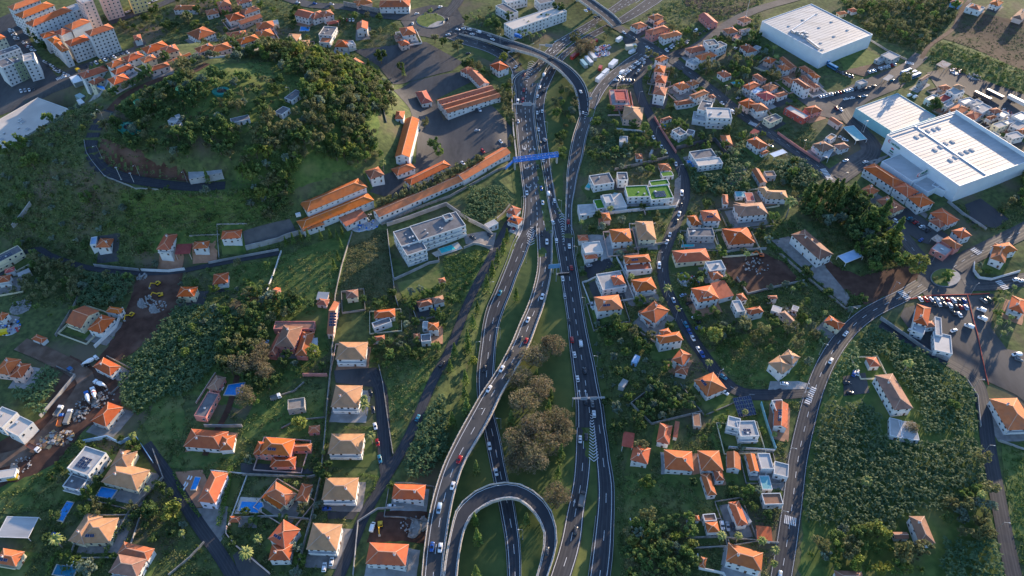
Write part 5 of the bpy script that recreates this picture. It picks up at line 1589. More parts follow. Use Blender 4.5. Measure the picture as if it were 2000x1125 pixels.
buildings("""
grey roofed white condominium wing of three storeys above the pool|apartment_block|w d B|f 818,471 910,441 893,413 9;f 784,482 832,467 812,440 9.4;f 870,430 885,425 880,416 10
lower grey roofed white condominium wing at the garden corner|apartment_block|w d B|f 795,500 834,487 806,455 9
rusty garden shed in the green plot beside the lane|shed|q t x|h 858,552 871,549 870,541 3
old white cottage with weathered tiles beside the lane|cottage/house|w t|h 818,601 846,594 844,582 4
old white cottage with broken brown roof next to the weathered cottage|cottage/house|w n|h 847,594 869,589 866,576 4
white house with small orange hip roof below the old cottages|house|w o|h 835,645 857,644 855,629 6;f 825,640 835,640 836,628 4 Rl
tiny orange hut at the wall corner below the old cottages|hut|w o x|h 809,663 822,661 820,650 3
low grey slab hut beside the tiny orange hut|hut|w d V|f 823,668 842,666 841,652 4
upper orange house squeezed beside the upper highway shoulder|house|w t|h 988,414 1007,421 1019,408 5
lower orange house squeezed beside the upper highway shoulder|house|w o s|h 990,431 1012,439 1017,425 5
small white shed with grey roof below the banana wedge|shed|w l V|f 946,438 954,445 972,434 3
white house with small hip roof alone in the dark green field|house|w o|h 415,556 445,552 443,532 5
long narrow tiled shed beside the white field wall|shed|p t x|G 528,577 537,579 542,561 3
red tiled hut with a white sheet shed behind|hut|q t x|h 617,594 638,597 640,584 3;s 617,585 639,586 642,572 3 RW
small cream house with weathered roof below the dry grass plot|house|c n|h 676,583 700,580 696,565 5
long narrow tiled carport with a strip of solar panels|carport|q t S|G 638,652 651,652 654,588 4
large villa with broad weathered hip roof and pink side wings|villa/house|p n|h 537,676 575,679 578,637 7;h 522,692 538,694 540,648 5 Rt;h 576,694 600,695 598,648 5 Rt;f 534,643 612,643 613,628 4 Rn
white sail canopy beside the pink villa|canopy|w W a|s 592,690 620,687 626,661 3
orange roofed house with a white modern front block|house|w o|h 731,622 772,618 776,602 5;f 731,641 765,629 764,618 4 Rd
small red roofed pump house below the orange and white house|hut|w t x|h 732,666 752,663 751,654 3
uppermost of the five tan roofed villas in the column|villa/house|w k B|h 655,702 713,702 719,668 7
second from top of the five tan roofed villas in the column|villa/house|w k B|h 646,795 700,796 705,753 7
middle one of the five tan roofed villas in the column|villa/house|w k B|h 640,886 706,886 709,847 7
fourth from top of the five tan roofed villas in the column|villa/house|w k B|h 628,976 694,976 699,933 7
lowest of the five tan roofed villas in the column|villa/house|w k B|h 598,1073 657,1076 668,1024 7
roofless stone ruin on the lawn beside the tan villas|ruin|s x V|f 562,801 595,796 592,777 5
little pink house with a red pyramid roof beside the dark wall|house|p t x|h 602,846 624,844 624,830 3
low orange house with a white porch beside the garden wall|house|w o|h 358,872 432,878 434,842 4;h 428,880 455,878 452,850 4
pink villa with bright red orange roofs and a tiled arcade|villa/house|p o s|h 508,886 566,890 570,857 7;h 494,887 513,889 516,863 5;h 568,881 607,880 608,866 3;h 527,912 575,911 573,892 4
pink walled pool house with brown roof and grey terraces|house|p n|h 404,758 424,763 437,736 4;f 379,812 402,816 420,768 4 Rd
lilac walled house with long orange roof beside the clay terrace|house|l o|h 386,979 420,983 438,923 7
orange villa with angled hips beside the pool with corner steps|villa/house|c o|h 518,964 558,988 581,965 6;h 577,977 599,980 604,946 5;s 511,972 547,995 556,987 3
orange villa with stacked hips above the lane of the big palm|villa/house|w o s|h 523,1052 556,1072 584,1032 7;h 524,1094 566,1094 575,1063 6
small tiled garden gazebo beside the checkered court|gazebo|q t a|h 446,1020 467,1020 468,1008 3
white house with orange hip roof beside the lower viaduct|house|w o|h 765,974 828,976 828,947 6
big orange roofed house with white eaves at the bottom beside the lane|house|w o|h 714,1101 792,1105 797,1063 6
big villa with broad tan roof above the square blue pool|villa/house|c k|h 197,941 267,958 289,917 5;h 215,912 250,916 258,880 5
white modern house with glass and solar roof above the long pool|house|w l S|f 131,915 172,929 205,884 8;f 122,950 155,959 173,931 5 Rd
huge tan hip roofed bungalow between the hedges|villa/house|c k s|h 150,1061 214,1060 240,1011 4;h 133,1056 164,1064 188,1006 4
orange roofed house with dark terrace in the bottom left corner|house|c o s|h -12,1099 30,1106 52,1078 5
sprawling brown roofed house with red solar roof at the bottom edge|house|w n|h 212,1118 268,1128 288,1092 6;h 228,1082 288,1096 304,1072 5 Rt
greenhouse with milky sheet roof at the left edge|greenhouse|w W aV|f -8,1049 55,1051 66,1010 3
orange house with terrace at the left edge beside the banana plot|house|q o|h 18,736 42,738 64,711 6;h -12,728 18,732 42,702 6
orange hip roofed house beside the dirt road junction|house|w o|h 181,716 215,734 239,717 5
orange roofed house beside the parked mixer trucks|house|g o|h 177,822 207,833 239,795 5
front concrete shell of a house under construction|building_shell/unfinished house|w l|f 10,840 36,853 67,826 8 Re
rear concrete shell of a house under construction|building_shell/unfinished house|w l|f -26,824 4,836 34,806 8 Re
white slabs of a building started at the left edge|building_shell/unfinished house|w e V|f -12,936 28,930 55,911 3
cream building with dark solar flat roof at the left edge|house|c d S|f -10,518 45,490 40,477 6
small red roofed hut at the left edge below the solar roof|hut|w r x|h 9,534 28,529 32,519 4
white house with red roofs cut by the left edge|house|w t|h -6,553 18,549 30,534 5
grey slab roof beside the orchard at the left edge|shed|s l V|f 36,541 60,531 67,519 3
orange cottage with a pale blue roof half on the foot of the hill|cottage/house|w o|h 186,483 214,483 222,465 4;f 176,479 188,477 198,461 4 RB
tall orange house with a columned balcony at the foot of the hill|house|w o B|h 305,487 331,488 337,456 7
dark red roofed shed beside the tall orange house|shed|q r a|s 341,497 371,495 372,477 3
low orange house beside the dark red shed|house|w o|h 376,486 406,484 406,470 4
orange house with white end block beside the lower barracks yard|house|w o|h 431,467 470,464 470,448 5
cream house with red gold roof beside the red soil plot|house|c o|h 345,579 379,579 386,560 6
big cream house with plain orange gable roof and arched windows|house|c o|G 128,630 158,641 191,606 6
white house with orange hip roof right beside the big gable house|house|w o|h 170,643 198,651 220,620 6;h 206,609 234,613 241,602 5
small orange hut beside the wall left of the big gable house|hut|w o x|h 61,662 82,670 92,660 3
orange roofed house cut by the left edge above the yellow awning|house|w o|h -10,623 4,626 13,611 5
upper of the two longest barracks with orange hip roof|barracks|w o x|h 600,414 717,365 702,347 5
lower of the two longest barracks with orange hip roof and chimneys|barracks|w o x|h 591,448 731,391 718,376 5;h 592,452 634,438 628,426 4
plain tiled workshop roof beside the scrap behind the barracks|workshop|w t x|s 676,442 718,422 703,403 4
white house with red hip roof and parking bays in the barracks|house|w t|h 724,350 751,341 736,326 7
orange roofed barracks house between the palm and the square|barracks|w o x|h 776,343 812,328 800,315 4
long upright barracks with orange gable roof below the hill|barracks|w o x|g 771,306 800,307 797,232 6
small orange roof at the upper end of the upright barracks|annex|w o x|h 771,232 788,232 788,217 4
mid barracks with orange hip roof below the yard trees|barracks|w o x|h 802,362 881,323 869,312 5
long low barracks with orange roof behind the row of trees|barracks|w o x|g 740,424 905,353 893,340 4
low barracks with orange roof running up to the blue footbridge|barracks|w o x|g 906,352 998,298 985,285 4
small white house with pale orange roof at the plantation edge|house|w t|h 1699,716 1720,715 1718,697 4
long white two storey house with brown roof in the banana plantation|house|w n|h 1708,733 1747,801 1782,794 7
white sheet roofed farm shed in the banana plantation|shed|w l V|f 1738,850 1762,856 1757,820 3;f 1763,856 1796,860 1778,824 3
big orange roofed house cut by the right edge beside the lane|house|w o|h 1968,840 2024,838 2016,776 5
white house with brown hip roof alone at the bottom of the plantation|house|w n|h 1796,1061 1827,1061 1812,1008 6
brown roofed hut beside the lone plantation house|hut|g n x|G 1748,1052 1776,1052 1775,1039 3
brown roof at the bottom edge of the plantation|house|w n|h 1636,1140 1690,1142 1690,1116 4
restaurant with pale orange roofs beside the full car park|restaurant|w o|h 1784,628 1812,637 1832,606 6;h 1808,640 1828,638 1834,625 4 Rt;f 1827,654 1840,657 1858,626 4 Rl;f 1780,645 1804,654 1811,636 5 RW
white sheet roofed hall below the restaurant|hall|w W V|f 1825,684 1860,692 1879,661 5
house with stepped orange roofs and low tiled terraces on the street bend|house|w o|h 1312,702 1334,714 1362,699 7;h 1318,727 1342,733 1356,720 4 Rt
orange pyramid roofed house with solar panel at the street bend|house|w o s|h 1355,742 1381,775 1418,757 5
white house with big tan roof above the zebra crossing lane|house|w k|h 1500,709 1527,731 1547,713 7;h 1524,696 1548,712 1567,700 7
white solar house with many panels on its flat roof|house|w l S|f 1446,853 1483,852 1479,822 7;f 1420,832 1444,838 1441,817 7
orange gable roofed house covered with solar panels beside the road|house|w o S|g 1511,831 1538,837 1552,792 5;f 1516,803 1536,801 1541,779 4 Rl
orange hip roofed house with a brown lean-to below the orchard wall|house|w o|h 1282,862 1307,868 1315,832 5;s 1314,853 1323,855 1337,828 3 Rt
dark red striped roof shed at the highway bank|shed|w r a|s 1214,871 1236,875 1234,847 3
orange hip roofed house with a white front wall beside the highway bank|house|w o|h 1231,898 1265,907 1272,876 5
wide orange hip roofed house above the small lawn|house|w o|h 1299,916 1355,920 1357,882 5
orange hip roofed house joined to a long red tiled wing|house|w o|h 1370,919 1413,919 1414,880 5;h 1382,968 1400,966 1395,923 4;h 1398,939 1416,938 1415,916 4 Rt
narrow orange gable house left of the white roof cluster|house|w t|g 1420,914 1447,918 1448,886 5
narrow upright orange roof beside the grey yard cluster|house|w o|g 1465,921 1483,921 1482,887 5
white flat roofed house in the roadside cluster|house|w W V|f 1487,916 1511,916 1512,886 4
white rusty roofed house right at the roadside|house|w l V|f 1511,926 1539,933 1541,908 4
blue green sheet shed in the roadside cluster|shed|w T V|f 1489,956 1509,956 1509,929 3
rusty square flat roof right beside the road|garage|w n V|f 1493,986 1530,985 1535,963 4
long orange hip roofed house with grey awning side|house|w o|h 1440,1027 1461,1024 1450,977 5;s 1463,1022 1469,1019 1456,978 3 Rl
small white house with orange pyramid roof and brown flat top|house|w o|h 1382,1040 1406,1039 1402,1019 5;f 1376,1019 1400,1017 1398,1003 4 Rn
square orange garage roof beside the zebra crossing|garage|w o x|s 1479,1054 1509,1057 1511,1031 3
tiny orange hut beside the long lawn wall|hut|w o x|h 1359,1017 1367,1017 1367,1006 3
small orange gatehouse roof on the white kinked wall|gatehouse|w t x|h 1365,1106 1377,1110 1377,1089 3
largest orange roofed white house at the bottom beside the road|villa/house|w o|h 1418,1096 1487,1116 1492,1080 7
small grey cube hut on the highway bank|hut|g l V|f 1208,752 1218,757 1229,745 3
pale blue tin hut on the highway bank|hut|b B V|f 1233,706 1243,710 1248,695 3
tiny orange roof beside the highway fence|hut|w o x|h 1130,470 1150,469 1150,458 3
patio house with pale roof slab and orange lower roof by the highway|house|w e V|f 1143,495 1178,491 1175,471 4;h 1143,506 1168,504 1166,494 3 Ro
white cabin on the left flank of the small gardens|cabin|w l V|f 1210,278 1226,279 1228,267 4
tiny red hut in the gardens below the stone wall|hut|w t x|h 1242,310 1256,310 1257,300 3
grey shed at the end of the upper gardens|shed|s l V|f 1268,300 1272,301 1273,292 3
brown shed roof by the orchard left of the town street|shed|s n V|f 1355,832 1370,833 1374,808 2.5
small grey roof beside the dark field huts|hut|w l V|f 1546,604 1558,608 1562,600 3
white terrace block below the field huts|terrace|w W V|f 1506,606 1524,612 1530,602 2.5
""")
# ------------------------------------------------------------------ what is already taken up, at 1 m
MX0, MY0, MW, MH = -560, 90, 1120, 850
BLOCK = np.zeros((MH, MW), bool)
_by, _bx = np.mgrid[0:MH, 0:MW]
_bx = _bx + MX0 + 0.5; _by = _by + MY0 + 0.5
def stamp(x, y, r):
 i0, i1 = max(0, int(x - r - MX0)), min(MW, int(x + r - MX0) + 2)
 j0, j1 = max(0, int(y - r - MY0)), min(MH, int(y + r - MY0) + 2)
 if i0 < i1 and j0 < j1:
  BLOCK[j0:j1, i0:i1] |= (_bx[j0:j1, i0:i1] - x) ** 2 + (_by[j0:j1, i0:i1] - y) ** 2 < r * r
for r in ROADS.values():
 hw = np.linalg.norm((r.L - r.R)[:, :2], axis=1) / 2
 for p, h in zip(r.C, hw): stamp(p[0], p[1], h + 1.5)
for x, y, r in BUILT: stamp(x, y, r + 0.8)
for B in HARD:
 lo, hi = B.min(0), B.max(0)
 i0, i1 = max(0, int(lo[0] - MX0)), min(MW, int(hi[0] - MX0) + 1); j0, j1 = max(0, int(lo[1] - MY0)), min(MH, int(hi[1] - MY0) + 1)
 if i0 < i1 and j0 < j1:
  BLOCK[j0:j1, i0:i1] |= inside(_bx[j0:j1, i0:i1], _by[j0:j1, i0:i1], B)
def free(x, y):
 i, j = int(x - MX0), int(y - MY0)
 return 0 <= i < MW and 0 <= j < MH and not BLOCK[j, i]
def scatter(px, n, gap=0.0, tries=30):
 """n free ground points inside an outline in photo pixels, at least gap metres apart"""
 W = np.array([ground(*p)[:2] for p in poly_px(px)])
 lo, hi = W.min(0), W.max(0)
 out = []
 for _ in range(n * tries):
  if len(out) >= n: break
  x, y = RNG.uniform(lo[0], hi[0]), RNG.uniform(lo[1], hi[1])
  if not free(x, y) or not inside(np.array([x]), np.array([y]), W)[0]: continue
  if gap and any((x - a) ** 2 + (y - b) ** 2 < gap * gap for a, b in out): continue
  out.append((x, y))
 return out

# ------------------------------------------------------------------ tree models
def crown_points(n, r, h0, h1, lumps, hollow=0.55, squash=1.0):
 """points gathered round lumps spread through an uneven crown"""
 c = []
 while len(c) < lumps:
  p = RNG.uniform(-1, 1, 3)
  d = np.linalg.norm(p)
  if hollow * 0.5 < d < 0.86: c.append(p)
 c = np.array(c)
 k = RNG.integers(0, lumps, n)
 d = RNG.normal(size=(n, 3)); d /= np.linalg.norm(d, axis=1)[:, None]
 rad = RNG.uniform(0.20, 0.42, lumps)[k] * RNG.uniform(0.55, 1.0, n)
 P = c[k] + d * rad[:, None]
 P[:, 0] *= r; P[:, 1] *= r
 P[:, 2] = (h0 + h1) / 2 + P[:, 2] * (h1 - h0) / 2 * squash
 return P
def trunk_mb(h, r, limbs, spread, top, m):
 mb = MB()
 mb.tube((0, 0, -0.6), (0.1, 0.05, h), r, r * 0.62, m, 7)
 for k in range(limbs):
  a = 2 * math.pi * k / limbs + random.uniform(-0.4, 0.4)
  z0 = h * random.uniform(0.7, 1.0)
  q = (math.cos(a) * spread * random.uniform(0.6, 1), math.sin(a) * spread * random.uniform(0.6, 1), top * random.uniform(0.8, 1))
  mb.tube((0.1 * z0 / h, 0.05, z0), q, r * 0.5, r * 0.15, m, 5)
 return mb
TREES = {}
def model(kind, crown, trunk):
 root = None
 TREES.setdefault(kind, []).append((crown, trunk))
def crown_mesh(kind, P, size, m, flat=0.0):
 return quads_mesh("crown", leaf_quads(P, size, flat), [m])
for v in range(3):
 for kind, leaf, r, h0, h1, n, lumps, sz in (("mid", 'mid', 3.4, 1.8, 7.6, 640, 15, 0.50), ("dark", 'dark', 3.5, 2.0, 9.0, 700, 16, 0.52), ("olive", 'olive', 3.6, 2.4, 8.6, 560, 14, 0.46),
            ("bright", 'bright', 3.6, 1.6, 8.0, 700, 16, 0.46), ("grey", 'grey', 3.2, 1.6, 6.8, 560, 14, 0.46)):
  model(kind, crown_mesh(kind, crown_points(n, r * random.uniform(0.9, 1.1), h0, h1 * random.uniform(0.92, 1.08), lumps), sz, LEAF[leaf]),
     trunk_mb(h0 + 1.2, 0.26, 4, r * 0.55, h1 * 0.75, M['bark']).mesh("trunk"))
 # tall brown-green winter crown: finer, more open, limbs showing
 model("brown", crown_mesh("brown", crown_points(3400, 8.2, 2.5, 13.5 + v, 46, 0.45), 0.36, LEAF['brown']),
    trunk_mb(4.5, 0.45, 9, 5.2, 11.0, M['bark_pale']).mesh("trunk"))
 # narrow conifer: whorls that shrink to a point
 P = []
 for k in range(520):
  t = random.random() ** 0.8
  a = random.uniform(0, 6.283)
  rr = (1 - t) * 2.0 * random.uniform(0.55, 1.0) * (0.80 + 0.28 * math.sin(t * 34 + v))
  P.append((math.cos(a) * rr, math.sin(a) * rr, 0.5 + t * 9.0))
 model("conifer", quads_mesh("crown", leaf_quads(np.array(P), 0.36), [LEAF['mid']]), trunk_mb(1.5, 0.2, 0, 0, 0, M['bark']).mesh("trunk"))
 P = []
 for k in range(900):
  t = random.random() ** 0.75
  a = random.uniform(0, 6.283)
  rr = (1 - t) ** 0.8 * 3.6 * random.uniform(0.35, 1.0) * (0.75 + 0.35 * math.sin(a * 3 + t * 21 + v))
  P.append((math.cos(a) * rr, math.sin(a) * rr, 2.2 + t * 12.5))
 model("pine", quads_mesh("crown", leaf_quads(np.array(P), 0.50), [LEAF['dark']]), trunk_mb(4.0, 0.32, 5, 1.8, 7, M['bark']).mesh("trunk"))
 # palm: bent fronds of three leaflets pairs each
 Q = []
 for k in range(26):
  a = 2 * math.pi * k / 26 + random.uniform(-.1, .1)
  el = random.uniform(0.0, 1.15)
  d = np.array((math.cos(a), math.sin(a), 0)); s = np.array((-math.sin(a), math.cos(a), 0))
  p = np.array((0, 0, 6.6)); L_f = random.uniform(2.4, 3.1)
  for j in range(4):
   e = el - j * 0.52
   q = p + (d * math.cos(e) + np.array((0, 0, math.sin(e)))) * L_f / 4
   w0, w1 = (0.42, 0.5, 0.42, 0.26)[j], (0.5, 0.42, 0.26, 0.04)[j]
   dr = np.array((0, 0, -0.16))
   Q.append([p, p + s * w0 + dr, q + s * w1 + dr, q]); Q.append([p, q, q - s * w1 + dr, p - s * w0 + dr])
   p = q
 mb = MB(); mb.tube((0, 0, -0.5), (0.1, 0, 3.4), 0.26, 0.2, M['bark_pale'], 7); mb.tube((0.1, 0, 3.4), (0, 0, 6.7), 0.2, 0.22, M['bark_pale'], 7)
 model("palm", quads_mesh("crown", np.array(Q), [LEAF['palm']]), mb.mesh("trunk"))
 for kind, leaf in (("shrub", 'mid'), ("shrub_grey", 'grey'), ("shrub_olive", 'olive')):
  model(kind, crown_mesh(kind, crown_points(230, 1.7, 0.2, 2.9, 9, 0.3), 0.36, LEAF[leaf]), trunk_mb(0.6, 0.1, 3, 0.7, 1.3, M['bark']).mesh("trunk"))
WORD = dict(mid="green_tree", dark="dark_tree", olive="olive_tree", bright="yellow_green_tree", grey="grey_green_tree", brown="brown_tree", conifer="conifer", pine="pine_tree", palm="palm_tree",
   shrub="shrub", shrub_grey="shrub", shrub_olive="shrub")
CATW = dict(conifer="conifer", pine="pine tree", palm="palm tree", shrub="shrub", shrub_grey="shrub", shrub_olive="shrub")
NTREE = [0]
def tree(kind, x, y, label, scale=1.0, group=None, z=None):
 cr, tr = random.choice(TREES[kind])
 z = float(T(x, y)) if z is None else z
 NTREE[0] += 1
 s = scale * random.uniform(0.88, 1.14)
 o = thing(WORD[kind], label, CATW.get(kind, "tree"), (x, y, z), random.uniform(0, 6.28), group)
 o.scale = (s * random.uniform(0.92, 1.08), s * random.uniform(0.92, 1.08), s * random.uniform(0.9, 1.1))
 link("crown", cr, o); link("trunk", tr, o)
 return o
ADJ = dict(mid="mid green leafy", dark="dark green rounded", olive="olive brown", bright="bright yellow green", grey="grey green", brown="large brown bare looking", conifer="narrow pointed dark green", pine="tall dark", palm="feathery",
     shrub="low green", shrub_grey="low grey green", shrub_olive="low olive")
BUSHES, WOODS = [], []
def noun(k): return CATW.get(k, "tree")
def grove(where, px, mix, n, gap, scale=(0.8, 1.2), group=None):
 P = scatter(px, n, gap)
 ks = [k for k, w in mix for _ in range(w)]
 for x, y in P:
  k = random.choice(ks)
  if k == "mid" and random.random() < 0.30: k = "grey"
  sc_ = random.uniform(*scale)
  if k in ("mid", "dark", "olive") and sc_ < 0.97 and any(w in where for w in ("hill", "orchard", "wood", "deep")):
   WOODS.append((k, x, y, sc_)); continue
  if k.startswith("shrub") and random.random() < 0.68:
   BUSHES.append((k, x, y, random.uniform(*scale))); continue
  tree(k, x, y, f"{ADJ[k]} {noun(k)} {where}", sc_, group or f"{noun(k)}s {where}")
grove("in the wood on the right half of the hill", "470,110 560,98 680,124 738,170 764,205 742,240 735,290 690,325 640,345 570,380 520,410 480,395 470,340 440,300 470,262 560,225 600,200 590,165 540,130", [("mid", 4), ("dark", 3), ("olive", 4), ("bright", 1)], 270, 3.7, (0.85, 1.35))
grove("on the right rim of the hill wood", "650,120 700,122 742,160 772,192 764,228 748,300 738,330 706,342 660,360 600,392 575,418 520,440 500,400 560,380 640,330 690,260 700,190", [("mid", 3), ("dark", 2), ("olive", 3), ("shrub", 2)], 95, 4.2, (0.75, 1.2))
grove("along the top edge of the hill", "250,148 330,122 420,98 560,92 640,105 700,128 640,140 560,118 420,128 300,165", [("mid", 2), ("dark", 2), ("olive", 2)], 86, 4.0, (0.75, 1.15))
grove("on the open hilltop lawn", "240,205 330,170 460,150 560,160 560,215 470,260 440,330 330,320 230,300 205,265", [("dark", 3), ("mid", 1), ("olive", 1), ("shrub_olive", 2)], 150, 4.2, (0.65, 1.25))
grove("on the slope below the oval road", "230,372 440,372 520,380 590,370 600,395 470,440 280,500 250,440", [("shrub", 4), ("mid", 1), ("dark", 1), ("shrub_olive", 3)], 72, 6, (0.6, 1.0))
grove("on the shaded left flank of the hill", "0,330 130,222 205,216 172,262 172,320 235,368 250,430 200,480 60,490 -10,450", [("shrub", 4), ("shrub_grey", 4), ("shrub_olive", 3), ("mid", 1)], 95, 4.5, (0.7, 1.5))
grove("in the small orchard on the left", "60,512 120,498 168,505 172,560 150,585 60,590 44,560", [("olive", 5), ("mid", 1)], 26, 4.5, (0.7, 1.0))
grove("in the deep garden left of the pink villa", "478,568 560,588 622,610 620,650 526,640 512,700 480,740 440,740 440,650 470,610", [("dark", 4), ("mid", 3), ("olive", 1)], 46, 4.5, (0.8, 1.25))
grove("in the shady garden beside the pink villa pool", "470,680 520,700 600,700 640,690 630,725 560,740 540,760 490,800 440,790 470,740", [("brown", 1), ("dark", 3), ("mid", 2)], 16, 5.5, (0.7, 0.95))
grove("in the pine wood beside the roundabout road", "1560,398 1620,378 1665,384 1712,430 1742,455 1740,520 1700,540 1650,470 1606,440 1570,430", [("pine", 2), ("dark", 4), ("mid", 2)], 48, 5, (1.1, 1.6))
grove("in the tangled bank above the roundabout road", "1690,545 1740,520 1770,545 1740,575 1690,602 1655,612 1640,590", [("mid", 3), ("dark", 2), ("shrub", 2)], 24, 4, (0.7, 1.0))
grove("in the dense orchard beside the highway bank", "1225,1020 1352,1020 1360,1050 1355,1128 1235,1140 1222,1090", [("mid", 2), ("dark", 3), ("bright", 1), ("olive", 2), ("grey", 1)], 40, 4.4, (0.7, 1.1))
grove("in the terraced gardens between highway and town street", "1150,250 1250,180 1300,250 1480,260 1590,350 1560,400 1400,410 1330,340 1180,340 1140,300", [("mid", 3), ("dark", 2), ("olive", 2), ("shrub", 5), ("grey", 1), ("palm", 1)], 112, 4.4, (0.6, 1.05))
grove("in the gardens around the corner houses", "1230,100 1290,60 1420,60 1500,110 1560,150 1560,200 1450,230 1340,230 1240,190", [("mid", 3), ("dark", 2), ("olive", 2), ("shrub", 5), ("palm", 1)], 93, 4.4, (0.6, 1.05))
grove("in the strip of gardens beside the big far store", "1390,45 1480,60 1560,100 1610,130 1590,150 1500,110 1420,100 1380,80", [("mid", 2), ("dark", 2), ("shrub", 4), ("palm", 1)], 47, 4.5, (0.6, 1.0))
grove("between the houses of the winding street", "1130,440 1330,400 1560,440 1560,500 1640,600 1560,660 1300,700 1180,640 1130,540", [("mid", 2), ("dark", 2), ("shrub", 6), ("palm", 1), ("olive", 1)], 128, 4.4, (0.6, 1.0))
grove("in the bushy gardens left of the highway bend", "1160,640 1280,650 1340,760 1380,790 1260,830 1200,880 1170,720", [("shrub", 6), ("mid", 2), ("dark", 2), ("shrub_grey", 2)], 80, 4.4, (0.6, 1.0))
grove("in the walled dark orchard", "1240,795 1290,752 1370,790 1275,825", [("dark", 3), ("grey", 1), ("olive", 1)], 18, 4, (0.55, 0.85))
grove("on the meadow slope inside the street bend", "1390,650 1480,610 1600,640 1590,740 1480,764 1410,715", [("shrub", 4), ("mid", 2), ("olive", 2)], 26, 6, (0.6, 1.0))
grove("in the gardens of the lower villas", "60,860 280,850 330,930 470,1010 640,860 650,1000 590,1125 420,1140 330,1040 180,1125 60,1125 120,960", [("shrub", 5), ("dark", 2), ("mid", 2), ("palm", 1), ("olive", 1)], 134, 5, (0.45, 0.9))
grove("in the gardens above the tan villas", "690,590 760,580 860,560 890,600 840,720 770,700 760,760 720,700 740,600", [("mid", 3), ("dark", 2), ("shrub", 4)], 67, 4.2, (0.6, 1.0))
grove("beside the sunken lane at the highway", "905,520 975,470 965,500 940,560 900,650 870,730 840,790 850,760 880,690", [("shrub", 5), ("shrub_olive", 2)], 16, 4.4, (0.6, 1.0))
grove("among the houses of the upper village", "380,40 520,-5 760,20 780,60 760,100 640,104 480,102 400,110", [("mid", 2), ("dark", 2), ("shrub", 4), ("olive", 2)], 84, 5, (0.55, 1.0))
grove("in the wild scrub behind the apartments", "200,40 330,0 470,-10 430,60 380,70 330,70 270,66 230,60", [("shrub", 5), ("dark", 2), ("olive", 2), ("bright", 1)], 54, 4.5, (0.7, 1.2))
grove("on the wooded edge under the town rows", "190,200 260,165 330,135 400,118 400,135 300,165 230,200", [("mid", 3), ("dark", 2), ("olive", 2)], 30, 3.6, (0.6, 0.95))
grove("in the parking streets of the apartments", "60,55 110,130 70,170 40,110 20,90 10,60", [("dark", 2), ("mid", 2)], 0, 5, (0.8, 1.1))
grove("in the terraces of the far hillside", "1640,5 1870,0 1860,40 1800,100 1700,70", [("shrub_olive", 5), ("shrub", 4), ("olive", 3), ("mid", 2)], 120, 4.5, (0.6, 1.1))
grove("on the bright field edge by the lorry yard", "1800,120 1840,82 1990,140 2010,190 1900,150", [("shrub", 4), ("shrub_olive", 4)], 34, 5, (0.6, 1.2))
grove("beside the court below the big store", "1880,350 1950,330 2020,310 2020,400 1960,410 1890,385", [("mid", 2), ("olive", 3), ("dark", 1)], 26, 4.5, (0.7, 1.0))
grove("among the cottages under the hill", "10,420 240,450 330,500 540,500 530,570 420,620 350,610 180,610 100,620 10,600", [("shrub", 5), ("dark", 1), ("mid", 2), ("olive", 1)], 66, 6, (0.5, 0.9))
grove("in the plantation corner by the bottom edge", "1640,1040 1750,1040 1790,1070 1800,1125 1640,1120 1570,1090", [("mid", 2), ("olive", 2), ("bright", 1), ("shrub", 2)], 38, 4.6, (0.8, 1.3))
grove("beside the plantation house", "1835,1000 1900,960 1940,1000 1930,1060 1860,1050", [("olive", 2), ("mid", 2)], 18, 5, (0.8, 1.1))
grove("on the dark bank of the far slip road", "1085,150 1112,145 1126,200 1105,290 1100,330 1088,300 1082,220", [("mid", 2), ("olive", 2), ("dark", 1)], 22, 4.4, (0.6, 0.95))
grove("on the wooded bank by the far overbridge", "1120,95 1165,62 1192,44 1200,70 1150,110 1130,130", [("brown", 2), ("olive", 2)], 14, 6, (0.45, 0.7))
grove("in the courtyard gardens beside the white office building", "905,40 960,20 1000,55 1070,70 1040,80 960,66", [("olive", 2), ("mid", 2), ("palm", 2)], 24, 4.5, (0.55, 0.9))
grove("on the green lanes left of the barracks square", "955,190 1000,170 998,290 985,260 970,230", [("olive", 3), ("mid", 1)], 14, 4.4, (0.7, 1.0))
grove("on the barracks lawn by the slip road", "905,128 955,140 960,170 940,165 915,145", [("olive", 2), ("dark", 1)], 8, 4.4, (0.7, 0.95))
grove("among the pools and terraces below the wall lane", "380,560 470,580 440,640 400,700 310,720 350,620", [("shrub", 4), ("mid", 2)], 22, 5, (0.6, 0.9))
grove("in the gardens around the solar house", "1390,800 1490,790 1520,870 1400,890 1340,880 1340,830", [("shrub", 4), ("palm", 1), ("mid", 1)], 18, 5, (0.5, 0.8))
grove("in the roadside plots of the lower street", "1420,960 1490,940 1520,1000 1500,1030 1470,1010", [("mid", 2), ("dark", 1), ("olive", 1)], 21, 4.2, (0.6, 0.9))
grove("in the restaurant and palm gardens near the roundabout", "1900,520 1940,500 1960,540 1990,600 1960,670 1925,650 1930,590", [("palm", 3), ("mid", 1), ("shrub", 2)], 18, 4.6, (0.6, 0.9))
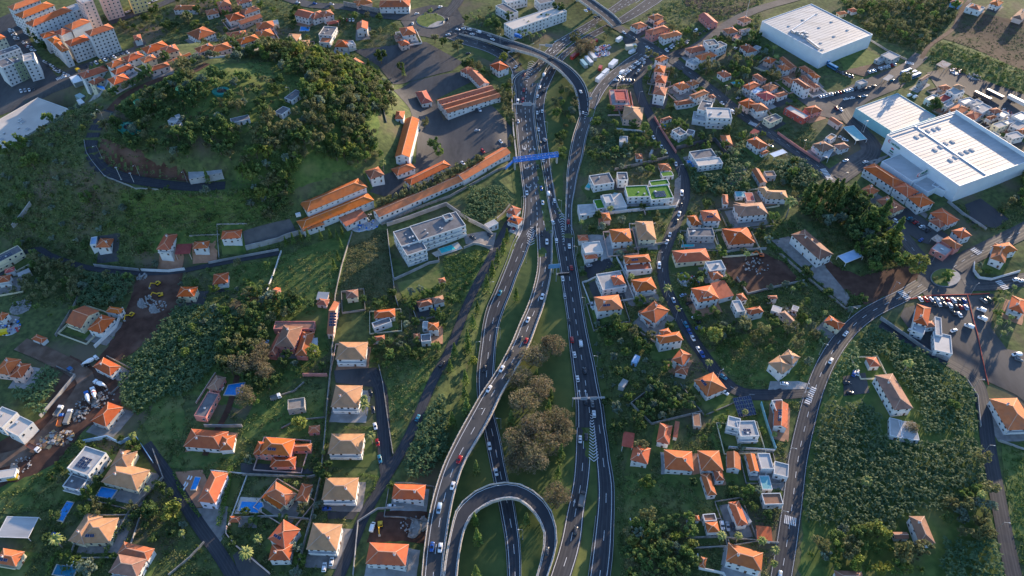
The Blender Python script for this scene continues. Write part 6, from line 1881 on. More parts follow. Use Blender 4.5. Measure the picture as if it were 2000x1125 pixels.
# single trees: base in photo pixels
def at(px, py): return ground(px, py)[:2]
CON = "narrow pointed conifer in the row down the highway verge"
for px, py in ((990, 476), (983, 500), (972, 522), (962, 544), (951, 572), (933, 614), (924, 645), (914, 680), (889, 700), (880, 727), (910, 752), (909, 784), (913, 810), (885, 835)):
 tree("conifer", *at(px, py), CON, 1.4, "conifers down the highway verge")
for px, py, lb in ((1008, 588, "single conifer on the grass wedge between two carriageways"), (916, 692, "conifer beside the yellowish tree on the verge"), (1047, 746, "conifer rising among the upper brown trees"), (1075, 788, "conifer at the right edge of the brown trees"),
       (998, 832, "conifer left of the brown trees by the lower carriageway"), (1094, 902, "small conifer beneath the brown trees"), (931, 926, "conifer in the wedge between ramp and lower carriageway"), (1089, 934, "conifer touching the lowest brown tree"),
       (1028, 1028, "conifer inside the loop on its right side"), (928, 1026, "small conifer inside the loop near the ramp"), (933, 1062, "spreading conifer on the lawn inside the loop"), (931, 1130, "conifer tip at the bottom edge inside the loop"), (1071, 812, "short conifer between two brown crowns")):
 tree("conifer", *at(px, py), lb, 1.4)
for px, py, s in ((1078, 692, 1.0), (1042, 712, 0.95), (1012, 752, 0.95), (1056, 776, 1.05), (1022, 806, 0.9), (1086, 838, 1.1), (1042, 858, 1.05), (1074, 880, 0.95), (1008, 884, 1.0), (1044, 912, 0.95), (1012, 918, 0.8), (1100, 860, 0.9)):
 tree("brown", *at(px, py), "large brown bare looking tree in the clump on the highway island", s, "brown trees on the highway island")
for k, px, py, s, lb in [
 ("brown", 1087, 984, 0.9, "single round brown tree beside the loop viaduct and lower bridge"),
 ("brown", 485, 790, 0.85, "brown spreading tree beside the pink pool house"), ("brown", 520, 735, 0.7, "brown tree above the garden path with the parked truck"),
 ("bright", 922, 712, 0.9, "yellowish round tree on the highway verge by the conifers"), ("bright", 341, 1008, 1.25, "brilliant yellow tree beside the villa street"), ("dark", 300, 1008, 1.2, "dark round tree left of the brilliant yellow tree"),
 ("bright", 590, 836, 0.95, "small yellow tree beside the stone ruin"), ("bright", 618, 700, 1.1, "leafy yellow green tree right of the pink villa"),
 ("bright", 1782, 536, 1.7, "big dense yellow green tree on the edge of the roundabout"), ("bright", 1738, 492, 2.1, "largest yellow green tree between pine wood and roundabout"), ("mid", 1704, 445, 1.9, "broad green tree at the top of the pine wood"), ("mid", 1755, 520, 1.5, "dark green tree under the largest yellow green tree"),
 ("bright", 1393, 668, 1.4, "round golden green tree at the bend of the winding street"), ("olive", 1450, 645, 1.2, "olive round tree below the white and orange house"), ("olive", 1490, 655, 1.25, "second olive round tree below the white and orange house"), ("olive", 1538, 652, 1.3, "olive tree beside the brown roofed ruin"),
 ("olive", 1378, 146, 1.5, "large olive tree beside the white columned villa"), ("olive", 1512, 160, 1.3, "round olive tree in front of the white three storey block"), ("mid", 1452, 152, 1.3, "leafy tree between the garden house and the narrow roof"),
 ("dark", 746, 124, 1.5, "big dark tree standing on the edge of the parade ground"), ("dark", 785, 140, 1.0, "dark tree on the divider of the parade ground"), ("conifer", 722, 140, 1.2, "slim cypress at the left side of the parade ground"), ("conifer", 789, 150, 1.3, "slim cypress beside the parade ground divider"),
 ("dark", 850, 296, 1.2, "dark tree on the planted island of the barracks yard"), ("mid", 858, 306, 1.0, "lower green tree on the planted island of the barracks yard"), ("olive", 830, 250, 0.9, "olive tree at the upper tip of the yard island"),
 ("dark", 865, 92, 1.2, "dark conical tree beside the slip road lawn"), ("olive", 850, 84, 1.2, "olive tree at the corner of the parade ground"), ("olive", 895, 105, 1.3, "olive tree beside the yard entrance bend"), ("bright", 983, 122, 1.2, "golden tree beside the house with the pyramid roof"),
 ("dark", 995, 42, 1.1, "dark cypress at the corner of the white office building"), ("dark", 1028, 60, 1.2, "dark tree by the front corner of the long cream roof"), ("dark", 1062, 48, 1.3, "tall dark tree in front of the long cream roof"), ("dark", 1077, 38, 1.2, "dark tree near the right end of the long cream roof"), ("dark", 1088, 34, 1.4, "tallest dark tree near the right end of the long cream roof"), ("dark", 970, 60, 1.2, "olive dark tree left of the long cream roof"),
 ("palm", 490, 1098, 1.5, "big feathery palm beside the villa lane"), ("palm", 122, 1070, 1.3, "palm at the corner of the huge tan bungalow"), ("palm", 1381, 722, 1.1, "palm at the bend of the winding street"), ("palm", 728, 868, 1.2, "palm right of the middle tan villa"), ("palm", 714, 796, 1.1, "upper palm right of the second tan villa"), ("palm", 716, 812, 1.2, "lower palm right of the second tan villa"),
 ("palm", 750, 338, 1.2, "palm between the barracks houses"), ("palm", 1535, 425, 1.7, "tall grey palm beside the brown roofed villa"), ("palm", 1455, 510, 1.0, "small palm on the red building plot"), ("palm", 1400, 498, 1.0, "palm above the cream house with the broad roof"), ("palm", 1326, 478, 0.9, "palm beside the narrow pale pool"),
 ("palm", 1405, 1058, 1.0, "palm left above the largest orange house"), ("palm", 1437, 1060, 1.0, "palm behind the largest orange house"), ("palm", 1483, 1068, 1.0, "palm right of the largest orange house"), ("palm", 1508, 1085, 1.0, "palm between largest orange house and road"), ("palm", 1506, 1112, 0.9, "lowest palm between largest orange house and road"),
 ("palm", 1683, 955, 1.1, "pale headed palm in the plantation"), ("palm", 1905, 980, 1.1, "pale headed palm beside the plantation lane"), ("palm", 1763, 728, 1.2, "yellowish palm above the plantation house"), ("palm", 1300, 582, 1.2, "bushy palm on the winding street beside the yellow car"),
 ("olive", 1908, 905, 1.1, "golden olive tree at the plantation lane"), ("olive", 1922, 960, 1.2, "broad reddish olive tree overhanging the plantation lane"), ("olive", 1918, 1050, 1.2, "olive tree low on the plantation lane"), ("grey", 180, 1118, 1.5, "round grey green tree beside the dark pool"), ("mid", 268, 880, 1.0, "round dark tree inside the angled blue wall"),
 ("dark", 640, 930, 1.2, "leafy tree between the pink villa and the tan villas"), ("olive", 1125, 88, 1.2, "olive tree on the strip under the far highway"), ("olive", 1758, 170, 1.5, "broad olive tree beside the buses and the white store wall"), ("dark", 1822, 218, 1.3, "dark tree in the crowded hamlet"),
 ("dark", 80, 84, 1.4, "round dark tree in front of the stepped apartment block"), ("dark", 90, 100, 1.2, "second dark tree in front of the stepped apartment block"), ("dark", 70, 75, 1.2, "dark tree behind the parked cars of the apartment street"),
 ("shrub", 1846, 545, 2.0, "clipped shrub on the grass of the right roundabout"), ("shrub_olive", 1825, 548, 1.0, "low bush on the left of the right roundabout"), ("mid", 1856, 800, 0.9, "leafy tree beside the sheet roofed farm shed"), ("brown", 1776, 842, 0.5, "bare brown tree leaning over the sheet roofed farm shed"),
 ("palm", 832, 38, 0.9, "left palm on the planted far roundabout"), ("palm", 842, 36, 1.0, "middle palm on the planted far roundabout"), ("palm", 852, 40, 0.9, "right palm on the planted far roundabout"), ("dark", 1236, 252, 0.9, "cypress beside the faded tan hip roof"), ("mid", 1322, 250, 1.1, "palm like tree above the modern white house"),
 ("shrub", 500, 1022, 1.6, "round clipped dark bush on the checkered garden"), ("shrub", 766, 950, 1.2, "clipped bright hedge ball by the lane and lower orange house"), ("grey", 490, 905, 0.9, "silver grey tree below the low orange house"), ("olive", 1250, 880, 1.0, "dark tree behind the orange house at the highway bank"), ("dark", 1352, 950, 0.8, "tree standing on the small lawn edge"), ("mid", 1262, 955, 1.1, "green tree on the left edge of the lawn"),
]:
 tree(k, *at(px, py), lb, s)
for px, py in ((748, 412), (764, 404), (782, 396), (798, 388), (814, 384), (830, 378), (846, 372), (862, 364), (880, 352), (898, 344), (922, 334), (934, 326)):
 tree("olive", *at(px, py), "olive brown tree in the row along the low barracks", 1.15, "trees along the low barracks")
for px, py in ((560, 480), (575, 478), (590, 474), (604, 470), (628, 470), (646, 466), (660, 470), (668, 488), (662, 510), (655, 530), (670, 464)):
 tree("conifer", *at(px, py), "green conifer along the edge of the field below the barracks", 1.0, "conifers below the barracks")
for px, py in ((408, 358), (488, 345), (500, 342), (482, 350), (566, 340), (580, 335), (682, 300)):
 tree("conifer", *at(px, py), "slim cypress on the lower hill wood", 1.1, "cypresses on the hill")
for px, py in ((1014, 76), (1022, 80), (1034, 78), (1040, 82), (1047, 76), (1054, 80), (1062, 74), (1026, 72)):
 tree("palm", *at(px, py), "palm in the row beside the flyover lawn", 0.85, "palms beside the flyover")

# ------------------------------------------------------------------ ground cover nobody could count
def banana(name, px, gap, label, kind='banana', leaves=7, size=1.0):
 W = np.array([ground(*p)[:2] for p in poly_px(px)])
 lo, hi = W.min(0), W.max(0)
 X, Y = np.meshgrid(np.arange(lo[0], hi[0], gap), np.arange(lo[1], hi[1], gap))
 X = X.ravel() + RNG.uniform(-0.9, 0.9, X.size) * gap * 0.5; Y = Y.ravel() + RNG.uniform(-0.9, 0.9, Y.size) * gap * 0.5
 k = inside(X, Y, W) & np.array([free(a, b) for a, b in zip(X, Y)], bool)
 X, Y = X[k], Y[k]
 n = len(X)
 if not n: return
 Z = T(X, Y)
 Q = []
 hgt = RNG.uniform(1.6, 3.0, n) * size
 for j in range(leaves):
  a = RNG.uniform(0, 6.283, n)
  L_ = RNG.uniform(1.5, 2.7, n) * size; w = RNG.uniform(0.32, 0.50, n) * size
  d = np.stack((np.cos(a), np.sin(a), np.zeros(n)), 1); s = np.stack((-np.sin(a), np.cos(a), np.zeros(n)), 1)
  p0 = np.stack((X, Y, Z + hgt), 1)
  e = RNG.uniform(0.2, 1.1, n)
  p1 = p0 + d * (L_ * 0.5 * np.cos(e))[:, None] + np.array((0, 0, 1)) * (L_ * 0.5 * np.sin(e))[:, None]
  e2 = e - 1.1
  p2 = p1 + d * (L_ * 0.6 * np.cos(e2))[:, None] + np.array((0, 0, 1)) * (L_ * 0.6 * np.sin(e2))[:, None]
  ww = w[:, None]
  Q.append(np.stack((p0 - s * ww * 0.3, p0 + s * ww * 0.3, p1 + s * ww, p1 - s * ww), 1))
  Q.append(np.stack((p1 - s * ww, p1 + s * ww, p2 + s * ww * 0.25, p2 - s * ww * 0.25), 1))
 # thick pseudo-stem of each plant
 p0 = np.stack((X, Y, Z - 0.3), 1); p1 = np.stack((X, Y, Z + hgt), 1); sx = np.array((0.16, 0, 0)); sy = np.array((0, 0.16, 0))
 Q.append(np.stack((p0 - sx, p0 + sx, p1 + sx * 0.7, p1 - sx * 0.7), 1)); Q.append(np.stack((p0 - sy, p0 + sy, p1 + sy * 0.7, p1 - sy * 0.7), 1))
 o = link(name, quads_mesh(name, np.concatenate(Q), [LEAF[kind]]))
 tag(o, label, "banana plants", kind="stuff")
BAN = "banana_plants"
for px, gap, lb in [
 ("300,605 350,590 470,612 462,690 400,735 372,770 300,785 268,812 236,785 240,740 262,700 300,660", 2.3, "dense banana plants on the slope beside the red soil plot"),
 ("1668,640 1716,640 1848,716 1902,762 1912,850 1800,850 1790,790 1738,725 1722,690 1690,720", 2.4, "banana plants above the long plantation house"),
 ("1572,900 1590,820 1622,790 1700,790 1745,850 1800,870 1914,860 1932,960 1900,990 1850,1000 1830,1000 1790,1000 1785,1040 1640,1035 1566,1020 1562,970", 2.4, "wide banana plantation in the lower right beside the road"),
 ("1835,1050 1900,1060 1945,1040 1968,1130 1970,1180 1840,1180", 2.4, "banana plants below the lone plantation house"),
 ("876,392 905,372 962,340 986,372 998,395 985,412 948,436 928,440 905,428 882,404", 2.2, "wedge of banana plants between barracks wall and highway"),
 ("1346,330 1366,328 1420,318 1452,330 1470,372 1430,384 1350,378", 2.3, "banana plants beside the winding street below the modern house"),
 ("1508,318 1560,312 1602,348 1592,372 1540,366 1520,350", 2.3, "banana plants between farmhouse and town street"),
 ("22,772 108,712 148,737 82,815 60,800", 2.2, "small walled banana plot beside the truck yard"),
 ("165,536 268,540 244,590 238,596 160,600 150,580", 2.2, "banana plot above the big gable house"),
 ("806,842 866,772 872,800 874,880 838,930 795,940 790,880", 2.0, "thick reed like plants beside the lane under the ramp"),
 ("1405,268 1456,278 1452,300 1440,326 1404,318 1425,300", 2.5, "banana plants beside the bright orange villa"),
 ("1160,300 1200,270 1240,285 1236,305 1180,318", 2.5, "banana plants in the gardens by the joining ramp"),
 ("1586,900 1600,640 1660,640 1680,720 1640,735 1636,775 1600,790", 2.6, "scattered banana plants beside the roadside parking"),
]:
 banana(BAN, px, gap, lb)
def scrub(name, px, n, size, kind, label, h=0.8, leaves=9):
 P = np.array(scatter(px, n))
 if not len(P): return
 Z = T(P[:, 0], P[:, 1])
 C = np.concatenate([np.stack((P[:, 0], P[:, 1], Z), 1)] * leaves)
 C = C + np.stack((RNG.normal(size=len(C)) * size, RNG.normal(size=len(C)) * size, RNG.uniform(0.02, h, len(C))), 1)
 o = link(name, quads_mesh(name, leaf_quads(C, 0.42 * size + 0.12, 0.3), [LEAF[kind]]))
 tag(o, label, "undergrowth", kind="stuff")
U = "undergrowth"
scrub(U, "0,310 135,222 208,214 172,262 172,322 240,372 262,372 250,430 290,500 180,500 60,490 -20,450", 2600, 0.9, 'scrub', "tangled scrub on the shaded flank of the hill", 1.1)
scrub(U, "230,374 470,372 600,400 585,425 470,450 420,475 300,500 262,480", 1500, 0.7, 'scrub', "rough weeds on the slope below the oval road", 0.6)
scrub(U, "440,98 680,118 770,190 742,300 690,340 590,392 520,420 450,400 480,330 440,270 560,200", 1500, 0.8, 'scrub', "undergrowth beneath the hill wood", 0.8)
scrub(U, "190,235 300,165 400,128 480,150 440,360 330,350 215,325 180,280", 700, 0.7, 'scrub', "weeds on the hilltop", 0.5)
scrub(U, "1640,0 1880,-8 1870,28 1800,106 1700,72", 1600, 0.9, 'scrub', "wild bushes on the far field beside the store", 1.0)
scrub(U, "1802,118 1840,80 2000,138 2030,210 1960,186 1880,156", 700, 0.8, 'scrub', "weeds on the bank of the lorry yard", 0.6)
scrub(U, "1880,20 2020,52 2030,150 1990,138 1850,80", 500, 0.5, 'scrub', "weeds in the brown field", 0.3)
scrub(U, "690,452 752,450 766,560 725,600 668,562", 700, 0.6, 'olive', "dry weeds in the walled plot", 0.6)
scrub(U, "866,502 956,488 945,540 906,590 870,560", 420, 0.7, 'hedge', "bright weeds on the green plot beside the lane", 0.6)
scrub(U, "0,400 560,440 680,460 660,600 640,860 480,900 300,900 240,740 200,600 0,600", 2300, 0.8, 'scrub', "weeds and low plants in the fields under the hill", 0.7)
scrub(U, "0,860 330,860 640,860 700,960 640,1140 0,1140", 1500, 0.7, 'scrub', "low garden plants between the lower villas", 0.7)
scrub(U, "690,580 880,580 850,740 760,880 755,720", 700, 0.7, 'scrub', "low plants in the gardens above the lane", 0.7)
scrub(U, "1140,240 1260,120 1560,120 1610,330 1560,400 1400,420 1150,430", 1900, 0.8, 'scrub', "low plants between the upper gardens", 0.8)
scrub(U, "1140,440 1560,430 1660,600 1580,760 1400,760 1200,900 1160,620", 2300, 0.8, 'scrub', "low plants in the gardens of the winding street", 0.8)
scrub(U, "1200,880 1560,780 1530,1140 1215,1140", 1500, 0.7, 'scrub', "low plants between the roadside houses", 0.6)
scrub(U, "1560,390 1780,500 1760,570 1640,620 1600,470", 900, 0.8, 'scrub', "undergrowth beneath the pine wood", 0.8)
scrub(U, "1850,330 2020,300 2020,460 1900,450 1860,390", 500, 0.8, 'scrub', "bushes around the court below the store", 0.8)
scrub(U, "200,20 470,-20 780,20 780,100 440,104 240,80", 1500, 0.9, 'scrub', "wild plants around the upper village", 1.0)
scrub(U, "1230,10 1500,-10 1480,60 1400,100 1260,60", 700, 0.8, 'scrub', "bushes around the houses of the highway bend", 0.8)
scrub(U, "1955,868 2030,868 2030,1140 1985,1140", 300, 0.7, 'hedge', "weeds on the lawn right of the plantation lane", 0.5)
for _src, _nm, _lb in ((BUSHES, "bushes", "low bushes scattered through the gardens and slopes"), (WOODS, "woodland", "smaller tree crowns that fill the woods and orchards")):
 _q, _mi, _ms = [], [], []
 for k, x, y, sc in _src:
  me = random.choice(TREES[k])[0]
  co = np.zeros(len(me.vertices) * 3, dtype=np.float32); me.vertices.foreach_get("co", co)
  a = random.uniform(0, 6.28); co = co.reshape(-1, 3) * sc
  co = np.stack((co[:, 0] * math.cos(a) - co[:, 1] * math.sin(a), co[:, 0] * math.sin(a) + co[:, 1] * math.cos(a), co[:, 2]), 1) + np.array((x, y, float(T(x, y))))
  if me.materials[0] not in _ms: _ms.append(me.materials[0])
  _q.append(co.reshape(-1, 4, 3)); _mi += [_ms.index(me.materials[0])] * (len(co) // 4)
 tag(link(_nm, quads_mesh(_nm, np.concatenate(_q), _ms, _mi)), _lb, _nm, kind="stuff")
def hedge(label, px, w, h):
 P = [ground(*p) for p in poly_px(px)]
 C = []
 for a, b in zip(P[:-1], P[1:]):
  l = np.linalg.norm((b - a)[:2]); n = int(l * w * h * 5)
  t = RNG.uniform(0, 1, n)[:, None]
  q = a + (b - a) * t
  u = (b - a)[:2] / max(l, 1e-6)
  off = RNG.uniform(-w / 2, w / 2, n)
  q[:, 0] += -u[1] * off; q[:, 1] += u[0] * off
  q[:, 2] = T(q[:, 0], q[:, 1]) + RNG.uniform(0, h, n)
  C.append(q)
 tag(link("hedge", quads_mesh("hedge", leaf_quads(np.concatenate(C), 0.34), [LEAF['hedge']])), label, "hedge", kind="thing")
hedge("long curving hedge between the tan bungalow and the dark garden", "268,1003 255,1020 232,1040 215,1065 205,1090 198,1108", 2.2, 3.0)
hedge("clipped hedge between the square pool and the tan bungalow", "168,985 200,990 235,1000 268,1006", 1.8, 2.4)
hedge("hedge along the left side of the dark pool", "94,1120 104,1095 118,1080", 1.6, 2.4)
hedge("tall hedge left of the orange corner pool villa", "452,915 446,950 438,990 428,1030", 2.4, 3.0)
hedge("hedge along the dark wall of the tan villas", "640,800 634,880 625,945", 1.6, 2.6)
hedge("clipped hedge on the lawn edge beside the fourth tan villa", "700,928 738,932 730,955 718,975", 1.4, 1.6)
hedge("narrow hedge above the third tan villa", "672,836 726,838", 1.4, 1.6)
hedge("hedge along the clay terrace beside the villa street", "342,925 352,955 372,985 392,1010", 1.6, 2.0)
hedge("hedge strip beside the long white house and building plot", "1486,455 1505,482 1530,500", 2.4, 2.4)
# ------------------------------------------------------------------ vehicles
def shell(sections, m, mb):
 """loft through cross sections (x, half width, z low, z high)"""
 k = len(mb.v); mi = mb.mi(m)
 for x, hw, z0, z1 in sections:
  c = min(0.14, hw * 0.2)
  mb.v += [(x, -hw + c, z0), (x, hw - c, z0), (x, hw, z0 + c), (x, hw, z1 - c), (x, hw - c, z1), (x, -hw + c, z1), (x, -hw, z1 - c), (x, -hw, z0 + c)]
 n = len(sections)
 for i in range(n - 1):
  for j in range(8):
   a, b = k + i * 8 + j, k + i * 8 + (j + 1) % 8
   mb.f.append((a, a + 8, b + 8, b)); mb.m.append(mi)
 mb.f.append(tuple(k + j for j in range(8))); mb.m.append(mi)
 mb.f.append(tuple(k + (n - 1) * 8 + j for j in reversed(range(8)))); mb.m.append(mi)
def car_parts(kind):
 body, glass = MB(), MB()
 if kind == 'car':
  Lh, W_, c0, c1, top = 2.1, 0.88, -1.85, 0.95, 1.45
  shell([(-2.1, 0.74, 0.42, 0.80), (-2.0, 0.84, 0.28, 0.92), (-1.2, W_, 0.22, 0.95), (0.8, W_, 0.22, 0.93), (1.7, 0.84, 0.24, 0.80), (2.1, 0.70, 0.36, 0.66)], M['carpaint'], body)
  shell([(-1.75, 0.66, 0.90, 1.05), (-1.30, 0.70, 0.9, 1.40), (0.0, 0.70, 0.9, 1.42), (0.95, 0.70, 0.88, 0.96)], M['glass'], glass)
  shell([(-1.38, 0.62, 1.36, 1.44), (-1.1, 0.66, 1.38, 1.47), (-0.1, 0.66, 1.38, 1.47), (0.15, 0.62, 1.36, 1.42)], M['carpaint'], body)
 elif kind == 'saloon':
  shell([(-2.25, 0.74, 0.42, 0.82), (-2.1, 0.84, 0.28, 0.95), (-1.2, 0.88, 0.22, 0.96), (0.8, 0.88, 0.22, 0.92), (1.8, 0.84, 0.24, 0.80), (2.25, 0.70, 0.36, 0.66)], M['carpaint'], body)
  shell([(-1.45, 0.66, 0.90, 0.98), (-0.95, 0.70, 0.9, 1.36), (0.0, 0.70, 0.9, 1.38), (0.95, 0.70, 0.88, 0.95)], M['glass'], glass)
  shell([(-1.0, 0.62, 1.32, 1.40), (-0.8, 0.66, 1.34, 1.43), (-0.1, 0.66, 1.34, 1.43), (0.12, 0.62, 1.32, 1.38)], M['carpaint'], body)
 elif kind == 'suv':
  shell([(-2.2, 0.80, 0.45, 0.95), (-2.1, 0.90, 0.32, 1.10), (-1.2, 0.94, 0.26, 1.12), (0.8, 0.94, 0.26, 1.08), (1.8, 0.90, 0.28, 0.98), (2.2, 0.76, 0.40, 0.80)], M['carpaint'], body)
  shell([(-2.0, 0.74, 1.05, 1.30), (-1.75, 0.76, 1.05, 1.66), (0.1, 0.76, 1.05, 1.68), (0.95, 0.76, 1.02, 1.12)], M['glass'], glass)
  shell([(-1.85, 0.68, 1.62, 1.70), (-1.5, 0.72, 1.64, 1.74), (0.0, 0.72, 1.64, 1.74), (0.25, 0.68, 1.62, 1.68)], M['carpaint'], body)
 else:   # van
  shell([(-2.45, 0.86, 0.35, 1.95), (-2.35, 0.92, 0.28, 2.05), (0.6, 0.94, 0.26, 2.05), (1.1, 0.92, 0.26, 1.80), (1.75, 0.90, 0.28, 1.15), (2.4, 0.78, 0.38, 0.85)], M['carpaint'], body)
  shell([(0.78, 0.80, 1.20, 2.00), (1.15, 0.82, 1.18, 1.84), (1.72, 0.80, 1.12, 1.22)], M['glass'], glass)
  glass.box((0.55, 0.93, 1.2), (0.9, 0.05, 0.5), M['glass']); glass.box((0.55, -0.93, 1.2), (0.9, 0.05, 0.5), M['glass'])
 return body, glass
def unit_wheel():
 mb = MB(); mb.tube((0, -0.1, 0), (0, 0.1, 0), 0.31, 0.31, M['black'], 10); mb.tube((0, -0.11, 0), (0, 0.11, 0), 0.18, 0.18, M['metal'], 8)
 return mb.mesh("wheel")
WHEEL = unit_wheel()
def unit_head():
 mb = MB(); mb.box((0, 0, 0), (0.1, 0.34, 0.14), M['lamp_lens']); return mb.mesh("headlight")
HEADL = unit_head()
def unit_tail():
 mb = MB(); mb.box((0, 0, 0), (0.08, 0.3, 0.16), mat('tail_lamp', (0.25, 0.01, 0.01), (0.32, 0.015, 0.012), 1, 0.3)); return mb.mesh("tail_light")
TAILL = unit_tail()
CARS = {}
for kd, (xw, hl, hw, zl) in dict(car=(1.25, 2.05, 0.62, 0.55), saloon=(1.35, 2.18, 0.62, 0.56), suv=(1.35, 2.14, 0.68, 0.70), van=(1.55, 2.36, 0.66, 0.66)).items():
 b, g = car_parts(kd)
 CARS[kd] = (b.mesh("body", True), g.mesh("windows"), xw, hl, hw, zl)
PAINT = dict(white=(0.80, 0.80, 0.80), silver=(0.42, 0.43, 0.45), grey=(0.16, 0.17, 0.18), black=(0.018, 0.018, 0.022), dark=(0.035, 0.04, 0.05), red=(0.42, 0.015, 0.015), blue=(0.02, 0.09, 0.34),
    teal=(0.03, 0.20, 0.30), green=(0.015, 0.07, 0.055), yellow=(0.68, 0.46, 0.02), pale=(0.30, 0.42, 0.55), orange=(0.55, 0.14, 0.03), maroon=(0.16, 0.012, 0.018))
PLACED = []
def car(p, ang, colour, where, kind=None, group=None, sub=True):
 kind = kind or random.choice(('car', 'car', 'car', 'saloon', 'suv'))
 body, win, xw, hl, hw, zl = CARS[kind]
 nm = {'van': 'van'}.get(kind, 'car')
 o = thing(nm if nm == 'van' else ("parked_car" if group else "car"), None, nm, tuple(p), ang, group)
 bo = link("body", body, o); bo.color = (*PAINT[colour], 1)
 link("windows", win, o)
 for sx in (-xw, xw):
  for sy in (-1, 1):
   link("wheel", WHEEL, o, (sx, sy * 0.80, 0.31))
 for sy in (-1, 1):
  link("headlight", HEADL, o, (hl - 0.02, sy * hw, zl)); link("tail_light", TAILL, o, (-hl + 0.02, sy * hw, zl + 0.12))
 PLACED.append((o, colour, kind, where, project(p)))
 return o
def ang_px(px, py, qx, qy, z=0.0):
 a, b = on_plane(px, py, z), on_plane(qx, qy, z)
 return math.atan2(b[1] - a[1], b[0] - a[0])
def road_cars(road, where, flip, text):
 for t in text.split(';'):
  v = t.split()
  px, py = float(v[0].split(',')[0]), float(v[0].split(',')[1])
  p, a = on_road(road, px, py + 2)
  car(p, a + (math.pi if flip else 0), v[1], where, v[2] if len(v) > 2 else None)
road_cars("ramp_viaduct", "on the raised ramp viaduct", False, "1068,472 white; 1058,455 dark; 1059,579 white; 1031,624 white; 1016,661 dark; 1027,665 red; 997,690 dark suv; 980,720 white; 996,715 dark; 955,759 white saloon; 897,897 red; 884,948 white; 858,993 pale van; 844,1067 blue; 860,1069 white")
road_cars("left_carriageway", "on the carriageway passing under the ramp", False, "976,572 teal; 946,719 dark; 956,871 white; 969,921 white")
road_cars("highway_right", "on the right hand carriageway", True, "1087,469 white; 1112,480 white saloon; 1116,522 red; 1099,543 white saloon; 1103,578 silver; 1111,626 dark; 1117,663 red; 1134,670 white van; 1122,692 white; 1142,724 dark suv; 1128,739 white; 1144,783 dark; 1157,788 grey; 1160,808 white; "
    "1050,187 white; 1061,177 black suv; 1054,169 white; 1063,145 white van; 1080,134 dark; 1049,211 dark; 1049,219 white; 1059,216 white; 1050,234 dark; 1052,252 white; 1064,272 silver; 1054,277 dark suv; 1061,312 white; 1064,338 dark; 1071,377 white van; 1083,391 white; 1080,433 white; 1120,76 white; 1129,78 dark")
road_cars("highway_left", "on the arrowed left hand carriageway", False, "1012,237 white; 1029,376 white saloon; 1060,395 white; 1057,367 blue; 1050,325 green; 1011,198 white van; 1021,196 red van; 1023,176 red; 1023,146 maroon; 1015,126 dark; 1049,126 dark suv; 1007,130 white")
road_cars("lower_highway", "on the lower bridge with arrows", True, "1133,857 white; 1145,853 dark; 1124,1036 dark suv")
road_cars("loop_viaduct", "on the horseshoe loop", True, "1068,1077 dark")
road_cars("joining_ramp", "on the ramp joining from the right", True, "1110,432 red; 1139,218 white")
road_cars("flyover", "on the curved flyover", True, "1134,180 white; 1076,113 dark; 987,81 dark; 962,76 white saloon; 935,62 white van; 917,57 white; 905,55 white; 956,69 silver; 922,66 white; 908,64 dark")
road_cars("overbridge", "on the straight overbridge", True, "1144,20 white; 1150,17 blue; 1162,33 dark; 1169,32 black")
road_cars("road_to_roundabout", "on the two lane road to the roundabout", True, "1651,651 white; 1622,704 white; 1523,1122 pale")
road_cars("lane_beside_highway", "on the sunken lane beside the highway", True, "816,816 teal; 863,710 black")
road_cars("town_street", "on the town street", False, "1410,201 white; 1431,219 white van; 1505,284 white; 1585,331 blue; 1265,92 white; 1239,75 grey; 1219,63 white")
road_cars("upper_street", "on the upper street beside the white cube house", False, "1382,57 white; 1377,59 dark; 1366,66 dark; 1340,84 white; 1333,88 dark; 1358,60 white van")
road_cars("right_road_to_roundabout", "on the street right of the roundabout", False, "1984,546 white; 1995,548 white")
# around the far roundabout
for px, py, c, qx, qy in ((860, 15, 'white', 868, 12), (814, 28, 'white', 822, 26), (806, 47, 'white', 806, 42), (874, 38, 'dark', 875, 32), (894, 59, 'white', 900, 60), (875, 69, 'white', 868, 70), (865, 45, 'grey', 860, 52), (840, 22, 'black', 846, 21)):
 car(ground(px, py) + np.array((0, 0, 0.12)), ang_px(px, py, qx, qy), c, "at the far roundabout")
def row(where, a, b, n, d, colours, kind=None, dz=0.14, group=None):
 """n parked cars between two photo points, nose along photo direction d"""
 cs = colours.split()
 for k in range(n):
  t = k / max(1, n - 1)
  px, py = a[0] + (b[0] - a[0]) * t, a[1] + (b[1] - a[1]) * t
  p = ground(px, py)
  c = cs[k % len(cs)]
  if c == '-': continue
  car(p + np.array((0, 0, dz)), ang_px(px, py, px + d[0], py + d[1]) + random.uniform(-0.05, 0.05), c, where, kind, "cars parked " + where)
row("in the upper row of the roundabout car park", (1797, 586), (1882, 589), 9, (-7, -10), "white red white white grey red white dark blue", dz=0.2)
row("in the middle row of the roundabout car park", (1823, 594), (1885, 602), 7, (-7, -10), "dark white dark white dark red pale", dz=0.2)
row("in the lower row of the roundabout car park", (1861, 612), (1873, 616), 2, (-7, -10), "dark white", dz=0.2)
for px, py, c, d, k in ((1862, 647, 'white', (10, -4), 'saloon'), (1891, 639, 'white', (-10, -4), 'van'), (1915, 607, 'white', (-10, -4), 'van'), (1917, 624, 'white', (-10, -4), 'van'), (1920, 589, 'grey', (-8, -6), None), (1929, 586, 'green', (-7, -8), None), (1780, 649, 'white', (10, 4), 'suv'), (1984, 695, 'white', (-9, 0), 'van'), (1989, 704, 'grey', (9, 3), 'car')):
 car(ground(px, py) + np.array((0, 0, 0.2)), ang_px(px, py, px + d[0], py + d[1]), c, "in the open part of the roundabout car park", k)
row("in the far link road parking", (1203, 158), (1262, 112), 20, (10, 1), "white dark silver white black white silver white white dark white silver dark white white black silver white dark white")
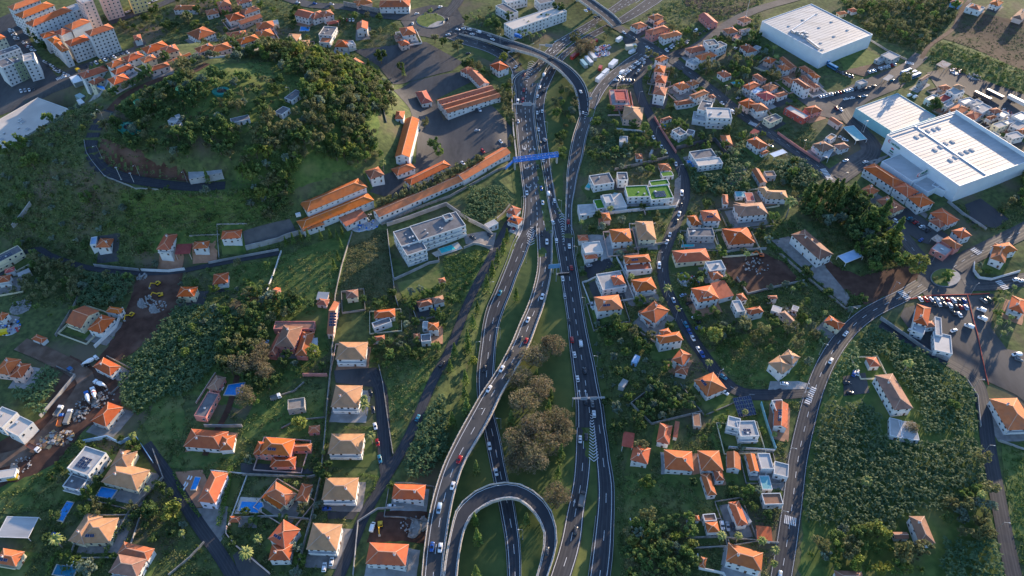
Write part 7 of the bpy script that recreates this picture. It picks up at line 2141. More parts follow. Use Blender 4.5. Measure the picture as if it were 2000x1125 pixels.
row("on the inner side of the link road parking", (1242, 146), (1258, 124), 4, (4, -6), "dark white grey white")
row("along the foot of the link road parking", (1217, 157), (1237, 158), 4, (2, -8), "white silver white dark")
row("on the triangle parking at the town crossroads", (1302, 100), (1322, 84), 6, (6, 6), "white dark white white grey white")
row("along the kerb of the upper street crossroads", (1331, 92), (1342, 82), 4, (7, -5), "dark white dark grey")
row("in the upper bay of the apartment street", (22, 60), (34, 78), 9, (10, -1), "white white silver dark white grey dark white silver")
row("in the middle bay of the apartment street", (48, 84), (66, 100), 8, (10, 0), "silver white dark red white dark silver white")
row("in the lower bay of the apartment street", (88, 122), (128, 146), 10, (9, 3), "white silver dark white white grey dark white black silver")
row("in the near bay of the apartment street", (96, 130), (126, 150), 6, (9, 3), "dark - white silver - white")
row("along the front of the stepped apartments", (172, 131), (250, 104), 10, (8, 6), "dark dark silver yellow white dark white dark silver white")
row("below the sage green apartment block", (42, 180), (66, 176), 4, (3, 7), "white silver white dark")
row("on the hillside street by the tall tower", (238, 30), (305, 2), 14, (8, -3), "blue dark white white black silver white dark blue white white dark silver white")
row("in the store car park beside the dirt plot", (1697, 142), (1746, 127), 10, (-5, -6), "silver white white dark white silver white white red white")
row("in the long row along the store street", (1601, 190), (1668, 175), 13, (-5, -6), "white white white silver white dark grey red green white white white dark")
row("in the middle of the store forecourt", (1652, 195), (1700, 187), 5, (10, -2), "white white dark pale -")
row("in the bays before the parking hall", (1633, 213), (1642, 216), 2, (8, 8), "maroon white")
row("along the dark scrap fence by the small buses", (1633, 140), (1664, 152), 6, (5, 6), "dark dark grey dark silver dark")
row("on the triangle by the store kiosk", (1682, 179), (1706, 170), 4, (8, -3), "dark dark grey dark")
row("in the car park of the long orange terrace", (1776, 428), (1806, 448), 6, (10, -3), "teal dark red dark white grey")
row("in the lower lane of the terrace car park", (1749, 434), (1755, 438), 1, (10, 6), "white")
row("under the roundabout wood by the pink corner house", (1798, 470), (1812, 452), 2, (8, -6), "blue black")
row("down the left kerb of the winding street", (1276, 270), (1300, 298), 4, (5, 9), "white - white white")
row("beside the grass roofed villa", (1320, 322), (1330, 402), 3, (2, 10), "white - dark")
car(ground(1331, 380) + np.array((0, 0, 0.25)), ang_px(1331, 380, 1332, 390), 'white', "beside the grass roofed villa", 'van')
row("on the upper winding street below the villa", (1326, 420), (1321, 434), 2, (-2, 10), "white dark")
row("on the winding street above the wide cream house", (1308, 460), (1302, 474), 2, (-3, 10), "white white")
row("beside the bend house on the winding street", (1287, 521), (1287, 524), 1, (0, 10), "white", 'van')
row("along the winding street below the palm", (1315, 588), (1324, 604), 2, (5, 10), "pale yellow")
row("in the drives opposite the yellow car", (1334, 578), (1346, 594), 2, (10, -4), "pale black")
row("in the drive below the big orange house on the winding street", (1358, 621), (1365, 642), 3, (10, -2), "white black blue")
row("down the lower left kerb of the winding street", (1339, 636), (1353, 662), 3, (5, 9), "teal blue white")
row("at the steps of the stepped orange house", (1364, 684), (1371, 694), 2, (5, 9), "white blue")
row("beside the pyramid roof house", (1412, 738), (1415, 768), 2, (8, 5), "teal white")
row("in the drive of the big tan roofed house", (1531, 751), (1533, 751), 1, (10, 1), "white")
row("on the shady parking in the plantation", (1667, 731), (1674, 729), 2, (2, -10), "blue white")
row("on the lower shady parking in the plantation", (1653, 749), (1660, 769), 2, (10, 0), "dark black")
row("along the villa cul de sac", (724, 770), (742, 898), 5, (2, 10), "black dark white red teal")
row("in the drives of the lowest tan villa", (634, 1109), (648, 1098), 2, (2, -10), "white white")
row("in the drive of the fourth tan villa", (639, 995), (640, 995), 1, (10, 0), "blue")
row("beside the orange house under the ramp", (765, 990), (766, 990), 1, (10, 0), "white")
row("in the white gate of the lower soil plot", (728, 1031), (729, 1031), 1, (3, -10), "white", 'van')
row("below the long blue pool", (110, 1046), (111, 1046), 1, (10, 3), "blue")
row("on the barracks square", (932, 256), (933, 256), 1, (10, -2), "silver")
row("in the bays along the low barracks", (943, 297), (978, 278), 2, (6, 6), "red white")
row("at the lower bays of the low barracks", (904, 320), (905, 320), 1, (6, 6), "white")
row("under the awning of the three gable barracks", (931, 217), (937, 216), 2, (6, 8), "black white")
row("on the bend below the parade ground", (914, 106), (916, 106), 1, (10, -3), "dark")
row("beside the upper village villa", (664, 40), (690, 41), 5, (1, 8), "red white red white white")
row("on the estate street at the top edge", (582, 6), (648, 10), 3, (10, 2), "white blue silver")
row("in the lane beside the cottages left of the highway", (852, 606), (853, 606), 1, (10, -3), "blue")
row("beside the condominium gate", (923, 466), (955, 461), 2, (8, 5), "dark dark")
row("at the two orange highway houses", (1004, 446), (1005, 446), 1, (3, -8), "red")
row("on the slip lane wall beside the highway bank", (1156, 598), (1168, 632), 2, (2, 10), "silver black")
row("before the patio house by the highway", (1152, 520), (1153, 520), 1, (10, -2), "silver")
row("near the pink villa", (521, 671), (522, 671), 1, (4, -8), "pale")
row("below the red roofed hall of the terrace", (1851, 249), (1852, 249), 1, (10, -4), "white")
row("in the brown roofed house drive", (1642, 270), (1650, 275), 2, (10, 2), "silver white")
row("at the store street junction", (1651, 315), (1690, 318), 3, (10, -3), "white - white")
row("beside the modern white house with dark terraces", (1436, 96), (1450, 104), 2, (8, -4), "white dark")
row("by the red roofed town house", (1442, 193), (1443, 193), 1, (10, -3), "silver")
row("in the orchard path of the small pyramid house", (1410, 1028), (1432, 1031), 3, (2, 10), "white silver dark")
row("near the pond gardens of the old farm", (1788, 174), (1742, 158), 2, (8, -3), "white teal")
row("in the yard beside the scrap sheds", (1787, 191), (1776, 188), 2, (8, -3), "white white", 'van')

# heavier vehicles
def lorry(p, ang, label, cat, name, parts):
 o = thing(name, label, cat, tuple(p), ang)
 for nm, mb in parts: mb.obj(nm, o)
 return o
def wheels(o, xs, hw, r=0.5):
 for x in xs:
  for s in (-1, 1):
   link("wheel", WHEEL, o, (x, s * hw, r), None, (r / 0.31, 1.6, r / 0.31))
PM = lambda nm, c: mat(nm, c, tuple(k * 1.12 for k in c), 0.5, 0.4, spec=0.5)
def truck(px, py, d, label, cab, load, kind="box", length=7.5, h=2.6, name="lorry", cat="lorry", dz=0.2):
 p = ground(px, py) + np.array((0, 0, dz)); a = ang_px(px, py, px + d[0], py + d[1])
 c, l, ch = MB(), MB(), MB()
 hl = length / 2
 shell([(hl - 1.9, 1.1, 0.7, 2.75), (hl - 0.5, 1.1, 0.7, 2.75), (hl - 0.05, 1.05, 0.7, 2.0), (hl, 1.0, 0.75, 1.5)], cab, c)
 g = MB(); g.box((hl - 0.22, 0, 1.75), (0.5, 1.9, 0.62), M['glass']); g.box((hl - 1.0, 0, 1.8), (0.7, 2.24, 0.5), M['glass'])
 ch.box((-0.3, 0, 0.62), (length - 0.8, 0.9, 0.3), M['black'])
 bl = length - 2.2
 if kind == "box":
  l.box((-hl + bl / 2, 0, 0.95), (bl, 2.4, h), load); l.box((-hl + bl / 2, 0, 0.95 + h), (bl - 0.3, 2.2, 0.05), load)
 elif kind == "tipper":
  for q in (((-hl + bl / 2, 0, 0.95), (bl, 2.4, 0.15)), ((-hl + bl / 2, 1.16, 1.1), (bl, 0.1, 1.1)), ((-hl + bl / 2, -1.16, 1.1), (bl, 0.1, 1.1)), ((-hl + 0.05, 0, 1.1), (0.1, 2.2, 1.1)), ((-hl + bl - 0.05, 0, 1.1), (0.1, 2.2, 1.1)), ((-hl + bl / 2, 0, 1.1), (bl - 0.3, 2.1, 0.45))):
   l.box(q[0], q[1], load)
 elif kind == "mixer":
  white, stripe = load
  x0, x1 = -hl + 0.2, hl - 2.3
  prof = [(x1, 0.75, 1.75), (x1 - 0.9, 1.15, 1.95), (x1 - 2.2, 1.25, 2.15), (x1 - 2.9, 1.2, 2.25), (x1 - 4.0, 0.8, 2.55), (x0, 0.45, 2.75)]
  for i in range(len(prof) - 1):
   (xa, ra, za), (xb, rb_, zb) = prof[i], prof[i + 1]
   l.tube((xa, 0, za), (xb, 0, zb), ra, rb_, stripe if i == 2 else white, 14)
  s = MB(); s.box((x0 - 0.3, 0, 1.2), (0.9, 0.7, 1.6), M['metal'])
 o = lorry(p, a, label, cat, name, [("cab", c), ("windscreen", g), ("chassis", ch), ("drum" if kind == "mixer" else "cargo_bed", l)] + ([("chute", s)] if kind == "mixer" else []))
 wheels(o, (hl - 1.2, -hl + 1.2, -hl + 2.4), 0.95)
 return o
WT = PM('lorry_white', (0.74, 0.74, 0.74)); BT = PM('lorry_blue', (0.02, 0.12, 0.40)); RT = PM('lorry_red', (0.5, 0.02, 0.03)); GT = PM('lorry_grey', (0.20, 0.20, 0.19)); OT = PM('lorry_orange', (0.50, 0.16, 0.05))
truck(198, 754, (-8, -4), "white mixer truck with white drum behind the dirt junction house", WT, (WT, WT), "mixer", 8.5, name="mixer_truck", cat="mixer truck")
truck(186, 772, (-3, -10), "white mixer truck with a red band round its drum", WT, (WT, RT), "mixer", 8.5, name="mixer_truck", cat="mixer truck")
truck(174, 780, (-3, -10), "mixer truck with blue cab and white drum", BT, (WT, WT), "mixer", 8.5, name="mixer_truck", cat="mixer truck")
truck(179, 709, (10, -6), "white mixer truck half hidden beside the junction house", WT, (WT, WT), "mixer", 8.5, name="mixer_truck", cat="mixer truck")
truck(117, 806, (6, -9), "grey tipper truck with white cab on the dirt track", WT, GT, "tipper", 6.5, name="tipper_truck", cat="truck")
truck(136, 818, (4, -10), "white cabbed truck with long grey covered bed", WT, GT, "box", 9, 1.6, name="tipper_truck", cat="truck")
truck(121, 824, (3, -10), "blue cabbed truck with an orange tipper bed", BT, OT, "tipper", 7.5, name="tipper_truck", cat="truck")
truck(68, 878, (10, 5), "white truck with brown load at the edge of the building yard", WT, PM('lorry_brown', (0.30, 0.13, 0.08)), "tipper", 8, name="tipper_truck", cat="truck")
truck(540, 779, (10, -3), "white flatbed pickup truck on the garden path", WT, GT, "tipper", 5.5, name="pickup_truck", cat="truck")
truck(1136, 978, (2, -10), "dark flatbed truck carrying gear on the lower bridge", PM('lorry_dark', (0.04, 0.045, 0.05)), GT, "tipper", 8, name="flatbed_truck", cat="truck", dz=0.4)
truck(1012, 89, (9, 3), "bright blue lorry crossing the flyover", BT, BT, "box", 6.5, 2.2, dz=6.8)
truck(1215, 145, (6, -5), "white box lorry parked at the link road bridge", WT, WT, "box", 6, 2.2)
DK = PM('trailer_dark', (0.05, 0.055, 0.07)); PW = PM('trailer_white', (0.60, 0.58, 0.55))
for px, py, L_, m_, lb in ((1940, 190, 13, PW, "long lorry trailer with pale roof and dark side in the far yard"), (1916, 194, 13, PW, "shorter dark sided lorry trailer left in the far yard"), (1986, 203, 16, PW, "long white curtain sided trailer at the right edge")):
 p = ground(px, py); a = ang_px(px, py, px + 10, py + 5)
 o = thing("lorry_trailer", lb, "trailer", tuple(p + np.array((0, 0, 0.2))), a)
 mb = MB(); mb.box((0, 0, 1.1), (L_, 2.5, 2.6), DK if 'dark' in lb else PW); mb.obj("cargo_box", o)
 mb = MB(); mb.box((0, 0, 3.7), (L_ - 0.1, 2.4, 0.06), m_); mb.obj("roof_panel", o)
 wheels(o, (-L_ / 2 + 1, -L_ / 2 + 2.2, -L_ / 2 + 3.4), 1.0)
BUSB, BUSW = PM('bus_blue', (0.03, 0.16, 0.34)), PM('bus_roof', (0.45, 0.62, 0.74))
def bus(px, py, d, lb, L_=11):
 p = ground(px, py) + np.array((0, 0, 0.2)); a = ang_px(px, py, px + d[0], py + d[1])
 o = thing("bus", lb, "bus", tuple(p), a)
 mb = MB(); shell([(-L_ / 2, 1.2, 0.45, 2.8), (-L_ / 2 + 0.2, 1.25, 0.35, 3.0), (L_ / 2 - 0.3, 1.25, 0.35, 3.0), (L_ / 2, 1.18, 0.45, 2.7)], BUSB, mb); mb.obj("body", o)
 mb = MB(); mb.box((0, 0, 2.98), (L_ - 0.8, 2.1, 0.12), BUSW); mb.box((-L_ / 4, 0, 3.08), (2.2, 1.4, 0.2), WT); mb.box((L_ / 4, 0, 3.08), (1.4, 1.2, 0.18), WT); mb.obj("roof_panel", o)
 mb = MB(); mb.box((0, 0, 1.5), (L_ - 0.7, 2.54, 0.9), M['glass']); mb.box((L_ / 2 - 0.08, 0, 1.3), (0.25, 2.1, 1.2), M['glass']); mb.obj("windows", o)
 wheels(o, (L_ / 2 - 2.4, -L_ / 2 + 2.4), 1.08, 0.48)
bus(1768, 144, (10, -4), "upper blue bus of three parked side by side"); bus(1778, 148, (10, -4), "middle blue bus of three parked side by side"); bus(1786, 152, (10, -4), "lower blue bus of three parked side by side")
bus(1625, 134, (9, 5), "blue bus with pale roof below the white store", 9); bus(1609, 122, (9, 5), "blue bus half hidden under the white store wall", 9)
# labels that tell the cars apart: by colour and by their order where they are
from collections import defaultdict
ORD = "first second third fourth fifth sixth seventh eighth ninth tenth eleventh twelfth thirteenth fourteenth fifteenth".split()
KW = dict(car="car", saloon="saloon car", suv="tall car", van="van")
_g = defaultdict(list)
for o, c, k, w, pp in PLACED: _g[(c, KW[k], w)].append((pp, o))
CW = dict(pale="pale blue", dark="dark grey", teal="teal blue", green="dark green")
for (c, k, w), L_ in _g.items():
 cw = CW.get(c, c)
 if len(L_) == 1:
  L_[0][1]["label"] = f"{cw} {k} {w}" if not w.startswith(("in the drive of", "beside", "near")) else f"single {cw} {k} {w}"
  continue
 xs = [q[0][0] for q in L_]; ys = [q[0][1] for q in L_]
 horiz = (max(xs) - min(xs)) > (max(ys) - min(ys))
 L_.sort(key=lambda q: q[0][0] if horiz else q[0][1])
 for i, (pp, o) in enumerate(L_):
  o["label"] = f"{cw} {k} {w}, {ORD[i]} from the {'left' if horiz else 'top'}"

for o, *_ in PLACED:
 if len(o["label"].split()) > 16: o["label"] = o["label"].replace(" in the ", " in ").replace(" of the ", " of ").replace("from the", "from").replace("beside the", "by").replace("below the", "below")
 if len(o["label"].split()) > 16: print("LONG", o["label"])
# ------------------------------------------------------------------ the two stores: roof lights, ridge, ducts, lettering
def text_part(parent, body, size, origin, xdir, m, name="lettering", shear=0.15, rel=None):
 cu = bpy.data.curves.new(name, 'FONT')
 cu.body = body; cu.size = size; cu.shear = shear; cu.extrude = 0.04; cu.offset = size * 0.018
 cu.materials.append(m)
 t = bpy.data.objects.new(name, cu)
 COL.objects.link(t)
 me = bpy.data.meshes.new_from_object(t.evaluated_get(bpy.context.evaluated_depsgraph_get()))
 bpy.data.objects.remove(t)
 o = link(name, me)
 x = Vector((xdir[0], xdir[1], 0)).normalized(); y = Vector((0, 0, 1)); z = x.cross(y)
 mw = Matrix(((x.x, y.x, z.x, origin[0] - rel[0]), (x.y, y.y, z.y, origin[1] - rel[1]), (x.z, y.z, z.z, origin[2] - rel[2]), (0, 0, 0, 1)))
 o.parent = parent
 o.matrix_local = mw
 return o
GREEN_T = mat('sign_green', (0.0, 0.13, 0.08), (0.0, 0.15, 0.09), 1, 0.5); RED_T = mat('sign_red', (0.62, 0.02, 0.03), (0.68, 0.03, 0.04), 1, 0.5)
def swoosh(parent, origin, xdir, r, rel):
 """the red open ring left of the shop's lettering"""
 mb = MB()
 x = np.array((xdir[0], xdir[1], 0.0)); x /= np.linalg.norm(x); up = np.array((0, 0, 1.0)); nn = np.cross(x, up)
 c = np.array(origin) - np.array(rel)
 N = 16
 for k in range(N):
  t0, t1 = R(55 + 255 * k / N), R(55 + 255 * (k + 1) / N)
  w0, w1 = 0.16 + 0.32 * math.sin(math.pi * k / N), 0.16 + 0.32 * math.sin(math.pi * (k + 1) / N)
  q = [c + (x * math.cos(t) + up * math.sin(t)) * r * f for t, f in ((t0, 1), (t1, 1), (t1, 1 - w1), (t0, 1 - w0))]
  mb.hexa([p + nn * 0.02 for p in q] + [p + nn * 0.10 for p in q], RED_T)
 mb.obj("emblem", parent)
root, bl = NAMED["huge white cash and carry store with rows of roof lights"]
rel = tuple(root.location)
b0, b1 = bl[0], bl[1]
ang0 = math.atan2(b0.u[1], b0.u[0])
for px, py in ((1790, 268), (1801, 263), (1812, 256), (1824, 253), (1833, 250), (1826, 293), (1837, 287), (1847, 280), (1860, 277), (1856, 313), (1866, 307), (1877, 300), (1888, 296), (1898, 293)):
 p = on_plane(px, py, b0.z)
 link("roof_light", SKYL, root, (p[0] - rel[0], p[1] - rel[1], b0.z - rel[2]), ang0 + math.pi / 2, (1.7, 3.4, 0.9))
mb = MB()
a, c = on_plane(1787, 247, b0.z), on_plane(1925, 341, b0.z)
mb.bar((a[0] - rel[0], a[1] - rel[1], b0.z - rel[2] + 0.2), (c[0] - rel[0], c[1] - rel[1], b0.z - rel[2] + 0.2), 0.9, 0.6, WALL['m'])
mb.obj("roof_ridge", root)
mb = MB()      # raised far screen wall of the roof
for f0, f1 in (((0, b0.D - 0.15), (b0.L, b0.D - 0.15)), ((0.15, 2), (0.15, b0.D))):
 p, q = b0.pt(*f0), b0.pt(*f1)
 mb.bar((p[0] - rel[0], p[1] - rel[1], b0.z - rel[2] + 1.6), (q[0] - rel[0], q[1] - rel[1], b0.z - rel[2] + 1.6), 0.28, 2.3 if f0[0] == 0 else 0.5, WALL['m'])
mb.obj("screen_wall", root)
# big sign standing along the end of the annex
p, q = on_plane(1789, 347, b1.z + 0.4), on_plane(1819, 332, b1.z + 0.4)
d = (q - p); Ls = np.linalg.norm(d[:2]); d /= Ls
up = lambda v, h: (v[0] - rel[0], v[1] - rel[1], v[2] - rel[2] + h)
mb = MB(); mb.bar(up(p, 1.6), up(q, 1.6), 0.25, 3.4, WALL['w']); mb.obj("sign_panel", root)
nn = np.array((d[1], -d[0], 0)); nn = nn if np.dot(nn[:2], -p[:2]) > 0 else -nn
text_part(root, "recheio", 3.6, p + d * 3.4 + nn * 0.22 + np.array((0, 0, 0.55)), d, GREEN_T, rel=rel)
swoosh(root, p + d * 1.7 + nn * 0.10 + np.array((0, 0, 1.7)), d, 1.55, rel)
# the same lettering small on the side wall, with three little panels under it
w0 = np.array((*b0.pt(3.2, -0.18), b0.z - 3.4)); du = np.array((*b0.u, 0))
text_part(root, "recheio", 2.6, w0 + du * 2.2, du, GREEN_T, rel=rel)
swoosh(root, w0 + du * 0.9 + np.array((0, 0, 1.1)), du, 1.2, rel)
for k, (f, z, w_, m_) in enumerate(((4.0, -2.4, 2.0, RED_T), (3.6, -4.6, 3.0, GREEN_T), (3.2, -6.2, 3.6, M['sign_back']))):
 mb = MB(); pp = w0 + du * f
 mb.bar((pp[0] - rel[0], pp[1] - rel[1], w0[2] + z - rel[2]), (pp[0] + du[0] * w_ - rel[0], pp[1] + du[1] * w_ - rel[1], w0[2] + z - rel[2]), 0.12, 0.9, m_)
 mb.obj("sign_panel", root)
root, bl = NAMED["large white store with ducts on its flat roof near the farm track"]
rel = tuple(root.location); b0 = bl[0]; ang0 = math.atan2(b0.u[1], b0.u[0])
for px, py in ((1568, 39), (1541, 51), (1594, 28), (1624, 43), (1655, 59), (1629, 71), (1600, 54), (1603, 84), (1606, 97)):
 p = on_plane(px, py, b0.z)
 link("roof_light", SKYL, root, (p[0] - rel[0], p[1] - rel[1], b0.z - rel[2]), ang0, (1.8, 1.8, 0.9))
mb = MB()
for (x0, y0), (x1, y1) in (((1550, 63), (1574, 76)), ((1556, 68), (1572, 62)), ((1562, 70), (1578, 66)), ((1574, 76), (1600, 96)), ((1545, 60), (1552, 66))):
 p, q = on_plane(x0, y0, b0.z), on_plane(x1, y1, b0.z)
 mb.bar((p[0] - rel[0], p[1] - rel[1], b0.z - rel[2] + 0.8), (q[0] - rel[0], q[1] - rel[1], b0.z - rel[2] + 0.8), 1.1, 1.0, M['metal'])
mb.obj("duct", root)
for t in np.linspace(0.12, 0.9, 8):
 p, q = on_plane(1606, 106, b0.z), on_plane(1695, 63, b0.z)
 c = p + (q - p) * t; d = b0.n if abs(np.dot(b0.n, (q - p)[:2])) > abs(np.dot(b0.u, (q - p)[:2])) else b0.u
 mb = MB(); mb.box((c[0] - rel[0], c[1] - rel[1], b0.g - rel[2]), (6.0, 0.5, 4.2), M['sign_back'], math.atan2(d[1], d[0])); mb.obj("loading_door", root)
for px, py in ((1557, 66), (1566, 72), (1571, 67), (1575, 73)):
 p = on_plane(px, py, b0.z); link("roof_unit", VENT, root, (p[0] - rel[0], p[1] - rel[1], b0.z - rel[2]), ang0, (2.4, 2.0, 2.2))
mb = MB()
p, q = on_plane(1542, 62, b0.z), on_plane(1596, 26, b0.z)
mb.bar((p[0] - rel[0], p[1] - rel[1], b0.z - rel[2] + 0.25), (q[0] - rel[0], q[1] - rel[1], b0.z - rel[2] + 0.25), 0.5, 0.5, WALL['m']); mb.obj("roof_ridge", root)
root, bl = NAMED["huge flat cream roofed market hall at the foot of the hill"]
rel = tuple(root.location); b0 = bl[0]
for px, py in ((44, 239), (104, 234), (54, 253), (4, 273), (94, 221)):
 p = on_plane(px, py, b0.z); link("roof_light", SKYL, root, (p[0] - rel[0], p[1] - rel[1], b0.z - rel[2]), math.atan2(b0.u[1], b0.u[0]), (2.8, 2.8, 1.2))

# ------------------------------------------------------------------ blue footbridge
zg = float(T(*ground(1045, 308)[:2]))
A, B_ = on_plane(1003, 315, zg + 6.0), on_plane(1090, 304, zg + 6.0)
o = thing("footbridge", "bright blue steel truss footbridge across the upper highway", "footbridge", tuple(A), math.atan2(B_[1] - A[1], B_[0] - A[0]))
Lb = float(np.linalg.norm(B_ - A)); Wb, Hb = 2.8, 2.2
mb = MB(); mb.box((Lb / 2, 0, -0.25), (Lb, Wb, 0.3), M['blue_steel']); mb.obj("deck", o)
npan = 16
for s in (-1, 1):
 mb = MB(); y = s * Wb / 2
 mb.bar((0, y, 0.1), (Lb, y, 0.1), 0.25, 0.35, M['blue_steel']); mb.bar((0, y, Hb), (Lb, y, Hb), 0.25, 0.3, M['blue_steel']); mb.bar((0, y, 1.1), (Lb, y, 1.1), 0.1, 0.12, M['blue_steel'])
 for k in range(npan + 1):
  x = Lb * k / npan
  mb.bar((x, y, 0.28), (x, y, Hb - 0.15), 0.16, 0.16, M['blue_steel'])
  if k < npan:
   x2 = Lb * (k + 1) / npan
   mb.bar((x, y, 0.3 if k % 2 else Hb - 0.2), (x2, y, Hb - 0.2 if k % 2 else 0.3), 0.12, 0.12, M['blue_steel'])
 mb.obj("side_truss", o)
mb = MB()
for k in range(npan + 1):
 x = Lb * k / npan
 mb.bar((x, -Wb / 2 + 0.12, Hb + 0.05), (x, Wb / 2 - 0.12, Hb + 0.05), 0.2, 0.18, M['blue_steel'])
 if k < npan:
  mb.bar((x + 0.1, -Wb / 2 + 0.15, Hb + 0.02), (x + Lb / npan - 0.1, Wb / 2 - 0.15, Hb + 0.02), 0.12, 0.1, M['blue_steel']); mb.bar((x + 0.1, Wb / 2 - 0.15, Hb - 0.10), (x + Lb / npan - 0.1, -Wb / 2 + 0.15, Hb - 0.10), 0.12, 0.1, M['blue_steel'])
mb.obj("top_bracing", o)
for x in (0.8, Lb - 0.8):
 mb = MB(); mb.box((x, 0, -9), (1.0, 2.2, 8.75), M['rail']); mb.obj("pier", o)
mb = MB()
for k in range(12): mb.box((-0.6 - k * 0.45, 0, -0.45 - k * 0.45), (0.5, 2.4, 0.2), M['blue_steel'])
mb.bar((-0.4, 1.2, 0.6), (-6, 1.2, -4.9), 0.12, 0.12, M['blue_steel']); mb.bar((-0.4, -1.2, 0.6), (-6, -1.2, -4.9), 0.12, 0.12, M['blue_steel'])
mb.obj("stair", o)

# ------------------------------------------------------------------ gantries and road signs
def gantry(label, a, b, h, panels, posts=(0.02, 0.98), depth=0.8, name="sign_gantry"):
 z = float(T(*ground((a[0] + b[0]) / 2, (a[1] + b[1]) / 2, h)[:2])) + h
 A, B_ = on_plane(*a, z), on_plane(*b, z)
 L_ = float(np.linalg.norm(B_ - A))
 o = thing(name, label, "road sign", tuple(A), math.atan2(B_[1] - A[1], B_[0] - A[0]))
 mb = MB()
 for y in (-0.3, 0.3):
  for zz in (0, 0.6): mb.bar((0, y, zz), (L_, y, zz), 0.14, 0.14, M['metal'])
 n = max(3, int(L_ / 1.5))
 for k in range(n):
  x0, x1 = L_ * k / n, L_ * (k + 1) / n
  mb.bar((x0, -0.3, 0), (x1, -0.3, 0.6), 0.08, 0.08, M['metal']); mb.bar((x0, -0.3, 0.6), (x1, 0.3, 0.6), 0.08, 0.08, M['metal'])
 mb.obj("beam", o)
 for f in posts:
  mb = MB(); mb.box((L_ * f, 0, -h - 1), (0.45, 0.45, h + 1.5), M['metal']); mb.obj("post", o)
 for f0, f1, z0, z1, m_ in panels:
  mb = MB(); mb.box((L_ * (f0 + f1) / 2, -0.5, z0), (L_ * (f1 - f0), 0.16, z1 - z0), M[m_]); mb.box((L_ * (f0 + f1) / 2, -0.38, z0 + 0.3), (L_ * (f1 - f0) - 0.4, 0.08, 0.12), M['metal']); mb.obj("sign_panel", o)
 return o
gantry("grey sign gantry over the arrowed left carriageway", (1002, 204), (1044, 204), 6.5, [(0.44, 0.86, -0.9, 2.2, 'sign_back')])
gantry("wide gantry with two sign panels over the right carriageway", (1118, 779), (1181, 777), 7.0, [(0.25, 0.46, -0.6, 1.8, 'sign_back'), (0.54, 0.75, -0.6, 1.8, 'sign_back')])
gantry("large pale blue sign on twin posts on the median strip", (1071, 521), (1094, 519), 6.0, [(0.0, 0.98, -1.2, 2.2, 'sign_blue')], (0.42, 0.72))
gantry("black message board cantilevered over the right carriageway", (1086, 536), (1112, 534), 6.0, [(0.15, 1.0, -1.0, 0.9, 'black')], (0.03,))
gantry("overhead sign on the verge beside the palms", (1053, 88), (1080, 90), 6.0, [(0.45, 0.95, -0.8, 1.8, 'sign_back')], (0.05,))
gantry("small sign where the link road meets the flyover", (1149, 193), (1156, 192), 4.0, [(0.0, 1.0, -0.6, 1.6, 'sign_back')], (0.3, 0.7))
gantry("small grey sign above the slip lane by the flyover lawn", (992, 103), (1010, 96), 5.5, [(0.3, 0.8, -0.8, 1.4, 'sign_back')], (0.04,))

# ------------------------------------------------------------------ lamp posts
def lamp_proto():
 o = thing("street_lamp", "street lamp", "street lamp")
 mb = MB(); mb.box((0, 0, -0.3), (0.4, 0.4, 0.5), M['rail']); mb.tube((0, 0, 0), (0, 0, 9.0), 0.11, 0.06, M['metal'], 6); mb.tube((0, 0, 8.95), (1.7, 0, 9.35), 0.06, 0.05, M['metal'], 5); a = mb.obj("pole", o)
 mb = MB(); mb.box((1.95, 0, 9.28), (0.8, 0.3, 0.14), M['lamp_lens'], 0, 0.8); b = mb.obj("lamp_head", o)
 kids(o, a, b)
 return o
LAMP = lamp_proto(); _used = []
def lamp(p, rz, label, group):
 if not _used:
  o = LAMP; o.location = tuple(p); o.rotation_euler = (0, 0, rz); o["label"] = label; o["group"] = group; _used.append(1)
  return o
 return copy_tree(LAMP, tuple(p), rz, None, label, group)
ORDW = "first second third fourth fifth sixth seventh eighth ninth tenth eleventh twelfth thirteenth fourteenth fifteenth sixteenth seventeenth eighteenth".split()
def lamps(road, frac, every, where, s0=0, s1=None):
 r = ROADS[road]; s = s0; k = 0
 while s < (s1 or r.s[-1]) and k < 18:
  p, q = r.at(s, frac), r.at(s, 0.5)
  if r.elevated is False: p[2] = float(T(p[0], p[1]))
  px, py = project(p)
  if -20 < px < 2020 and -20 < py < 1145:
   lamp(p, math.atan2(q[1] - p[1], q[0] - p[0]), f"street lamp {where}, {ORDW[k]} from the far end", "street lamps " + where); k += 1
  s += every
lamps("highway_right", 1.10, 42, "on the outer side of the right carriageway", 190)
lamps("left_carriageway", -0.22, 44, "on the verge of the lower left carriageway", 12)
lamps("left_carriageway", 1.25, 60, "on the grass inside the left carriageway", 30)
lamps("road_to_roundabout", 1.06, 34, "beside the two lane road to the roundabout", 20)
lamps("town_street", 0.03, 40, "along the town street", 40)
lamps("winding_street", 1.0, 44, "along the winding street", 40)
lamps("plantation_lane", 1.05, 40, "along the plantation lane", 60)
lamps("flyover", 1.03, 40, "on the inside of the flyover", 4, 90)
lamps("highway_left", -0.10, 45, "on the far shoulder of the upper highway", 170)
lamps("hill_road", 0.0, 30, "on the outside of the oval hill road", 10)
for px, py, lb in ((1911, 655, "tall lamp pole on the red wall of the roundabout car park"), (1894, 578, "lamp pole at the upper corner of the roundabout car park"), (1680, 262, "lamp pole on the store forecourt beside the teal canopy"), (1165, 58, "lamp pole beside the straight overbridge"), (932, 86, "lamp pole on the slip road beside the queue"), (570, 195, "lamp pole on the hilltop lawn beside the white shelter"), (880, 65, "lamp pole at the mouth of the flyover")):
 lamp(ground(px, py), random.uniform(0, 6), lb, None) if False else copy_tree(LAMP, tuple(ground(px, py)), random.uniform(0, 6), None, lb)
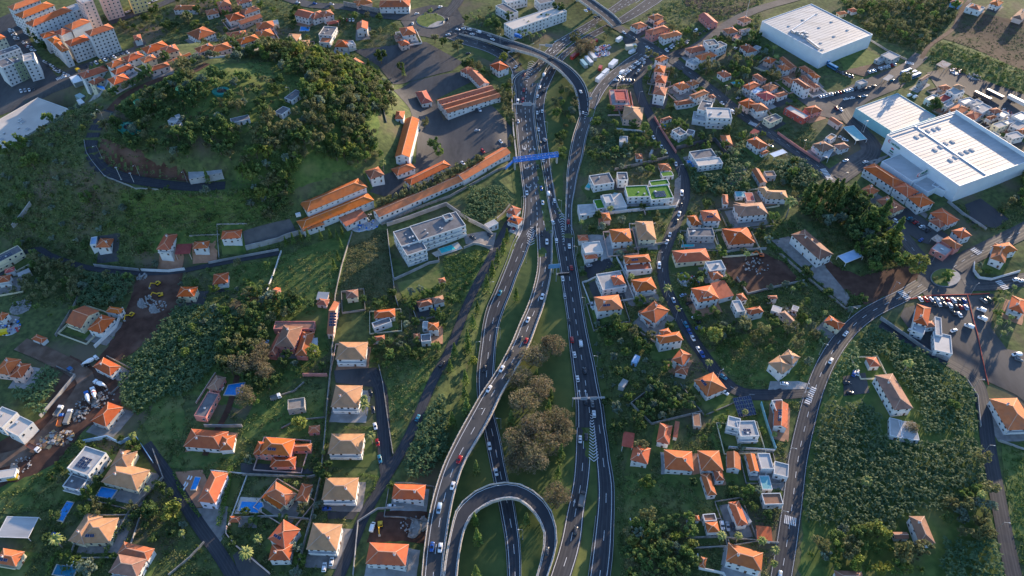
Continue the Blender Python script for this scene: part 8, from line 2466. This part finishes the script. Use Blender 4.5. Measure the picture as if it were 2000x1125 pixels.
def pole(label, px, py, h, name="mast", cat="mast", sign=None):
 p = ground(px, py)
 o = thing(name, label, cat, tuple(p))
 mb = MB(); mb.box((0, 0, -0.5), (1, 1, 0.8), M['rail']); mb.tube((0, 0, 0), (0, 0, h), 0.16, 0.10, M['frame'], 8); mb.obj("pole", o)
 mb = MB()
 if sign: mb.box((0, 0, h - 0.2), (3.2, 1.0, 1.6), M[sign]); mb.box((0, 0, h + 1.4), (3.4, 1.2, 0.25), M['frame']); mb.obj("sign_box", o)
 else: mb.box((0, 0, h), (1.4, 0.5, 0.4), M['metal']); mb.obj("floodlight", o)
pole("tall white mast with a blue sign box beside the upper street", 1457, 32, 17, "sign_mast", "sign mast", 'sign_blue')
pole("pale mast on a square base at the lower bend of the oval road", 237, 351, 9)
pole("thin mast beside the grandstand on the oval road", 262, 357, 7)
pole("pale twin arm mast on the store side street", 1686, 258, 9)

# ------------------------------------------------------------------ containers, cabins, machines, heaps
def box_thing(name, label, cat, px, py, d, size, m, ribs=True, doors=True):
 p = ground(px, py); a = ang_px(px, py, px + d[0], py + d[1])
 o = thing(name, label, cat, (p[0], p[1], p[2] + 0.1), a)
 l, w, h = size
 mb = MB(); mb.box((0, 0, 0), size, m)
 if ribs:
  n = int(l / 0.6)
  for k in range(n):
   for s in (-1, 1): mb.box((-l / 2 + (k + 0.5) * l / n, s * (w / 2 + 0.03), 0.1), (0.22, 0.06, h - 0.2), m)
 mb.obj("shell", o)
 mb = MB(); mb.box((0, 0, h), (l + 0.08, w + 0.14, 0.1), m); mb.obj("roof", o)
 if doors:
  mb = MB(); mb.box((l / 2 + 0.04, 0, 0.1), (0.08, w - 0.2, h - 0.25), M['metal']); mb.obj("door", o)
 return o
CR, CO, CW, CT = PM('container_red', (0.40, 0.05, 0.04)), PM('container_orange', (0.55, 0.14, 0.06)), PM('container_white', (0.66, 0.66, 0.65)), PM('container_teal', (0.25, 0.42, 0.44))
for px, py, d, s, m_, lb in [
 (1121, 112, (8, -7), (9, 2.6, 2.6), CR, "long dark red container nearest the flyover"), (1132, 103, (8, -7), (9, 2.6, 2.6), CR, "second dark red container in the highway yard"), (1149, 91, (9, -5), (10, 2.6, 2.6), CO, "orange container further up the highway yard"), (1161, 84, (9, -5), (6, 2.6, 2.6), CR, "short red container at the far end of the yard"),
 (1140, 128, (6, 7), (10, 2.8, 2.9), CT, "teal sided container in the highway yard"), (1150, 122, (6, 7), (11, 2.8, 2.9), CW, "white container with grey roof between two others"), (1157, 113, (7, 8), (11, 2.8, 2.9), CW, "white container at the upper end of the row"),
 (1171, 156, (8, -7), (9, 3, 3), CW, "white portable cabin beside the link road"), (1182, 145, (8, -7), (8, 3, 3), CW, "second white portable cabin beside the link road"), (1197, 128, (7, -7), (10, 4, 3), CW, "white cabin with panelled roof above the link road"), (1209, 80, (8, -5), (6, 3, 2.8), CW, "small white cabin by the crossroads"), (1232, 96, (10, -1), (9, 3.5, 3.5), PM('cabin_cream', (0.52, 0.48, 0.38)), "cream cabin at the edge of the crossroads parking"),
 (1234, 103, (8, -4), (6, 2.6, 2.0), CW, "flat white cabin lid below the cream cabin"), (1172, 136, (4, -10), (5, 2.4, 2.4), CR, "red box beside the scrap machines"),
 (152, 163, (6, 8), (11, 6, 3.6), CW, "long white sheet roofed cabin below the zebra crossing"), (161, 206, (7, 7), (7, 3, 3.2), CW, "white lorry box behind the market hall"), (160, 195, (7, 4), (7, 4, 3.2), PM('cabin_teal', (0.25, 0.36, 0.36)), "teal grey cabin behind the market hall"),
 (153, 139, (8, 5), (4, 2.4, 2.2), PM('skip_yellow', (0.62, 0.40, 0.02)), "yellow skip beside the zebra crossing"), (6, 652, (10, -2), (6, 2.4, 2.4), PM('awning_yellow', (0.70, 0.50, 0.02)), "yellow container cut by the left edge"), (27, 935, (10, -1), (5, 2, 1.6), PM('skip_yellow', (0.62, 0.40, 0.02)), "yellow skip in the yard of white slabs"),
 (139, 724, (8, 5), (2.5, 2, 2), PM('skip_blue', (0.02, 0.10, 0.25)), "small blue skip at the dirt road corner"), (583, 422, (8, -2), (3, 2, 1.8), CW, "white tank in the lower barracks court"),
]:
 box_thing("shipping_container" if "container" in lb else ("skip" if "skip" in lb else ("tank" if "tank" in lb else "cabin")), lb, "container" if "container" in lb else ("skip" if "skip" in lb else "cabin"), px, py, d, s, m_)
def excavator(px, py, d, label, m):
 p = ground(px, py)
 o = thing("excavator", label, "excavator", tuple(p), ang_px(px, py, px + d[0], py + d[1]))
 for s in (-1, 1):
  mb = MB(); shell([(-1.7, 0.24, 0.2, 0.6), (-1.4, 0.25, 0.0, 0.8), (1.4, 0.25, 0.0, 0.8), (1.7, 0.24, 0.2, 0.6)], M['black'], mb); t = mb.obj("track", o); t.location = (0, s * 1.0, 0)
 mb = MB(); mb.box((-0.3, 0, 0.85), (2.6, 2.2, 0.9), m, 0, 0.94); mb.obj("body", o)
 mb = MB(); mb.box((0.3, 0.5, 1.75), (1.3, 1.0, 1.2), M['glass']); mb.box((0.3, 0.5, 2.95), (1.35, 1.05, 0.1), m); mb.obj("cab", o)
 mb = MB(); mb.bar((0.9, -0.3, 1.5), (3.4, -0.3, 4.0), 0.4, 0.5, m); mb.bar((3.4, -0.3, 4.0), (5.2, -0.3, 1.8), 0.3, 0.4, m); mb.obj("boom", o)
 mb = MB(); mb.box((5.2, -0.3, 0.9), (0.9, 1.1, 0.9), M['metal'], 0, 0.7); mb.obj("bucket", o)
YEL, ORG = PM('machine_yellow', (0.58, 0.36, 0.02)), PM('machine_orange', (0.60, 0.13, 0.03))
excavator(309, 556, (-6, 4), "yellow excavator on the red soil terrace", YEL)
excavator(314, 578, (-8, 2), "second yellow digger by the stone edge of the soil plot", YEL)
excavator(1486, 501, (-10, -1), "orange excavator on the red building plot", ORG)
excavator(743, 1027, (0, 8), "small yellow excavator in the lower soil plot", YEL)
excavator(258, 617, (-6, 6), "yellow digger at the lower edge of the soil terrace", YEL)
def heap(px, py, r, label, kind):
 p = ground(px, py)
 o = thing("rubble_heap" if kind != 'scrap' else "scrap_pile", label, "heap", tuple(p))
 cols = dict(stone=[M['stone'], M['concrete']], soil=[M['dirt'], M['soil']], scrap=[M['metal'], CR, M['black'], CW, M['blue_steel']], board=[mat('plywood', (0.42, 0.28, 0.13), (0.52, 0.36, 0.18), 1, 0.8), M['concrete'], M['dirt']])[kind]
 mb = MB()
 mb.tube((0, 0, -0.8), (0, 0, 0.12), r * 1.1, r * 0.95, cols[0], 14)
 for k in range(46):
  a, q = random.uniform(0, 6.28), r * math.sqrt(random.random())
  h = max(0.15, (1 - q / r) * r * 0.35)
  s = random.uniform(0.35, 1.0) * (1.0 if kind != 'board' else 1.6)
  x, y = q * math.cos(a), q * math.sin(a)
  mb.box((x, y, float(T(p[0] + x, p[1] + y)) - p[2] + random.uniform(-0.1, h)), (s * random.uniform(0.7, 1.8), s, s * (0.6 if kind != 'board' else 0.2)), random.choice(cols), a, random.uniform(0.6, 1))
 mb.obj("pile", o)
for a in [
 (1475, 520, 8, "broad grey heap of broken stone on the red building plot", 'stone'), 
 (278, 541, 3, "pale boulder heap in the corner of the soil terrace", 'stone'), (285, 590, 5, "stone edging of the soil terrace", 'stone'), (308, 600, 5, "lower stone blocks of the soil terrace", 'stone'), (165, 795, 6, "grey gravel heap beside the mixer trucks", 'stone'), (200, 780, 6, "pale spoil heap beside the orange truck house", 'stone'), (157, 812, 4, "small gravel heap beside the long truck", 'stone'),
 (97, 860, 5, "stack of yellow shuttering boards by the yard", 'board'), (110, 850, 4, "second stack of boards by the yard", 'board'), (85, 868, 4, "boards and sheets near the brown loaded truck", 'board'), (125, 855, 5, "scattered planks on the red yard", 'board'),
 (800, 1030, 5, "heap of grey blocks on the lower soil plot", 'stone'), (818, 1022, 4, "second block heap on the lower soil plot", 'stone'), (720, 435, 7, "blue grey scrap heap behind the plain tiled workshop", 'scrap'), (702, 440, 6, "second scrap heap behind the plain tiled workshop", 'scrap'),
 (1172, 96, 5, "red scrap machines in the highway yard", 'scrap'), (1180, 104, 5, "jumble of red and white machines in the highway yard", 'scrap'), (1165, 108, 4, "small scrap heap beside the white containers", 'scrap'), (1185, 92, 4, "white upright scrap in the highway yard", 'scrap'),
 (1960, 222, 7, "rusty scrap heap below the far lorry trailers", 'scrap'), (1980, 230, 6, "white and rusty scrap heap at the right edge", 'scrap'), (1868, 140, 5, "scrap along the rusty shed of the far yard", 'scrap'), (1902, 150, 5, "white wrapped bales in the far yard", 'stone'),
 (1440, 334, 7, "ruined walls and rubble beside the weathered farmhouse", 'stone'), (1432, 350, 6, "lower rubble of the ruined farm sheds", 'stone'), (1370, 585, 0.1, "low kerb stone by the orange house steps", 'stone'), (1345, 545, 6, "rubble and old sheds below the long cream house", 'scrap'), (1540, 610, 5, "collapsed shed remains beside the brown roofed ruin", 'board'),
 (40, 600, 6, "grey debris heap beside the left orchard", 'stone'), (20, 640, 6, "debris under the yellow container", 'scrap'), (1220, 455, 0.1, "small kerb block by the tan house", 'stone'), (40, 910, 5, "building rubble in the yard of white slabs", 'stone'),
]:
 if a[2] > 1: heap(*a)
# ground solar field, garden furniture
o = thing("solar_array", "blue ground solar array on a frame above the solar house", "solar panels", tuple(ground(1454, 802)), ang_px(1446, 806, 1466, 803))
for i in range(4):
 for j in range(5):
  link("solar_panel", PANEL, o, (-3.6 + i * 2.4, -3.0 + j * 2.0, 1.2 + j * 0.55), None, (2.2, 1.9, 1)).rotation_euler = (R(15), 0, 0)
mb = MB()
for x in (-4, 0, 4):
 mb.box((x, -3.5, -0.5), (0.15, 0.15, 1.6), M['metal']); mb.box((x, 5, -0.5), (0.15, 0.15, 3.8), M['metal'])
mb.obj("frame", o)
def lounger(px, py, d, label, group):
 p = ground(px, py)
 o = thing("sun_lounger", label, "sun lounger", (p[0], p[1], p[2] + 0.1), ang_px(px, py, px + d[0], py + d[1]), group)
 mb = MB(); mb.box((0, 0, 0.3), (1.4, 0.7, 0.1), WT); mb.obj("seat", o)
 mb = MB(); mb.bar((0.65, 0, 0.36), (1.3, 0, 0.75), 0.7, 0.1, WT); mb.obj("backrest", o)
 mb = MB()
 for x in (-0.5, 0.6):
  for y in (-0.3, 0.3): mb.box((x, y, -0.1), (0.07, 0.07, 0.42), M['metal'])
 mb.obj("leg_frame", o)
for k, (px, py, lb) in enumerate(((368, 935, "upper white sun lounger on the clay terrace"), (373, 936, "upper right white sun lounger on the clay terrace"), (361, 947, "middle white sun lounger on the clay terrace"), (365, 949, "middle right white sun lounger on the clay terrace"), (360, 956, "lowest white sun lounger on the clay terrace"), (426, 761, "left white sun lounger beside the pink house pool"), (435, 761, "right white sun lounger beside the pink house pool"), (409, 769, "round backed lounger on the grey terrace"), (133, 1102, "white lounger left of the dark pool head"), (142, 1103, "white lounger in the middle at the dark pool head"), (149, 1105, "white lounger right at the dark pool head"))):
 lounger(px, py, (5, -8), lb, "sun loungers by the pools")

HAZE = 0
# ------------------------------------------------------------------ evening haze: one closed box of thin air round everything
hm = bpy.data.materials.new("haze_air"); hm.use_nodes = True
hn = hm.node_tree; hn.nodes.clear()
ho = hn.nodes.new("ShaderNodeOutputMaterial"); pv = hn.nodes.new("ShaderNodeVolumePrincipled")
pv.inputs["Color"].default_value = (0.86, 0.90, 1.0, 1); pv.inputs["Density"].default_value = HAZE; pv.inputs["Anisotropy"].default_value = 0.45
hn.links.new(pv.outputs[0], ho.inputs["Volume"])
mb = MB(); mb.box((0, 850, float(ZZ.min()) - 1.5), (3400, 3100, CAM_H + 25 - float(ZZ.min())), hm)
if HAZE: tag(mb.obj("haze"), "thin evening haze over the town", "haze", kind="stuff")
